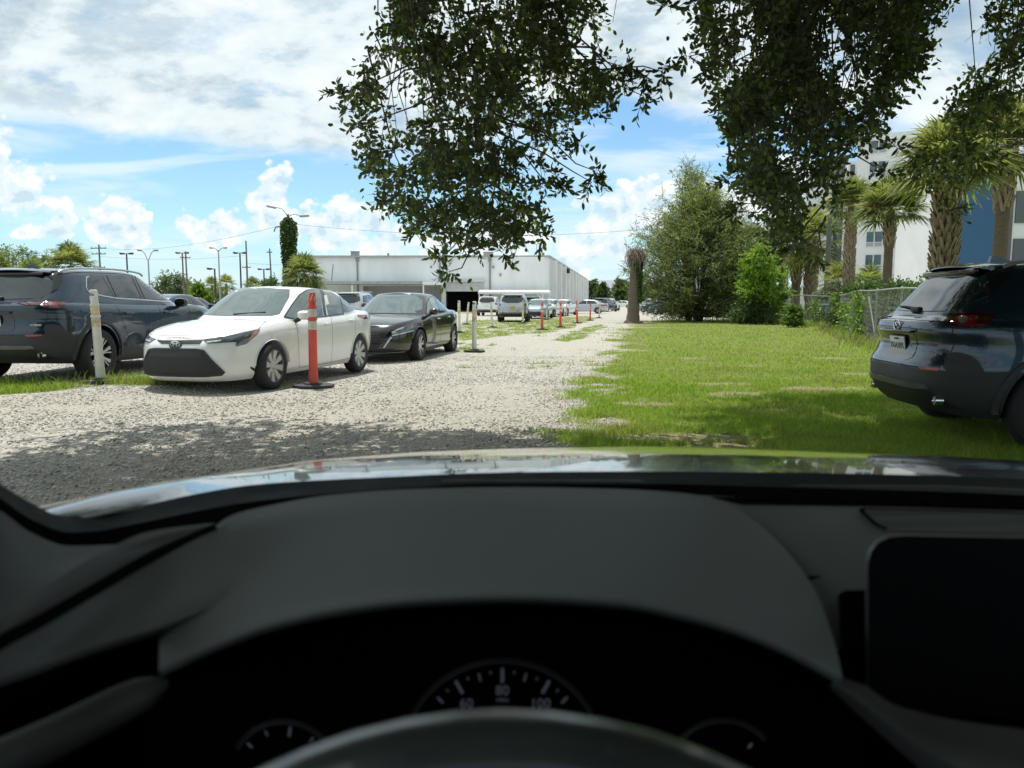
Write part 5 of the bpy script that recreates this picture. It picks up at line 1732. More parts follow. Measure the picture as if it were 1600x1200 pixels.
# ------------------------------------------------------------------ more distant vehicles: one of each kind, then copies
def plain_car(kind, pt):
    root = empty('suv' if kind == 'suv' else 'sedan')
    if kind == 'suv':
        lower = loft([(-2.3, .30), (2.3, .24)], [(2.32, .92), (1.8, 1.02), (1.0, 1.07), (-1, 1.08), (-2.3, 1.10)],
                     [(0, 2.18, -2.2, .86, 4.5, 4.8), (.25, 2.31, -2.32, .93, 4.5, 5), (.55, 2.32, -2.31, .935, 4.5, 5), (.9, 2.26, -2.27, .92, 4.5, 5), (1, 2.17, -2.2, .88, 4.5, 5)], nv=9, nu=40)
        upper = loft([(1.4, 1.0), (-2.3, 1.0)], [(1.2, 1.5), (.2, 1.64), (-1, 1.65), (-2.2, 1.58)],
                     [(0, 1.3, -2.26, .88, 4.2, 5.5), (.5, .78, -2.16, .80, 4.2, 5.5), (.9, .3, -2.04, .69, 4.2, 5.5), (1, .15, -1.95, .62, 4.2, 5.5)], nv=8, nu=36, crown=.03)
        ax, W, wr = 1.36, .935, .36
    else:
        lower = loft([(-2.4, .28), (2.3, .18)], [(2.3, .72), (1.8, .82), (1.0, .92), (-1, .98), (-2.35, 1.0)],
                     [(0, 2.16, -2.24, .82, 3.8, 4.5), (.3, 2.28, -2.34, .90, 3.7, 4.6), (.7, 2.28, -2.36, .90, 3.6, 4.6), (1, 2.17, -2.31, .84, 3.6, 4.6)], nv=9, nu=40)
        upper = loft([(1.3, .86), (-2.2, .95)], [(1.2, 1.3), (.2, 1.41), (-.5, 1.41), (-1.3, 1.33), (-1.9, 1.22)],
                     [(0, 1.26, -2.06, .84, 3.8, 4.2), (.5, .72, -1.68, .745, 4, 4.2), (.9, .3, -1.38, .63, 4, 4.4), (1, .14, -1.24, .57, 4, 4.5)], nv=8, nu=36, crown=.03)
        ax, W, wr = 1.36, .90, .325
    lm, um = body_shell(lower, upper, well_cutters((ax, -ax), W, wr + .03, wr))
    sk = Skin([lm, um])
    link('body', join_meshes([lm, um], 'body'), root, 32, [pt, M_WELL])
    if kind == 'suv':
        for nm, poly in (('front_door_window', [(.95, 1.10), (.30, 1.50), (-.16, 1.53), (-.16, 1.11)]), ('rear_door_window', [(-.24, 1.11), (-.24, 1.53), (-1.05, 1.53), (-1.2, 1.12)]), ('quarter_window', [(-1.28, 1.13), (-1.15, 1.52), (-1.75, 1.49), (-1.95, 1.2)])):
            both(sk, root, nm, M_GLASS, poly, 'left', off=.006)
        sk.patch([(-.70, 1.13), (-.58, 1.56), (.58, 1.56), (.70, 1.13)], 'rear', off=.006, rnd=1).build('rear_window', M_GLASS, root)
        sk.patch([(-.74, 1.10), (-.56, 1.57), (.56, 1.57), (.74, 1.10)], 'front', off=.006, rnd=1).build('windscreen', M_GLASSL, root)
        both(sk, root, 'tail_lamp', M_REDDK, [(.70, .98), (.88, .96), (.89, 1.10), (.80, 1.14), (.72, 1.12)], 'rear', off=.008, jump=.5)
        both(sk, root, 'headlamp', M_LENS, [(.50, .78), (.84, .80), (.84, .92), (.5, .88)], 'front', off=.008, jump=.5)
        sk.patch([(-.9, .32), (-.88, .50), (.88, .50), (.9, .32)], 'rear', off=.01).build('bumper_valance', M_BLK, root)
        b = MB(); sk.strip([(-.8, .54), (.8, .54)], 'rear', w=.05, off=.014, mb=b); b.build('bumper_trim', M_REDDK, root)
        b = MB(); sk.strip([(-.72, 1.09), (.72, 1.09)], 'rear', w=.03, off=.01, mb=b); b.build('tailgate_trim', M_LENS, root)
        sk.patch([(-.55, .48), (-.6, .80), (.6, .80), (.55, .48)], 'front', off=.008).build('front_grille', M_BLK, root)
        sp = MB(); sp.box((-2.02, 0, 1.60), (.3, 1.2, .05), bev=.02); sp.build('roof_spoiler', pt, root)
        for s in (1, -1):
            rr = MB(); rr.tube(catmull([(.4, s * .6, 1.62), (.2, s * .62, 1.68), (-1.5, s * .62, 1.68), (-1.7, s * .6, 1.62)], 16), .018, 6); rr.build('roof_rail', M_SILVERTRIM, root)
        pz = .86
    else:
        for nm, poly in (('front_door_window', [(.85, .98), (.30, 1.33), (-.2, 1.37), (-.2, .99)]), ('rear_door_window', [(-.28, .99), (-.28, 1.37), (-1.0, 1.30), (-1.3, 1.03)])):
            both(sk, root, nm, M_GLASS, poly, 'left', off=.006)
        sk.patch([(-.62, 1.05), (-.50, 1.33), (.50, 1.33), (.62, 1.05)], 'rear', off=.006, rnd=1).build('rear_window', M_GLASS, root)
        sk.patch([(-.70, .97), (-.52, 1.36), (.52, 1.36), (.70, .97)], 'front', off=.006, rnd=1).build('windscreen', M_GLASSL, root)
        both(sk, root, 'tail_lamp', M_RED, [(.45, .84), (.84, .80), (.86, .92), (.5, .95)], 'rear', off=.008, jump=.5)
        both(sk, root, 'headlamp', M_LAMPDK, [(.45, .60), (.84, .66), (.84, .74), (.5, .68)], 'front', off=.008, jump=.5)
        sk.patch([(-.6, .25), (-.45, .50), (.45, .50), (.6, .25)], 'front', off=.008).build('front_grille', M_BLK, root)
        pz = .72
    h = sk.hit((0, pz), 'rear')[0]
    pl = MB(); pl.box((h.x - .01, 0, pz), (.012, .31, .16)); pl.build('number_plate', M_PLATE, root)
    for s in (1, -1): mirror_part(root, .68, s * (W + .04), 1.10 if kind == 'suv' else 1.0, pt, M_BLK, .85)
    g = MB()
    for s in ('left', 'right'):
        for x in (1.0, -.2, -1.1): sk.strip([(x, 1.0), (x - .02, .7), (x, .4)], s, w=.008, mb=g)
    g.loose('panel_gap', M_GAP, root)
    for x in (ax, -ax):
        for y in (W - .11, -(W - .11)): wheel(root, 'pl' + kind, x, y, wr, .22, wr * .68, 'split', 5, M_ALLOYD, M_ALLOY)
    return root


def repaint(o, pt, plate=None):
    for c in kids(o):
        n = c.name.split('.')[0]
        if n in ('body', 'roof_spoiler', 'door_mirror'): c.material_slots[0].link = 'OBJECT'; c.material_slots[0].material = pt
        if plate and n == 'number_plate': c.material_slots[0].link = 'OBJECT'; c.material_slots[0].material = plate


PT_SILVER = paint('silver', (.42, .46, .49), metal=.55, rough=.28)
PT_GREYB = paint('slate', (.03, .04, .055)); PT_BLUE2 = paint('dark_blue', (.02, .035, .07)); PT_TEAL = paint('pale_teal', (.30, .40, .42), metal=.3)
PT_MAROON = paint('maroon', (.10, .008, .014)); PT_LSILV = paint('light_silver', (.50, .53, .55), metal=.45)
PLATE_Y = mat('plate_yellow', (.62, .36, .03), .5, var=.1)
suv0 = plain_car('suv', PT_SILVER); sed0 = plain_car('sedan', PT_WHITE)
fleet = [  # kind, x, y, heading, paint, plate, label
    ('suv', .145, 48.2, 3, PT_SILVER, PLATE_Y, 'silver suv with a yellow number plate, its tail towards us'),
    ('suv', fx(766, 68), 68, 6, PT_WHITE, None, 'white suv between the open shutter and the silver suv'),
    ('suv', fx(834, 72), 72, 5, PT_GREYB, None, 'dark suv whose roof shows right of the silver suv'),
    ('sedan', fx(842, 56), 57, 190, PT_TEAL, None, 'pale teal sedan tucked behind the right flank of the silver suv'),
    ('sedan', fx(858, 62), 63, 198, PT_WHITE, None, 'white sedan just right of the orange delineator, facing us'),
    ('sedan', fx(880, 70), 71, 200, PT_WHITE, None, 'white sedan behind the second orange delineator'),
    ('sedan', fx(914, 80), 80, -78, PT_LSILV, None, 'light silver sedan seen side-on by the warehouse corner'),
    ('suv', fx(945, 96), 96, 30, PT_GREYB, None, 'black suv with a raised tail behind the light silver sedan'),
    ('suv', fx(952, 106), 106, 25, PT_WHITE, None, 'white suv beyond the black suv at the warehouse side'),
    ('sedan', fx(969, 150), 150, -80, PT_WHITE, None, 'small white sedan crossing at the far end of the drive'),
    ('suv', fx(1016, 98), 98, -60, PT_LSILV, None, 'silver suv first in the row beyond the palm stump'),
    ('sedan', fx(1026, 88), 88, -60, PT_TEAL, None, 'pale sedan second in the row beyond the palm stump'),
    ('suv', fx(1038, 80), 80, -60, PT_GREYB, None, 'dark suv at the edge of the big tree'),
    ('sedan', fx(1050, 72), 72, -62, PT_BLUE2, None, 'dark blue sedan half under the big tree'),
    ('sedan', fx(281, 29), 29, 12, PT_BLUE2, None, 'dark blue sedan showing between the left suv and the white sedan'),
    ('sedan', fx(302, 38), 38, 12, PT_GREYB, None, 'second dark sedan beyond the left suv, mostly hidden by the white sedan'),
    ('suv', fx(561, 38), 38, 4, PT_LSILV, None, 'light silver suv between the white sedan and the black sedan'),
    ('suv', fx(1349, 40), 40, 92, PT_GREYB, None, 'dark suv parked behind the chain-link fence'),
    ('sedan', fx(1150, 60), 60, -70, PT_GREYB, None, 'dark sedan in deep shade behind the big tree'),
]
got = set()
for (k, x, y, th, pt, plate, lab) in fleet:
    src = suv0 if k == 'suv' else sed0
    if k not in got: o = src; got.add(k)
    else: o = copy_tree(src)
    o.location = (x, y, gz(x, y)); o.rotation_euler.z = R(90 - th)
    repaint(o, pt, plate or M_PLATE)
    tag(o, lab, 'suv' if k == 'suv' else 'sedan', 'parked cars')
# ------------------------------------------------------------------ plants
def leaf_mat(name, col, tr, var=.4, scale=1.2, rough=.5, mixf=.38):
    return mat(name, col, rough, var=var, scale=scale, transl=tr, spec=.4, detail=5)


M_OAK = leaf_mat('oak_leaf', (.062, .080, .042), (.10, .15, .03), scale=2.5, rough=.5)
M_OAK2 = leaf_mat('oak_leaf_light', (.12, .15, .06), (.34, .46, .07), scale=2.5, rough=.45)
M_BARK = mat('oak_bark', (.05, .043, .036), .9, var=.35, scale=9, bump=.3, bscale=30)
M_TWIG = mat('twig_bark', (.10, .08, .062), .9, var=.3, scale=14)
M_ELM = leaf_mat('elm_leaf', (.11, .145, .042), (.22, .29, .055), scale=.9)
M_ELM2 = leaf_mat('elm_leaf_light', (.19, .22, .065), (.32, .38, .08), scale=.9)
M_ELM3 = leaf_mat('elm_leaf_dark', (.042, .068, .026), (.07, .12, .025), scale=.9)
M_VINE = leaf_mat('vine_leaf_lime', (.16, .27, .030), (.30, .47, .042), scale=2)
M_VINE2 = leaf_mat('vine_leaf', (.085, .15, .025), (.16, .28, .03), scale=2)
M_BUSH = leaf_mat('bush_leaf', (.055, .095, .028), (.10, .17, .03), scale=2)
M_PALM = leaf_mat('palm_leaf', (.19, .22, .075), (.32, .39, .08), scale=2.4, rough=.4)
M_PALM2 = leaf_mat('palm_leaf_yellow', (.25, .27, .085), (.36, .40, .09), scale=2.4, rough=.4)
M_PALM3 = leaf_mat('palm_leaf_dark', (.10, .13, .05), (.15, .2, .04), scale=2.4, rough=.4)
M_FLOWER = mat('palm_flower_stalk', (.42, .26, .10), .8, var=.2)
M_PTRUNK = mat('palm_trunk', (.135, .105, .078), .9, var=.25, scale=7, stretch=(1, 1, 5), bump=.35, bscale=26)
M_BOOT = mat('palm_boot', (.30, .235, .165), .85, var=.3, scale=6)
M_DEADF = mat('dead_frond', (.19, .15, .115), .9, var=.5, scale=9)


def unit(v): return v / np.maximum(np.linalg.norm(v, axis=-1, keepdims=True), 1e-9)


def leaves(P, D, L, W, r, tilt=1.0):
    """hexagonal leaves at points P, pointing along D"""
    n = len(P)
    D = unit(D)
    N = unit(r.normal(size=(n, 3)) * tilt + np.array([0, 0, .7]))
    S = unit(np.cross(D, N)); Nn = np.cross(S, D)
    L = np.broadcast_to(L, n)[:, None]; W = np.broadcast_to(W, n)[:, None]
    b = L * .10 * Nn
    pts = [P, P + D * L * .35 + S * W * .5 - b * .5, P + D * L * .72 + S * W * .42, P + D * L + b * .2, P + D * L * .72 - S * W * .42, P + D * L * .35 - S * W * .5 - b * .5]
    V = np.stack(pts, 1).reshape(-1, 3)
    Fc = np.arange(n)[:, None] * 6 + np.arange(6)[None]
    return V, Fc


def twigs(C, rad, per, nl, L, r, droop=.25, flat=1.0):
    """leafy twigs bursting from each centre: returns leaf points, directions and twig lines"""
    n = len(C)
    k = n * per
    c = np.repeat(C, per, 0); R_ = np.repeat(np.broadcast_to(rad, n), per)[:, None]
    d = unit(r.normal(size=(k, 3)) * np.array([1, 1, flat])); 
    t = (np.arange(nl) + .6) / nl
    base = c + d * R_ * .12
    ln = R_ * (.65 + .55 * r.random((k, 1)))
    P = base[:, None] + d[:, None] * (ln[:, None] * t[None, :, None]) - np.array([0, 0, 1]) * droop * (ln[:, None] * t[None, :, None] ** 2)
    side = unit(np.cross(d, r.normal(size=(k, 3))))
    s = np.where(np.arange(nl) % 2 == 0, 1.0, -1.0)[None, :, None]
    D = d[:, None] * .75 + side[:, None] * s * .8 + r.normal(size=(k, nl, 3)) * .35 - np.array([0, 0, .15])
    return P.reshape(-1, 3), D.reshape(-1, 3), base, base + d * ln - np.array([0, 0, 1]) * droop * ln


def rods(A, B, ra, rb, n=4):
    """many thin tapering rods as arrays"""
    A, B = np.asarray(A, float), np.asarray(B, float)
    k = len(A); d = unit(B - A); u = unit(np.cross(d, np.array([.31, .17, .93]))); w = np.cross(d, u)
    t = np.arange(n) * 2 * math.pi / n
    ring = (u[:, None] * np.cos(t)[None, :, None] + w[:, None] * np.sin(t)[None, :, None])
    ra = np.broadcast_to(ra, k)[:, None, None]; rb = np.broadcast_to(rb, k)[:, None, None]
    V = np.concatenate([A[:, None] + ring * ra, B[:, None] + ring * rb], 1).reshape(-1, 3)
    i = np.arange(k)[:, None, None] * 2 * n
    j = np.arange(n)
    q = np.stack([j, (j + 1) % n, n + (j + 1) % n, n + j], 1)[None]
    return V, (i + q).reshape(-1, 4)


def sample_poly(poly, n, r):
    P = np.array(poly, float); lo, hi = P.min(0), P.max(0); out = []
    while len(out) < n:
        q = lo + (hi - lo) * r.random((n * 2, 2))
        k = in_poly(q[:, 0], q[:, 1], poly)
        out += list(q[k])
    return np.array(out[:n])


def to_world(px, Y):
    xc = (px[:, 0] - 800) / F_PX; yc = (600 - px[:, 1]) / F_PX
    d = np.stack([xc, _c + yc * _s, -_s + yc * _c], 1)
    return np.array([0, 0, HC]) + d * (Y / d[:, 1])[:, None]


OAK_L = [(585, -40), (600, 40), (560, 120), (523, 150), (560, 215), (575, 300), (625, 330), (648, 360), (680, 375), (700, 425), (735, 395), (760, 360), (790, 395), (815, 380), (850, 345), (835, 300), (880, 270),
         (860, 215), (905, 190), (940, 178), (965, 150), (970, 60), (955, -40)]
OAK_R = [(1098, -40), (1092, 60), (1120, 120), (1130, 185), (1150, 235), (1148, 285), (1200, 320), (1192, 350), (1210, 378), (1250, 380), (1262, 315), (1300, 280), (1335, 245), (1372, 195), (1408, 140), (1450, 90), (1500, -40)]
OAK_RR = [(1540, -40), (1530, 90), (1480, 170), (1440, 225), (1428, 268), (1465, 295), (1500, 298), (1535, 245), (1575, 205), (1640, 170), (1660, -40)]


def oak():
    r = np.random.default_rng(21)
    root = empty('oak_tree', (4.6, -4.2, 0)); off = np.array([-4.6, 4.2, 0])
    Vs, Fs, Ms, o = [], [], [], 0
    RA, RB, R0, R1 = [], [], [], []

    def put(P, D, L, W, light):
        nonlocal o
        V, Fc = leaves(P, D, L, W, r)
        Vs.append(V); Fs.append(Fc + o); o += len(V)
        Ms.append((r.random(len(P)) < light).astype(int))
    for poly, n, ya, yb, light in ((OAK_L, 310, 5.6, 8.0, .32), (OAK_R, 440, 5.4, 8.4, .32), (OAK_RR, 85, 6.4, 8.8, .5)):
        px = sample_poly(poly, n * 2, r); px = px[fbm(px[:, 0], px[:, 1], .022, 5.0, 3) + .22 * r.random(len(px)) > .55][:n]; n = len(px); Y = ya + (yb - ya) * r.random(n)
        C = to_world(px, Y)
        P, D, a, b = twigs(C, .15 + .13 * r.random(n), 6, 9, .06, r, droop=.3)

        def inside(Q):
            dy = Q[:, 1] * _c - (Q[:, 2] - HC) * _s; uu = Q[:, 1] * _s + (Q[:, 2] - HC) * _c
            return in_poly(800 + F_PX * Q[:, 0] / dy + r.normal(size=len(Q)) * 16, 600 - F_PX * uu / dy + r.normal(size=len(Q)) * 16, poly)
        ok = inside(P) | (r.random(len(P)) < .04)
        P, D = P[ok], D[ok]
        kk = inside(b); a, b = a[kk], b[kk]
        put(P, D, .046 + .022 * r.random(len(P)), .026 + .012 * r.random(len(P)), light)
        RA.append(a); RB.append(b); R0.append(np.full(len(a), .0035)); R1.append(np.full(len(a), .0012))
    # sprays that break the outline
    tips = [(530, 145, 6.6), (545, 160, 6.6), (560, 190, 6.5), (580, 235, 6.5), (590, 265, 6.6), (600, 310, 6.7), (650, 365, 6.7), (665, 350, 6.7), (690, 400, 6.6), (700, 425, 6.6), (745, 385, 6.8), (785, 395, 6.8),
            (800, 365, 6.8), (848, 370, 6.7), (850, 340, 6.7), (880, 295, 6.6), (870, 275, 6.6), (925, 285, 6.3), (932, 268, 6.3), (905, 225, 6.4), (985, 128, 6.1), (1010, 120, 6.1), (1035, 112, 6.0), (1005, 150, 6.1), (975, 105, 6.2),
            (1040, 10, 5.6), (1075, 88, 5.8), (1100, 110, 5.9), (1140, 215, 6.2), (1150, 330, 6.3), (1148, 318, 6.3), (1125, 150, 6.1), (1135, 278, 6.2), (1240, 390, 7.0), (1220, 385, 7.0), (1400, 230, 6.6), (1385, 268, 6.6), (1430, 245, 7.4),
            (1495, 325, 7.6), (1470, 305, 7.6), (1560, 250, 7.6), (1275, 400, 7.0), (1300, 300, 7.0)]
    T = np.array(tips); C = to_world(T[:, :2], T[:, 2])
    P, D, a, b = twigs(C, np.full(len(C), .12), 6, 7, .06, r, droop=.4)
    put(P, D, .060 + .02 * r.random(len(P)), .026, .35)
    RA.append(a); RB.append(b); R0.append(np.full(len(a), .003)); R1.append(np.full(len(a), .001))
    # boughs coming down into the picture
    cx_ = np.where(T[:, 0] < 1060, 770, np.where(T[:, 0] < 1410, 1290, 1530))
    A = to_world(np.c_[T[:, 0] + np.clip(cx_ - T[:, 0], -150, 150), T[:, 1] - 45 - 40 * r.random(len(T))], T[:, 2] + .2)
    M1 = A * .6 + C * .4 + r.normal(size=A.shape) * .05; M2 = A * .25 + C * .75 + r.normal(size=A.shape) * .03 - np.array([0, 0, .03])
    for p, q, x, y in ((A, M1, .010, .007), (M1, M2, .007, .005), (M2, C, .005, .003)):
        RA.append(p); RB.append(q); R0.append(np.full(len(p), x)); R1.append(np.full(len(p), y))
    for poly, n in ((OAK_L, 90), (OAK_R, 120), (OAK_RR, 40)):
        px = sample_poly(poly, n, r); Y = 5.8 + 1.6 * r.random(n)
        p0 = to_world(px, Y); p1 = p0 + np.stack([r.normal(size=n) * .3, r.normal(size=n) * .2, .8 + .9 * r.random(n)], 1)
        md = (p0 + p1) / 2 + r.normal(size=p0.shape) * .10
        q1 = 800 + F_PX * p1[:, 0] / p1[:, 1]; y1 = HOR - F_PX * (p1[:, 2] - HC) / p1[:, 1]
        kk = in_poly(q1, np.maximum(y1, -30), poly); p0, p1, md = p0[kk], p1[kk], md[kk]; n = len(p0)
        RA += [p1, md]; RB += [md, p0]; R0 += [np.full(n, .008), np.full(n, .005)]; R1 += [np.full(n, .005), np.full(n, .002)]
    # the crown overhead, which throws the shade on drive, lawn and right-hand suv
    edge = np.array([(-4.9, -5), (-4.9, 5.6), (-4.4, 7.4), (-4.3, 8.5), (-3.2, 9.0), (-2.0, 8.7), (-1.1, 8.1), (-.5, 7.7), (.2, 6.9), (.9, 7.4), (1.7, 9.6), (2.9, 11.2), (3.7, 11.0), (4.8, 11.4), (7, 12), (11, 12), (11.5, -5)])
    n = 4600
    q = sample_poly([tuple(e) for e in edge], n, r); q = q[(q[:, 1] > .3) | (r.random(n) < .3)]; n = len(q)  # thinned behind the car to let more skylight in
    zf = np.maximum(4.5, 1.75 + .42 * q[:, 1])
    C = np.c_[q, zf + 2.2 * r.random(n) ** 1.3]
    C[:, 0] += -.13 * (C[:, 2] - 4.8); C[:, 1] += .297 * (C[:, 2] - 4.8)
    P, D, a, b = twigs(C, .45 + .3 * r.random(n), 4, 6, .1, r, droop=.2)
    # unseen leaf clumps added above the car to keep sun flecks off the dash
    C2 = np.stack([-7 + 14 * r.random(4200), 0 + 7.5 * r.random(4200), 4.9 + 1.6 * r.random(4200)], 1)
    C2 = C2[C2[:, 2] > 1.6 + .42 * C2[:, 1] + .5]
    C2 = C2[in_poly(C2[:, 0] + .13 * (C2[:, 2] - 4.8), C2[:, 1] - .297 * (C2[:, 2] - 4.8), [tuple(e) for e in edge])]
    C3 = np.stack([-2 + 3.6 * r.random(900), 1.0 + 2.6 * r.random(900), 4.7 + 1.4 * r.random(900)], 1); C2 = np.concatenate([C2, C3])  # more added clumps, plugging the last gaps over the dashboard
    P2, D2, _, _ = twigs(C2, .5 + .3 * r.random(len(C2)), 4, 6, .1, r, droop=.2)
    P, D = np.concatenate([P, P2]), np.concatenate([D, D2])
    ok = P[:, 2] > 1.21 + .40 * P[:, 1] + .1
    ok |= P[:, 1] < .5
    P, D = P[ok], D[ok]
    put(P, D, .16 + .07 * r.random(len(P)), .085, .75)  # mostly pale leaves, so this unseen crown passes more light down
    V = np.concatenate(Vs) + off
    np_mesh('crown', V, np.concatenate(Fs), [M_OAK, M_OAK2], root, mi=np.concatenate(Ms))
    V, Fc = rods(np.concatenate(RA) + off, np.concatenate(RB) + off, np.concatenate(R0), np.concatenate(R1), 5)
    np_mesh('twigs', V, Fc, M_TWIG, root, smooth=True)
    mb = MB()
    mb.tube(catmull([(0, 0, -.1), (.05, .1, 1.2), (.1, .3, 2.6), (0, .8, 4.2)], 14), list(np.linspace(.46, .33, 14)), 16)
    for pts, ra, rb in (([(0, .7, 3.6), (-1.5, 3, 5.0), (-3.5, 6, 5.6), (-5.2, 9.4, 5.3), (-5.4, 10.6, 4.6)], .24, .05), ([(0, .7, 3.8), (.3, 3.5, 5.4), (-1.0, 7.5, 6.0), (-3.4, 11, 5.2)], .22, .05),
                        ([(0, .7, 3.9), (1, 4, 5.6), (1.2, 8, 6.4), (.6, 11.2, 5.4)], .22, .05), ([(0, .7, 3.8), (2.5, 3, 5.4), (4, 7, 6.4), (4.2, 11, 6.4)], .2, .05), ([(0, .6, 3.5), (-3, 0, 5), (-7, .5, 5.6)], .2, .06), ([(0, .6, 3.6), (2, -2, 5.2), (5, -3, 5.8)], .2, .06)):
        mb.tube(catmull(pts, 20), list(np.linspace(ra, rb, 20)), 10)
    mb.build('trunk', M_BARK, root)
    tag(root, 'large dark-leaved oak whose hanging boughs fill the top of the view', 'tree')


oak()


# ------------------------------------------------------------------ palms
def palm_crown(zc, R_, r, nf=34, yellow=.25, droop=1.0, flowers=0, dark=.2, up=.1, seg=22):
    """fan-leaved crown; returns (V, F(4), material index)"""
    Vs, Fs, Ms, o = [], [], [], 0
    for i in range(nf):
        az = i * 2.399 + r.normal() * .15
        el = R(82) - (i / nf) ** .8 * R(135) * droop + up + r.normal() * .08
        dirv = np.array([math.cos(az) * math.cos(el), math.sin(az) * math.cos(el), math.sin(el)])
        pl = R_ * (.42 + .12 * r.random())
        a = np.array([0, 0, zc]); tip = a + dirv * pl + np.array([0, 0, -.12 * R_ * math.cos(el)])
        side = unit(np.cross(dirv, np.array([0, 0, 1.0])) + 1e-4); nrm = np.cross(side, dirv)
        w = .012 * R_
        V = [a - side * w, a + side * w, tip + side * w * .7, tip - side * w * .7]
        F_ = [[0, 1, 2, 3]]
        k0 = 4
        for s in range(seg):
            u = (s + .5) / seg * 2 - 1
            an = u * R(118)
            ln = R_ * (.62 - .16 * abs(u)) * (.9 + .2 * r.random())
            d1 = dirv * math.cos(an) + side * math.sin(an)
            d1 = unit(d1 + nrm * (.18 * abs(u)) + r.normal(size=3) * .04)
            wv = unit(np.cross(d1, nrm)) * R_ * .021
            m = tip + d1 * ln * .55 - np.array([0, 0, .05 * ln])
            e = tip + d1 * ln - np.array([0, 0, (.22 + .2 * r.random()) * ln])
            V += [tip - wv * .4, tip + wv * .4, m + wv, m - wv, e + wv * .12, e - wv * .12]
            F_ += [[k0, k0 + 1, k0 + 2, k0 + 3], [k0 + 3, k0 + 2, k0 + 4, k0 + 5]]; k0 += 6
        q = r.random(); mi = 1 if q < yellow * (1.6 if i < nf * .5 else .6) else (2 if q > 1 - dark - .3 * (i / nf) else 0)
        Vs.append(np.array(V)); Fs.append(np.array(F_) + o); Ms += [mi] * len(F_); o += len(V)
    return np.concatenate(Vs), np.concatenate(Fs), np.array(Ms)


def palm(x, y, zc, tr, R_, label, boots=(0, 0), nf=34, yellow=.25, droop=1.0, lean=0.0, flowers=0, name='palm_tree', bootw=1.0, base=0.0, group='palms behind the fence', up=.1, dead=False):
    r = np.random.default_rng(int(abs(x * 131 + y * 17)) + 3)
    root = empty(name, (x, y, base))
    zt = zc - base
    mb = MB(); n = 26
    pts = [(lean * math.sin(t * 1.6), 0, zt * t) for t in np.linspace(0, 1, n)]
    rad = [tr * (1.18 - .25 * t + .03 * math.sin(t * 60)) for t in np.linspace(0, 1, n)]
    mb.tube(pts, rad, 14); mb.build('trunk', M_PTRUNK, root)
    top = pts[-1]
    if boots[1] > boots[0]:
        b = MB(); k = int((boots[1] - boots[0]) / (.085 * bootw)) * 3
        for i in range(k):
            z = boots[0] + (boots[1] - boots[0]) * i / k
            az = i * 2.09 + (i // 3) * .52
            xx = lean * math.sin(min(1, z / zt) * 1.6)
            for s in (1, -1):
                a0 = az; a1 = az + s * .42
                p0 = Vector((xx + math.cos(a0) * tr * .95, math.sin(a0) * tr * .95, z - .12 * bootw))
                p1 = Vector((xx + math.cos(a1) * tr * 1.25, math.sin(a1) * tr * 1.25, z + .14 * bootw))
                p2 = Vector((xx + math.cos(a1 + s * .05) * tr * 1.62, math.sin(a1 + s * .05) * tr * 1.62, z + .27 * bootw))
                b.tube([p0, p1, p2], [.055 * bootw, .042 * bootw, .026 * bootw], 5, flat=.5)
        b.build('leaf_boots', M_BOOT, root, sharp=50)
    V, Fc, mi = palm_crown(0, R_, r, nf, yellow, droop, up=up)
    np_mesh('crown', V + np.array([top[0], 0, zt]), Fc, [M_PALM, M_PALM2, M_PALM3], root, mi=mi)
    if flowers:
        f = MB()
        for i in range(flowers):
            az = r.random() * 6.28; p = [Vector((top[0], 0, zt)) + Vector((math.cos(az) * R_ * t * .75, math.sin(az) * R_ * t * .75, R_ * (.45 * t - .55 * t * t))) for t in np.linspace(0, 1, 7)]
            f.tube(p, .012, 4)
            for q in range(26):
                t = .4 + .6 * r.random(); c = Vector((top[0], 0, zt)) + Vector((math.cos(az) * R_ * t * .75, math.sin(az) * R_ * t * .75, R_ * (.45 * t - .55 * t * t)))
                f.tube([c, c + Vector(tuple(r.normal(size=3) * R_ * .10))], .008, 3)
        f.build('flower_stalks', M_FLOWER, root)
    return tag(root, label, 'palm', group)


palm(fx(1553, 20), 20, ph(235, 20), .165, 1.45, 'smooth-trunked palm with shaggy boots under the crown, before the blue panel edge', boots=(ph(330, 20), ph(250, 20)), nf=54, yellow=.35, bootw=1.3, droop=.85)
palm(fx(1467, 14.5), 14.5, ph(265, 14.5), .17, 1.15, 'thick palm trunk wholly wrapped in criss-cross boots, left of the blue panel', boots=(.6, ph(290, 14.5)), nf=52, yellow=.15, bootw=1.0, droop=.8)
palm(fx(1381, 27), 27, ph(330, 27), .145, 1.4, 'slender palm with a round yellow-green head before the hotel windows', boots=(ph(384, 27), ph(356, 27)), nf=62, yellow=.5, flowers=3, bootw=1.0, droop=.72)
palm(fx(1321, 33), 33, ph(325, 33), .16, 1.5, 'palm with booted trunk between the grey pole and the slender palm', boots=(ph(450, 33), ph(340, 33)), nf=46, yellow=.35, flowers=1, bootw=1.2, droop=.75)
palm(fx(1263, 50), 50, ph(372, 50), .29, 2.5, 'stout booted palm left of the grey pole, head lost in the oak leaves', boots=(ph(470, 50), ph(382, 50)), nf=34, yellow=.3, bootw=2.0)
palm(fx(1240, 54), 54, ph(382, 54), .28, 2.5, 'booted palm second left of the grey pole', boots=(ph(440, 54), ph(395, 54)), nf=34, yellow=.35, bootw=2.0)
palm(fx(1219, 57), 57, ph(378, 57), .22, 2.6, 'thin dark palm trunk third left of the grey pole', nf=34, yellow=.4)
palm(fx(1352, 36), 36, ph(448, 36), .12, 1.3, 'short palm with its fan head at fence height, right of the booted palm', nf=26, yellow=.1)
palm(fx(1306, 34), 34, ph(440, 34), .10, 1.2, 'young fan palm at the foot of the grey pole', nf=24, yellow=.35)
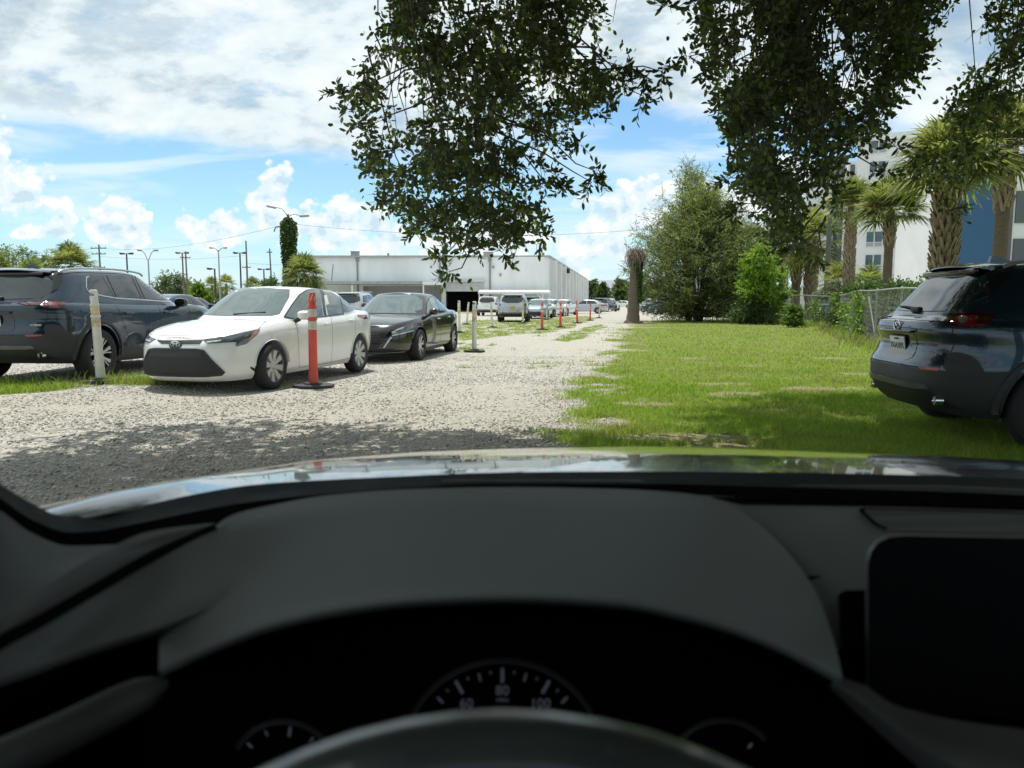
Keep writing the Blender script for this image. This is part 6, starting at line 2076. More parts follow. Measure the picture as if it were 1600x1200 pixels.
palm(fx(118, 48), 48, ph(416, 48), .2, 1.75, 'round-headed fan palm showing over the roof of the left suv', nf=44, yellow=.3, group='palms on the left skyline', droop=.85)
palm(fx(478, 58), 58, ph(428, 58), .22, 1.9, 'full-headed palm at the foot of the vine-covered pole', nf=60, yellow=.08, droop=1.1, group='palms on the left skyline')
for (px, top, D, rr) in ((357, 436, 140, 2.2), (335, 438, 145, 2.1), (398, 441, 135, 2.3), (300, 443, 150, 1.9)):
    palm(fx(px, D), D, ph(top + 8, D), .22, rr, {357: 'round dark palm head right of the bright bush, beneath the low lamp', 335: 'small dark palm head above the bright bush', 398: 'low pale palm head left of the vine-covered pole', 300: 'small palm head left of the bright bush'}[px], nf=30, yellow=.1, group='palms on the left skyline')


def palm_stump():
    root = empty('palm_stump', tuple(ground(990, 505)))
    D = root.location.y; h = ph(398, D)
    mb = MB(); n = 30; t = np.linspace(0, 1, n)
    mb.tube([(.12 * q - .05, 0, h * q) for q in t], [.345 * (1.0 - .22 * q) + (.10 * math.exp(-q * 14)) + .012 * math.sin(q * 130) for q in t], 18); mb.build('trunk', M_PTRUNK, root)
    r = np.random.default_rng(4); f = MB()
    for i in range(420):
        az = r.random() * 6.28; R0 = .22 * r.random(); z = h - .45 + .65 * r.random(); L = .22 + .5 * r.random()
        c, s = math.cos(az), math.sin(az)
        p = [Vector((.07 + c * (R0 + L * q * .95), s * (R0 + L * q * .95), z + L * ((.2 + .9 * r.random()) * q - 1.2 * q * q * (.3 + 1.2 * r.random())) + .05 * r.normal())) for q in np.linspace(0, 1, 5)]
        f.tube(p, [.022, .022, .018, .014, .006], 4, flat=.4)
    f.lathe([(.001, h - .4), (.24, h - .25), (.27, h + .05), (.15, h + .2), (.001, h + .22)], 12, 'z', (.07, 0, 0))
    f.build('dead_fronds', M_DEADF, root, sharp=60)
    n = 1500; q = r.random(n); az = -1.0 + r.normal(size=n) * .75
    zz = h * (.30 + .62 * q); rad = .33 - .06 * q + .08 * r.random(n)
    keep = np.abs(az + .3) < .6 + 1.1 * q
    P = np.stack([np.cos(az) * rad + .10 * q, np.sin(az) * rad, zz], 1)[keep]
    V, Fc = leaves(P, unit(P * [1, 1, 0] + r.normal(size=P.shape) * .5 - [0, 0, .5]), .11, .09, r)
    np_mesh('ivy', V, Fc, [M_BUSH, M_VINE2], root, mi=(r.random(len(P)) < .35).astype(int))
    g = MB()
    for i in range(60):
        a = r.random() * 6.28; d = .42 + .16 * r.random(); p = Vector((math.cos(a) * d, math.sin(a) * d, .02)); g.tube([p, p * .86 + Vector((0, 0, .06 + .08 * r.random()))], [.03, .015], 4)
    g.build('root_fibres', M_DEADF, root)
    tag(root, 'headless palm trunk with a mop of dead fronds and ivy, alone on the lawn edge', 'palm stump')


palm_stump()


# ------------------------------------------------------------------ broadleaf trees and bushes
def spray_tree(name, label, cat, x, y, h, crown_r, nb, per, nl, L, mats, mix, seed, trunk_r=.18, low=.1, group=None, shape='egg', tilt=.7, rad=(.35, .8), base=None, stems=4):
    r = np.random.default_rng(seed)
    root = empty(name, (x, y, gz(x, y) if base is None else base))
    # boughs: each starts on a stem and climbs outward
    t = low + (1 - low) * r.random(nb) ** .85
    az = r.random(nb) * 2 * math.pi
    env = {'egg': np.sin(np.clip((t - low * .6) / (1 - low * .6), 0, 1) ** .72 * math.pi) ** .62, 'dome': np.sqrt(np.clip(1 - ((t - .35) / .66) ** 2, 0, 1)), 'wide': np.clip(1.05 - t ** 3, .1, 1)}[shape]
    rr = crown_r * env * (.45 + .6 * r.random(nb) ** .6)
    tip = np.stack([np.cos(az) * rr, np.sin(az) * rr, h * t + crown_r * .12 * r.normal(size=nb)], 1)
    tip[:, 2] = np.maximum(tip[:, 2], .25)
    st = np.stack([np.cos(az) * rr * .18, np.sin(az) * rr * .18, np.maximum(h * t - rr * tilt, h * low * .7)], 1)
    mid = (st + tip) / 2 + np.array([0, 0, .1]) * rr[:, None]
    C = np.concatenate([tip, mid * .5 + tip * .5, mid])
    rd = rad[0] + (rad[1] - rad[0]) * r.random(len(C))
    P, D, a, b = twigs(C, rd, per, nl, L, r, droop=.05, flat=.8)
    out = unit(P - np.array([0, 0, h * .45])) 
    D = D + out * .5
    ok = P[:, 2] > .08
    P, D = P[ok], D[ok]
    V, Fc = leaves(P, D, L * (.75 + .5 * r.random(len(P))), L * .5, r)
    cl = np.repeat(r.random(len(C)), per * nl)[ok]
    ht = P[:, 2] / h
    q = cl * .75 + .25 * r.random(len(P)) + .10 * (ht - .5)
    mi = np.where(q < mix[0], 2, np.where(q > mix[1], 1, 0))
    np_mesh('crown', V, Fc, mats, root, mi=mi)
    V, Fc = rods(np.concatenate([st, mid]), np.concatenate([mid, tip]), trunk_r * .10, trunk_r * .04, 4)
    mb = MB()
    for k in range(stems):
        a0 = 6.28 * k / stems + r.random(); d = crown_r * .22
        mb.tube(catmull([(math.cos(a0) * trunk_r * .5, math.sin(a0) * trunk_r * .5, -.1), (math.cos(a0) * d * .5, math.sin(a0) * d * .5, h * .3), (math.cos(a0) * d, math.sin(a0) * d, h * .62), (math.cos(a0) * d * 1.1, math.sin(a0) * d * 1.1, h * .9)], 12), list(np.linspace(trunk_r, trunk_r * .15, 12)), 8)
    n0 = len(mb.v); mb.v += [tuple(p) for p in V]; mb.f += [tuple(int(i) + n0 for i in f) for f in Fc]; mb.mi += [0] * len(Fc)
    mb.build('trunk', M_BARK, root, fix=False)
    return tag(root, label, cat, group)


spray_tree('broadleaf_tree', 'big feathery olive-green tree standing behind the palm stump', 'tree', fx(1090, 48), 48, 7.7, 4.6, 700, 6, 11, .085, [M_ELM, M_ELM2, M_ELM3], (.26, .62), 31, trunk_r=.2, low=.05, shape='egg', rad=(.4, .8))
# upright wispy leaders above the main crown
spray_tree('broadleaf_tree', 'taller wispy tree rising out of the back of the big feathery tree', 'tree', fx(1078, 50), 50.5, ph(268, 50), 3.0, 150, 5, 10, .085, [M_ELM, M_ELM2, M_ELM3], (.24, .66), 32, trunk_r=.16, low=.45, shape='dome', tilt=1.3, rad=(.35, .75))
spray_tree('broadleaf_tree', 'small olive tree to the right of the big feathery tree', 'tree', fx(1165, 50), 50, 6.0, 2.7, 200, 6, 9, .085, [M_ELM, M_ELM2, M_ELM3], (.38, .72), 33, trunk_r=.13, low=.05, shape='egg')
spray_tree('vine_thicket', 'bright lime-green vine thicket at the far end of the fence', 'vine', fx(1178, 42), 42, ph(392, 42), 1.1, 62, 6, 9, .12, [M_VINE, M_VINE, M_VINE2], (.28, .6), 134, trunk_r=.08, low=.35, shape='dome', rad=(.22, .6))
spray_tree('vine_thicket', 'second lime-green vine clump, lower, leaning on the fence end', 'vine', fx(1203, 43), 43, ph(408, 43), 1.0, 46, 6, 9, .12, [M_VINE, M_VINE, M_VINE2], (.3, .6), 37, trunk_r=.08, low=.2, shape='dome', rad=(.25, .5))
spray_tree('bush', 'dark bush under the lime-green vine thicket', 'bush', fx(1174, 42), 42, 1.6, 1.2, 60, 6, 8, .11, [M_BUSH, M_VINE2, M_ELM3], (.5, .9), 35, trunk_r=.04, low=.05, shape='dome', group='bushes along the fence')
spray_tree('bush', 'small round green bush before the fence', 'bush', fx(1245, 36), 36.5, 1.0, .42, 30, 6, 8, .09, [M_VINE2, M_VINE, M_BUSH], (.25, .8), 36, trunk_r=.03, low=.05, shape='dome', rad=(.2, .35), group='bushes along the fence')
for (px, D, h, cr, lab, s) in ((1330, 31, 1.7, .8, 'leafy bush growing through the fence below the short palm', 41), (1405, 24, 1.75, 1.0, 'leafy bush behind the fence beside the right suv', 42), (1290, 46, 1.9, 1.0, 'tangled bush behind the fence at the grey pole', 43),
                               (1440, 21.5, 1.5, .9, 'bush half hidden by the right suv window', 44), (1362, 30, 1.9, .7, 'taller bush between the short palm and the slender palm', 45)):
    spray_tree('bush', lab, 'bush', fx(px, D), D, h, cr, 60, 6, 8, .10, [M_BUSH, M_VINE2, M_ELM3], (.3, .78), s, trunk_r=.03, low=.05, shape='dome', rad=(.25, .45), group='bushes along the fence')
spray_tree('bush', 'bright green bush among the small palms above the left suv bonnet', 'bush', fx(313, 60), 60, ph(446, 60), 1.15, 60, 6, 8, .14, [M_VINE, M_VINE2, M_BUSH], (.3, .5), 46, trunk_r=.04, low=.2, shape='wide', rad=(.3, .5))
for (px, py, D, cr, lab, s) in ((925, 449, 260, 5.0, 'dark round tree just right of the warehouse', 51), (968, 446, 240, 4.2, 'green tree left of the palm stump in the far distance', 52), (941, 452, 245, 2.6, 'small tree between the two distant trees', 53),
                                (8, 392, 95, 4.2, 'sparse tall tree at the left edge of the skyline', 54), (40, 396, 100, 3.6, 'sparse tree second from the left edge of the skyline', 55), (75, 410, 105, 3.0, 'low wispy tree left of the round-headed fan palm', 56),
                                (272, 438, 130, 4.2, 'olive tree above the back of the left suv', 57), (1004, 452, 200, 4.5, 'hazy tree beyond the low beige wall', 58), (470, 436, 60, 2.0, 'dark bushy tree under the full-headed palm', 59), (425, 447, 64, 2.0, 'low bushy tree left of the vine-covered pole', 60)):
    h = ph(py - 6, D)
    sp = s in (54, 55)
    spray_tree('skyline_tree', lab, 'tree', fx(px, D), D, h, cr, 34 if sp else 80, 4, 7, max(.12, D * .0021), [M_BUSH, M_ELM, M_ELM3] if s not in (54, 55, 56) else [M_ELM, M_ELM2, M_ELM3], (.35, .8), s, trunk_r=.2, low=.5 if sp else .15, shape='dome', rad=(.3 * cr / 2, .5 * cr / 2), group='trees along the skyline')
# yellow-green shrubs at the far left
for (px, D, h, cr, s, lab) in ((10, 80, ph(408, 80), 2.6, 61, 'yellow-green shrub at the far left above the suv roof'), (55, 84, ph(410, 84), 2.6, 62, 'yellow-green shrub right of the far-left shrub')):
    spray_tree('shrub', lab, 'shrub', fx(px, D), D, h, cr, 60, 5, 7, .2, [M_ELM2, M_VINE2, M_ELM], (.3, .7), s, trunk_r=.06, low=.3, shape='wide', rad=(.5, .9))


def hedge():
    """far belt of trees that reads as one mass along the horizon"""
    r = np.random.default_rng(77)
    n = 520; X = -190 + 420 * r.random(n); Y = 330 + 60 * r.random(n)
    k = ~((X > 25) & (X < 62)); X, Y = X[k], Y[k]; n = len(X)
    Z = 1.0 + 5.5 * r.random(n) * (.6 + .6 * fbm(X, Y, .05, 3))
    P, D, _, _ = twigs(np.stack([X, Y, Z], 1), 2.6, 7, 6, 1.0, r, droop=.1)
    V, Fc = leaves(P, D, 1.5, .9, r)
    o = np_mesh('treeline', V, Fc, [M_BUSH, M_ELM3], mi=(r.random(len(P)) < .4).astype(int)); o['kind'] = 'stuff'; o['label'] = 'distant belt of trees along the horizon'


hedge()


def vine_pole():
    D = 62; r = np.random.default_rng(9)
    root = empty('vine_covered_pole', (fx(456, D), D, 0)); h = ph(338, D)
    mb = MB(); mb.tube([(0, 0, 0), (0, 0, h)], [.14, .09], 10); mb.build('pole', M_WOOD, root)
    for s, ln, dz in ((-1, 1.0, .55), (1, 1.0, -.15)):
        a = MB(); a.tube(catmull([(0, 0, h - .2), (s * ln * .5, 0, h + .1 + dz * .6), (s * ln, 0, h + dz)], 10), .035, 6); a.build('arm', M_GALV, root)
        q = MB(); q.box((s * (ln + .3), 0, h + dz + .02), (.75, .3, .16), rot=Matrix.Rotation(R(12 if s < 0 else -4), 3, 'Y'), bev=.06); q.build('lamp_head', M_GALV, root)
    n = 5200; t = r.random(n) ** .9; az = r.random(n) * 6.28
    z = 2.0 + (h - .2 - 2.0) * t
    rad = (.46 + .20 * np.sin(z * 1.1) * .5 + .20 * (1 - np.abs(t - .45) * 1.4)) * np.sqrt(r.random(n)) * np.clip((1.04 - t) * 9, .3, 1)
    P = np.stack([np.cos(az) * rad + .03 * np.sin(z * 2), np.sin(az) * rad, z], 1)
    V, Fc = leaves(P, np.stack([np.cos(az) * .6, np.sin(az) * .6, -1 + 0 * az], 1) + r.normal(size=P.shape) * .4, .17, .11, r)
    np_mesh('creeper', V, Fc, [M_BUSH, M_VINE2, M_ELM3], root, mi=r.choice(3, n, p=[.5, .25, .25]))
    a = MB(); a.tube([(0, 0, h - .9), (-1.0, 0, h - 1.0), (-1.15, 0, h - 1.35)], .05, 6); a.build('dead_branch', M_TWIG, root)
    tag(root, 'lamp pole swallowed by creeper, two lamp arms poking out of the top', 'pole')


vine_pole()

# grey pole and thin white mast among the palms
D = 42
mb = MB(); mb.tube([(0, 0, 0), (0, 0, ph(344, D))], [.16, .13], 12); o = mb.build('utility_pole', mat('pole_greygreen', (.13, .135, .11), .85, var=.2, scale=3), loc=(fx(1288, D), D, 0))
tag(o, 'plain grey-green pole rising behind the fence among the palms', 'pole')
D = 55
mb = MB(); mb.tube([(0, 0, 0), (0, 0, ph(398, D))], [.09, .07], 10); mb.tube([(0, 0, ph(398, D)), (.1, 0, ph(391, D)), (.5, 0, ph(389, D))], .06, 8); o = mb.build('light_mast', M_FRAME, loc=(fx(1226, D), D, 0))
tag(o, 'thin white mast between the two leftmost palm trunks', 'pole')


# ------------------------------------------------------------------ chain-link fence
def fence():
    pts = [(5.9, 8.3), (8.4, 15.8), (10.05, 21.6), (12.1, 28.0), (14.8, 36.0), (15.1, 43.5), (15.6, 50.0)]
    H = 1.5
    root = empty('chain_link_fence', (10.05, 21.6, 0)); o3 = Vector((-10.05, -21.6, 0))
    P = [Vector((a, b, 0)) for a, b in pts]
    seglen = [(P[i + 1] - P[i]).length for i in range(len(P) - 1)]
    tot = sum(seglen)

    def along(s):
        for i, l in enumerate(seglen):
            if s <= l or i == len(seglen) - 1: return P[i] + (P[i + 1] - P[i]) * (s / l)
            s -= l
    m = mat('fence_wire', (.30, .31, .30), .5, metal=.6, var=.1)
    rail = MB(); rail.tube([along(s) + o3 + Vector((0, 0, H + .02 * math.sin(s * .8) - .04 * math.sin(s * .31))) for s in np.linspace(0, tot, 90)], .024, 8); rail.build('top_rail', m, root)
    n = 0
    s = 1.0
    while s < tot:
        p = along(s) + o3; q = MB(); ln = random.uniform(-.03, .03); q.tube([p, p + Vector((ln, 0, H + .03))], .028, 8); q.lathe([(.032, H + .02), (.03, H + .06), (.001, H + .075)], 8, 'z', (p.x + ln, p.y, 0)); q.build('fence_post', m, root); s += 3.05
    p = along(14.6) + o3; q = MB(); q.tube([p + Vector((-.15, -.9, .05)), p + Vector((0, 0, H - .15))], .022, 8); q.build('brace', m, root)
    # diamond mesh
    st = .085; A, B = [], []
    k = int(tot / st); nz = 12; dz = H / nz
    S = np.array([list(along(i * st)) for i in range(k + 1)]) + np.array(o3)
    for par in (0, 1):
        for j in range(nz):
            up = (j % 2 == par)
            idx = np.arange(0, k)
            z0 = np.where((idx + j) % 2 == par, 0, 1)
            a = S[:-1].copy(); b = S[1:].copy()
            a[:, 2] = (j + z0) * dz; b[:, 2] = (j + 1 - z0) * dz
            if par == 0: A.append(a); B.append(b)
    V, Fc = rods(np.concatenate(A), np.concatenate(B), .0034, .0034, 3)
    np_mesh('wire_mesh', V, Fc, m, root)
    tag(root, 'old galvanised chain-link fence along the right side of the lawn', 'fence')
    # creepers and straw climbing it, as separate plants
    r = np.random.default_rng(15)
    for i, (s0, w, h, n, lab) in enumerate(((16.5, 1.2, 1.5, 900, 'creeper hanging on the fence nearest the right suv'), (20.5, 1.8, 1.2, 1000, 'creeper on the fence beside the braced post'), (25.0, 1.5, 1.55, 900, 'creeper topping the fence left of the braced post'),
                                            (31.0, .7, 1.3, 350, 'creeper on the fence near the grey pole'), (38.0, 1.0, 1.0, 400, 'creeper at the far bend of the fence'))):
        ss = s0 + w * r.normal(size=n) * .6
        base = np.array([list(along(max(0, q))) for q in ss]); base[:, 2] = h * r.random(n) ** .8
        base[:, :2] += r.normal(size=(n, 2)) * .10
        V, Fc = leaves(base, r.normal(size=(n, 3)) - [0, 0, .5], .10, .075, r)
        o = np_mesh('fence_creeper', V, Fc, [M_VINE2, M_VINE, M_BUSH], mi=r.choice(3, n, p=[.45, .2, .35]))
        tag(o, lab, 'creeper', 'creepers on the fence')
    n = 6000
    ss = tot * (.12 + .88 * r.random(n)); base = np.array([list(along(q)) for q in ss]); base[:, :2] += r.normal(size=(n, 2)) * .28
    V, Fc = blades(base[:, 0], base[:, 1], .10 + .32 * r.random(n) ** 2, np.full(n, .02), r, .6)
    o = np_mesh('fence_weeds', V, Fc, [M_GR1, M_GR2, M_GR3], mi=np.tile(r.choice(3, n, p=[.3, .2, .5]), 3)); o['kind'] = 'stuff'; o['label'] = 'dry yellowed weeds along the foot of the fence'


fence()
# ------------------------------------------------------------------ the car we sit in
M_DASH = mat('dash_pad', (.115, .123, .125), .62, var=.10, scale=5, bump=.16, bscale=900, spec=.4, dist=.002)
M_DASH2 = mat('dash_trim', (.06, .063, .063), .55, var=.08, scale=6, bump=.08, bscale=700, dist=.002)
M_PILLAR = mat('pillar_trim', (.04, .043, .043), .7, var=.1, scale=8)


def matt(name, v):
    m = bpy.data.materials.new(name); m.use_nodes = True; m.node_tree.nodes.clear(); T = NT(m.node_tree)
    nz = T.n('ShaderNodeTexNoise', {'Scale': 60.0}); c = T.ramp(nz.outputs[0], [(.3, g3(v * .8)), (.7, g3(v * 1.2))])
    T.n('ShaderNodeOutputMaterial', {0: T.n('ShaderNodeBsdfDiffuse', {0: c}).outputs[0]})
    return m


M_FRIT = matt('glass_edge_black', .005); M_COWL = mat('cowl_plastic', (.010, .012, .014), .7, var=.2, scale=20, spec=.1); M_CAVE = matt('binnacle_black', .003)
M_SCREEN = mat('screen_glass', (.003, .003, .004), .5, spec=.12)
M_BEZEL = mat('screen_bezel', (.10, .105, .108), .35, spec=.6)
M_LEATH = mat('wheel_leather', (.05, .054, .056), .3, coat=1.0, var=.12, scale=30, bump=.12, bscale=500, dist=.002)
M_HEAD = mat('headliner', (.38, .37, .35), .95)
PT_HOOD = mat('paint_hood', (.012, .018, .024), .22, metal=.3, coat=1.0, var=.04)
M_TICK = bpy.data.materials.new('gauge_mark'); M_TICK.use_nodes = True
_b = M_TICK.node_tree.nodes['Principled BSDF']; _b.inputs['Base Color'].default_value = (.16, .18, .21, 1); _b.inputs['Emission Color'].default_value = (.62, .7, .85, 1); _b.inputs['Emission Strength'].default_value = .026
M_RING = bpy.data.materials.new('gauge_ring'); M_RING.use_nodes = True
_b = M_RING.node_tree.nodes['Principled BSDF']; _b.inputs['Base Color'].default_value = (.02, .022, .024, 1); _b.inputs['Emission Color'].default_value = (.5, .56, .62, 1); _b.inputs['Emission Strength'].default_value = .0035


def host():
    O = Vector((.33, .2, 0))
    root = empty('driven_car', O)
    tag(root, 'car we sit in: dark dashboard, steering wheel rim and glossy hood across the foreground', 'car')

    def B(mb, name, m, par=None, **k):
        mb.v = [tuple(Vector(p) - O) for p in mb.v]
        return mb.build(name, m, par or root, **k)

    def line(pts, n):
        """pixel + depth control points -> smooth curve of n world points"""
        c = catmull(pts, n)
        return [at(a, b, d) for a, b, d in c]

    def sheet(rows, n, sub=4, bulge=None):
        """loft through several pixel/depth curves"""
        R_ = [catmull(p, n) for p in rows]
        out = []
        m = (len(R_) - 1) * sub + 1
        ts = np.linspace(0, len(R_) - 1, m)
        A = np.array(R_)
        for t in ts:
            row = np.zeros((n, 3))
            for j in range(3):
                row[:, j] = np.array([pchip(np.arange(len(R_)), A[:, k, j], [t])[0] for k in range(n)])
            out.append([at(a, b, d) for a, b, d in row])
        return out
    # ---- hood
    sil = np.array([(0, 850), (60, 825), (100, 803), (160, 783), (225, 767), (300, 749), (375, 736), (500, 718), (650, 706), (800, 700.5), (1000, 697.5), (1100, 698.5), (1200, 701), (1400, 709), (1600, 721), (1800, 738), (2000, 760)])
    rows = []
    for X in np.linspace(-.60, 1.26, 70):
        yr = np.interp(X, [-.60, -.5, -.35, -.2, 0, 1.0, 1.26], [.98, 1.10, 1.30, 1.42, 1.46, 1.46, 1.40])
        px = 800 + F_PX * X / yr
        z = at(px, np.interp(px, sil[:, 0], sil[:, 1]), yr).z
        sl = -(HC - z) / yr
        y0 = .955
        for _ in range(6):
            pr = 800 + F_PX * X / y0
            y0 = np.interp(pr, [60, 100, 205, 300, 400, 600, 800, 1300, 1600, 1900], [.70, .77, .875, .915, .935, .95, .955, .955, .95, .93])
        zt = at(pr, np.interp(pr, [60, 100, 205, 300, 400, 600, 800, 1000, 1300, 1600, 1900], [832, 808, 796, 776, 759, 747.5, 740, 738.5, 741.5, 750, 767]), y0).z
        kq = max(.01, min(.9, (z + sl * (y0 - yr) - zt) / (y0 - yr) ** 2))
        row = []
        for y in np.linspace(y0, 2.02, 44):
            q = y - yr
            row.append((X, y, z + sl * q - (kq if q < 0 else .16) * q * q))
        x0, y1, z0 = row[-1]
        row += [(X, 2.06, z0 - .03), (X, 2.08, z0 - .10), (X, 2.08, .35)]
        rows.append(row)
    mb = MB(); mb.grid(rows); B(mb, 'hood', PT_HOOD, sharp=60)
    hood_rows = rows
    for i, nm in ((0, 'fender'), (-1, 'fender')):
        s = -1 if i == 0 else 1
        r0 = rows[i]; mb = MB()
        mb.grid([[(x, y, z) for x, y, z in r0], [(x + s * .03, y, z - .03) for x, y, z in r0], [(x + s * .05, y, z - .15) for x, y, z in r0], [(x + s * .05, y, min(z - .16, .62)) for x, y, z in r0]])
        B(mb, nm, PT_HOOD, sharp=60)
    # ---- cowl and black edge of the windscreen
    top = [(-60, 715, .58), (0, 756, .64), (50, 786, .70), (98, 806, .76), (150, 803, .82), (205, 794, .87), (300, 773, .91), (400, 757, .93), (600, 745.5, .95), (800, 738, .955), (1000, 736.5, .955), (1300, 739.5, .955), (1600, 748, .95), (1900, 765, .93)]
    mid = [(-60, 740, .56), (0, 778, .61), (50, 812, .66), (108, 832, .71), (150, 830, .76), (205, 820, .80), (300, 800, .84), (400, 783, .86), (600, 765, .88), (800, 756, .885), (1000, 756, .885), (1300, 764, .885), (1600, 772, .88), (1900, 788, .86)]
    bot = [(-60, 762, .54), (0, 800, .58), (50, 836, .62), (110, 858, .65), (150, 862, .66), (200, 856, .67), (300, 835, .69), (400, 806, .74), (600, 785, .80), (800, 780, .82), (1000, 782, .82), (1300, 812, .80), (1600, 812, .79), (1900, 818, .77)]
    S = sheet([top, mid, bot], 60, 5)
    mb = MB(); mb.grid(S[:6]); B(mb, 'cowl_panel', M_COWL, sharp=60)
    mb = MB(); mb.grid(S[5:]); B(mb, 'windscreen_edge', M_FRIT, sharp=60)
    # wiper lying in the cowl
    mb = MB(); mb.tube(line([(690, 757, .90), (950, 757.5, .90), (1180, 762, .90)], 20), .006, 6); mb.tube(line([(1230, 765, .895), (1450, 766, .89), (1600, 772, .88)], 14), .006, 6); B(mb, 'wiper', M_BLK)
    # ---- door-pillar trim on the left
    S = sheet([[(-70, 765, .54), (0, 798, .575), (50, 833, .61), (110, 853, .64), (200, 850, .66), (245, 836, .67)],
               [(-70, 860, .48), (0, 885, .50), (60, 885, .54), (120, 874, .58), (200, 853, .63), (245, 838, .655)],
               [(-70, 1010, .40), (0, 975, .425), (60, 930, .47), (150, 873, .55), (200, 848, .60), (245, 834, .64)]], 40, 5)
    mb = MB(); mb.grid(S); B(mb, 'pillar_trim', M_PILLAR, sharp=60)
    # ---- side strip and dash top left of the binnacle
    S = sheet([[(-70, 1020, .395), (0, 968, .42), (60, 924, .465), (150, 868, .545), (235, 830, .63), (335, 817, .66)],
               [(-70, 1035, .390), (0, 985, .415), (60, 947, .458), (150, 893, .535), (240, 846, .615), (335, 820, .655)],
               [(-70, 1045, .388), (0, 998, .413), (60, 966, .455), (150, 915, .53), (240, 865, .61), (335, 824, .652)]], 40, 4)
    mb = MB(); mb.grid(S); B(mb, 'side_defroster', M_DASH2, sharp=60)
    mb = MB(); mb.tube(line([(-70, 1052, .385), (0, 1004, .41), (60, 972, .452), (150, 920, .526), (240, 869, .606), (335, 825, .65)], 30), .0042, 8); B(mb, 'trim_groove', M_FRIT)
    S = sheet([[(-80, 1060, .386), (0, 1006, .412), (60, 974, .454), (150, 922, .528), (240, 871, .608), (340, 824, .652), (420, 800, .70)],
               [(-80, 1085, .385), (0, 1035, .41), (60, 1010, .45), (150, 965, .51), (250, 915, .57), (360, 870, .61), (460, 840, .65)],
               [(-80, 1092, .384), (0, 1060, .408), (60, 1041, .44), (150, 1010, .48), (240, 983, .51), (330, 950, .54), (480, 900, .58)],
               [(-80, 1098, .388), (0, 1072, .413), (60, 1052, .446), (150, 1020, .486), (240, 993, .518), (330, 965, .55), (480, 915, .59)]], 40, 4)
    mb = MB(); mb.grid(S); B(mb, 'dash_top_left', M_DASH, sharp=60)
    # ---- right-hand dash top
    pad = [[(1060, 772, .81), (1120, 775, .81), (1300, 781, .81), (1500, 787, .80), (1700, 795, .79), (1950, 806, .77)],
           [(1075, 800, .78), (1150, 803, .77), (1300, 808, .76), (1500, 815, .75), (1700, 825, .74), (1950, 838, .73)],
           [(1190, 895, .69), (1240, 893, .68), (1300, 890, .67), (1500, 890, .66), (1700, 900, .66), (1950, 915, .66)],
           [(1302, 1020, .60), (1312, 1015, .595), (1320, 1010, .595), (1500, 1010, .59), (1700, 1020, .59), (1950, 1030, .59)]]
    S = sheet(pad, 46, 6)
    mb = MB(); mb.grid(S)
    skv = [Vector(p) for p in mb.v]; skf = list(mb.f)
    B(mb, 'dash_top_right', M_DASH, sharp=60)
    tm = bpy.data.meshes.new('t'); tm.from_pydata(skv, [], skf)
    sk = Skin([tm], Matrix.Identity(4)); bpy.data.meshes.remove(tm)
    v = sk.patch([(1112, 778), (1250, 780), (1400, 784.5), (1600, 791), (1800, 800), (1800, 806), (1600, 798), (1400, 792), (1250, 790), (1160, 789)], 'px', off=.0015, depth=.003, cell=7)
    vo = B(v, 'defroster_vent', M_FRIT)
    rb = MB()
    for i in range(24):
        x = 1150 + i * 27; yy = np.interp(x, [1112, 1250, 1400, 1600, 1800], [778, 780, 784.5, 791, 800])
        a, b = sk.hit((x, yy + 1.5), 'px'), sk.hit((x + 5, yy + 8), 'px')
        if a and b: rb.tube([a[0] + a[1] * .003, b[0] + b[1] * .003], .0016, 4)
    B(rb, 'vent_ribs', M_CAVE, vo)
    g = sk.patch([(1344, 803), (1350, 800.5), (1500, 804), (1700, 812), (1850, 820), (1850, 850), (1700, 842), (1500, 835), (1385, 832), (1368, 826)], 'px', off=.002, depth=.004, cell=8)
    M_SPK = bpy.data.materials.new('speaker_mesh'); M_SPK.use_nodes = True
    T = NT(M_SPK.node_tree); M_SPK.node_tree.nodes.clear()
    vr = T.n('ShaderNodeTexVoronoi', {'Vector': T.n('ShaderNodeTexCoord').outputs['Object'], 'Scale': 260.0, 'Randomness': 0.0})
    bs = T.n('ShaderNodeBsdfPrincipled', {'Base Color': T.ramp(vr.outputs['Distance'], [(.25, (.012, .012, .013, 1)), (.45, (.075, .078, .08, 1))]), 'Roughness': .6})
    T.n('ShaderNodeOutputMaterial', {0: bs.outputs[0]})
    go = B(g, 'speaker_grille', M_SPK)
    rim = sk.strip([(1344, 803), (1350, 800.5), (1500, 804), (1700, 812), (1850, 820)], 'px', w=.005, off=.004); sk.strip([(1344, 803), (1368, 826), (1385, 832)], 'px', w=.005, off=.004, mb=rim); B(rim, 'grille_rim', M_FRIT, go)
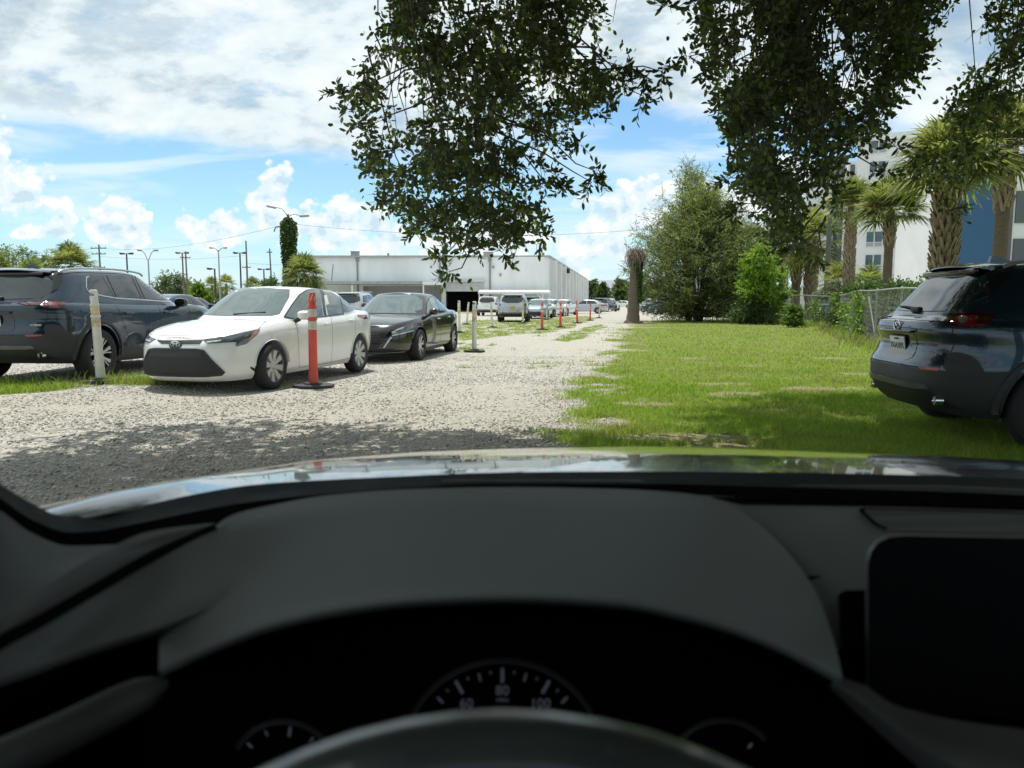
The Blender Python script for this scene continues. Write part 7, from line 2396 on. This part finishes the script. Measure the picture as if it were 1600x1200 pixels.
    # ---- binnacle hood
    S = sheet([[(325, 832, .655), (360, 806, .68), (430, 788, .73), (520, 773, .77), (650, 764, .80), (800, 761, .81), (950, 763.5, .81), (1040, 768, .80), (1110, 777, .79), (1150, 792, .775)],
               [(302, 858, .625), (366, 824, .655), (440, 806, .69), (530, 793, .72), (650, 784, .745), (800, 781, .75), (960, 784, .75), (1070, 792, .745), (1150, 810, .735), (1205, 835, .72)],
               [(262, 934, .562), (345, 903, .58), (440, 878, .60), (540, 862, .61), (660, 850, .62), (800, 846, .625), (970, 850, .625), (1100, 866, .62), (1200, 895, .61), (1275, 925, .60)],
               [(249, 1004, .515), (330, 976, .52), (430, 948, .525), (540, 926, .53), (660, 914, .53), (800, 909, .53), (960, 914, .53), (1100, 938, .53), (1210, 975, .525), (1308, 1020, .515)],
               [(248, 1046, .50), (330, 1010, .50), (430, 974, .50), (540, 951, .50), (660, 938, .50), (800, 933, .50), (960, 941, .50), (1100, 968, .50), (1210, 1005, .50), (1316, 1060, .50)],
               [(254, 1056, .502), (332, 1020, .503), (432, 984, .504), (540, 961, .505), (660, 947, .506), (800, 942, .506), (960, 950, .506), (1098, 977, .505), (1206, 1014, .504), (1310, 1068, .502)],
               [(300, 1060, .672), (360, 1030, .672), (440, 1000, .672), (540, 980, .672), (660, 968, .672), (800, 964, .672), (950, 970, .672), (1080, 992, .672), (1180, 1025, .672), (1270, 1075, .672)]], 60, 5)
    mb = MB(); mb.grid(S[:26]); B(mb, 'binnacle_hood', M_DASH, sharp=70)
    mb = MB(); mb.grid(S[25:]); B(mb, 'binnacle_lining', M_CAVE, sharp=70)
    # left end cheek and vent surround
    mb = MB(); mb.grid([line([(252, 985, .515), (250, 1015, .513), (250, 1056, .502)], 6), line([(270, 985, .60), (268, 1015, .60), (268, 1060, .60)], 6)]); B(mb, 'binnacle_cheek', M_CAVE)
    S = sheet([[(-90, 1085, .43), (0, 1064, .46), (120, 1030, .52), (245, 985, .57)], [(-90, 1250, .43), (0, 1230, .46), (120, 1160, .52), (262, 1075, .57)]], 16, 3)
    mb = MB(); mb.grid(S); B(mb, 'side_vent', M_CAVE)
    mb = MB(); mb.tube(line([(-80, 1228, .37), (0, 1192, .40), (90, 1150, .44), (180, 1105, .48), (258, 1066, .51)], 20), [.0125] * 16 + [.012, .011, .008, .004], 12); B(mb, 'vent_bezel', M_DASH2)
    # ---- instrument cluster
    D = .665
    mb = MB(); q = [at(a, b, D) for a, b in ((225, 900), (1345, 900), (1345, 1340), (225, 1340))]; mb.add(q, [(0, 1, 2, 3)]); mb.add([p + Vector((0, .02, 0)) for p in q], [(3, 2, 1, 0)])
    cl = B(mb, 'instrument_cluster', M_CAVE)
    P = lambda a, b: at(a, b, D - .004)

    def gauge(cx_, cy_, r_, a0, a1, ticks, nums, name):
        rg = MB(); rg.tube([P(cx_ + r_ * math.sin(R(t)), cy_ - r_ * math.cos(R(t))) for t in np.linspace(a0, a1, 40)], .0009, 6); rg.tube([P(cx_ + (r_ + 5) * math.sin(R(t)), cy_ - (r_ + 5) * math.cos(R(t))) for t in np.linspace(a0, a1, 40)], .0006, 6)
        ro = B(rg, name, M_RING, cl)
        for (t, r0, r1, w) in ticks:
            tk = MB(); s, c = math.sin(R(t)), math.cos(R(t)); tk.tube([P(cx_ + r_ * r0 * s, cy_ - r_ * r0 * c), P(cx_ + r_ * r1 * s, cy_ - r_ * r1 * c)], w, 4); B(tk, 'tick_mark', M_TICK, cl)
        for (txt, a, b, sz) in nums:
            p = P(a, b) - O
            text_mesh(txt, sz, M_TICK, cl, Matrix.Translation(p + Vector((0, -.004, 0))) @ Matrix.Rotation(R(90), 4, 'X'), name='numeral', ext=.0002)
    gauge(785, 1191, 156, -62, 62, [(0, .80, .94, .0014), (-30, .80, .94, .0014), (30, .80, .94, .0014), (-15, .84, .92, .0008), (15, .84, .92, .0008), (-45, .84, .92, .0010), (45, .84, .92, .0010), (-7.5, .89, .92, .0006), (7.5, .89, .92, .0006),
                                    (-22.5, .89, .92, .0006), (22.5, .89, .92, .0006), (-37.5, .89, .92, .0006), (37.5, .89, .92, .0006)],
          [('60', 729, 1096, .0125), ('80', 785, 1076, .0125), ('100', 844, 1096, .0125), ('MPH', 785, 1091, .0055)], 'speed_gauge')
    gauge(443, 1212, 82, -60, 60, [(8, .76, .93, .0012), (-22, .82, .92, .0008), (38, .82, .92, .0008), (-48, .8, .93, .0010)], [], 'rev_gauge')
    gauge(1130, 1212, 84, -50, 50, [(42, .70, .80, .0012)], [], 'fuel_gauge')
    # ---- display on the right
    D = .56
    out = [(1353, 1085), (1352, 905), (1352, 880), (1357, 860), (1368, 846), (1386, 837), (1410, 834.5), (1600, 838), (1980, 846), (1980, 1150), (1600, 1122), (1440, 1112), (1385, 1106), (1360, 1098)]
    cen = (1660, 985)
    def ringp(k, d): return [at(cen[0] + (a - cen[0]) * k, cen[1] + (b - cen[1]) * k, d) for a, b in out]
    mb = MB(); mb.grid([ringp(.985, D + .016), ringp(.998, D + .012), ringp(1.0, D + .006), ringp(.997, D + .002), ringp(.988, D)], close=True)
    n = len(out); mb.add(ringp(.985, D + .016), [tuple(range(n))])
    dsp = B(mb, 'display', M_BEZEL, sharp=60)
    mb = MB(); mb.add(ringp(.988, D), [tuple(range(n))]); B(mb, 'screen', M_SCREEN, dsp)
    mb = MB(); f = [(1310, 928), (1322, 922), (1420, 922), (1420, 1100), (1330, 1072), (1316, 1060)]
    a, b = [at(x, y, .575) for x, y in f], [at(x, y, .66) for x, y in f]
    m = len(f); mb.add(a + b, [tuple(range(m))] + [(i, (i + 1) % m, m + (i + 1) % m, m + i) for i in range(m)]); B(mb, 'display_mount', M_CAVE)
    # ---- lower dash, right
    S = sheet([[(1312, 1058, .515), (1345, 1068, .51), (1400, 1102, .50), (1500, 1126, .495), (1620, 1142, .49), (1950, 1180, .48)], [(1300, 1066, .50), (1340, 1092, .49), (1400, 1140, .47), (1470, 1185, .45), (1560, 1230, .44), (1950, 1330, .43)],
               [(1296, 1074, .505), (1330, 1106, .50), (1390, 1160, .48), (1450, 1215, .46), (1500, 1290, .45), (1950, 1500, .44)]], 30, 4)
    mb = MB(); mb.grid(S); B(mb, 'lower_dash', M_DASH2, sharp=60)
    S = sheet([[(240, 1040, .60), (780, 1300, .62), (1320, 1050, .60), (1980, 1130, .56)], [(240, 1500, .5), (780, 1500, .5), (1320, 1500, .5), (1980, 1500, .5)]], 10, 2)
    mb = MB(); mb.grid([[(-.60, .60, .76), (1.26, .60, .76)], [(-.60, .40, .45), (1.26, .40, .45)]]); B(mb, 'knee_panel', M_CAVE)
    # ---- steering wheel
    Rw, rt, tl = .19, .0155, R(25)
    ctr = Vector((785 - 800, 0, 0)) * (.26 / F_PX) + Vector((0, .26 - Rw * math.sin(tl), HC - .26 * (1162 - HOR) / F_PX - rt * .8 - Rw * math.cos(tl)))
    e1, e2 = Vector((1, 0, 0)), Vector((0, math.sin(tl), math.cos(tl))); e3 = e1.cross(e2)
    rows = []
    for i in range(72):
        t = 2 * math.pi * i / 72; d = e1 * math.sin(t) + e2 * math.cos(t)
        rows.append([ctr + d * (Rw + rt * math.cos(u) * 1.0) + e3 * rt * 1.15 * math.sin(u) for u in np.linspace(0, 2 * math.pi, 17)[:-1]])
    rows.append(rows[0])
    mb = MB(); mb.grid(rows, close=True); sw = B(mb, 'steering_wheel', M_LEATH, sharp=60)
    mb = MB(); mb.lathe([(.001, .03), (.05, .028), (.062, .01), (.06, -.03), (.001, -.03)], 24)
    rot = Matrix((tuple(e1), tuple(e2), tuple(e3))).transposed()
    mb.v = [tuple(rot @ Vector(p) + ctr) for p in mb.v]
    for s in (1, -1): mb.tube([ctr + e1 * s * .05, ctr + e1 * s * .12 - e2 * .01, ctr + e1 * s * .185], [.02, .016, .014], 8, flat=.5)
    mb.tube([ctr - e2 * .05, ctr - e2 * .185], [.02, .014], 8, flat=.6)
    B(mb, 'hub', M_BLK, sw)
    mb = MB(); mb.tube([ctr - e3 * .03, Vector((ctr.x, .62, .70))], .035, 12); B(mb, 'steering_column', M_CAVE)
    # ---- cabin shell: roof, pillars, doors, floor, so that the inside is lit only through its windows
    c = .33
    mb = MB(); rr = []
    for y, z, w in ((.20, 1.475, .56), (.0, 1.535, .57), (-.5, 1.575, .58), (-1.2, 1.57, .57), (-1.75, 1.52, .54)):
        rr.append([(c + w * u, y, z - .06 * abs(u) ** 3) for u in np.linspace(-1, 1, 13)])
    mb.grid(rr); B(mb, 'headliner', M_HEAD)
    mb = MB(); mb.grid([[(x, y, z + .03) for x, y, z in q] for q in rr]); B(mb, 'roof', PT_HOOD)
    for s in (-1, 1):
        mb = MB(); mb.tube([(c + s * 1.08, .97, .965), (c + s * .88, .62, 1.24), (c + s * .60, .19, 1.475)], [.04, .03, .03], 10); B(mb, 'roof_pillar', PT_HOOD)
        mb = MB(); mb.tube([(c + s * .93, -.40, .95), (c + s * .60, -.42, 1.51)], [.06, .05], 8); mb.tube([(c + s * .93, -1.5, .95), (c + s * .58, -1.6, 1.50)], [.14, .10], 8); B(mb, 'door_pillar', PT_HOOD)
        mb = MB(); mb.box((c + s * .925, -.45, .63), (.10, 2.75, .66), bev=.03); B(mb, 'door', PT_HOOD)
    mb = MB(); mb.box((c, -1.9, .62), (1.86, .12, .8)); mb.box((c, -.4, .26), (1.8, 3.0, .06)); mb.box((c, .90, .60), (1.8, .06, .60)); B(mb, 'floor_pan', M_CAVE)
    for s in (-.37, .37):
        mb = MB(); mb.box((c + s, -.62, .55), (.5, .5, .16), bev=.06); mb.box((c + s, -.92, .88), (.48, .14, .62), rot=Matrix.Rotation(R(14), 3, 'X'), bev=.06); B(mb, 'seat', M_BLK)
    # clear windscreen
    g = bpy.data.materials.new('clear_glass'); g.use_nodes = True; nt = g.node_tree; nt.nodes.clear(); T = NT(nt)
    T.n('ShaderNodeOutputMaterial', {0: T.n('ShaderNodeBsdfTransparent', {0: (.985, .99, .985, 1)}).outputs[0]})
    mb = MB(); rr = []
    for t in np.linspace(0, 1, 9):
        y, z, w = .95 - .75 * t, .985 + .49 * t + .02 * math.sin(math.pi * t), .88 - .32 * t
        rr.append([(c + w * u, y - .06 * u * u, z) for u in np.linspace(-1, 1, 13)])
    mb.grid(rr); B(mb, 'windscreen', g)
    for x, y in ((-.60, 1.55), (1.26, 1.55), (-.60, -1.2), (1.26, -1.2)):
        w = wheel(root, 'cx', x - O.x + (.10 if x < 0 else -.10), y - O.y, .364, .235, .252, 'blade', 7, M_ALLOYD, M_ALLOY); w.rotation_euler.z = math.pi / 2 if x < 0 else -math.pi / 2


host()
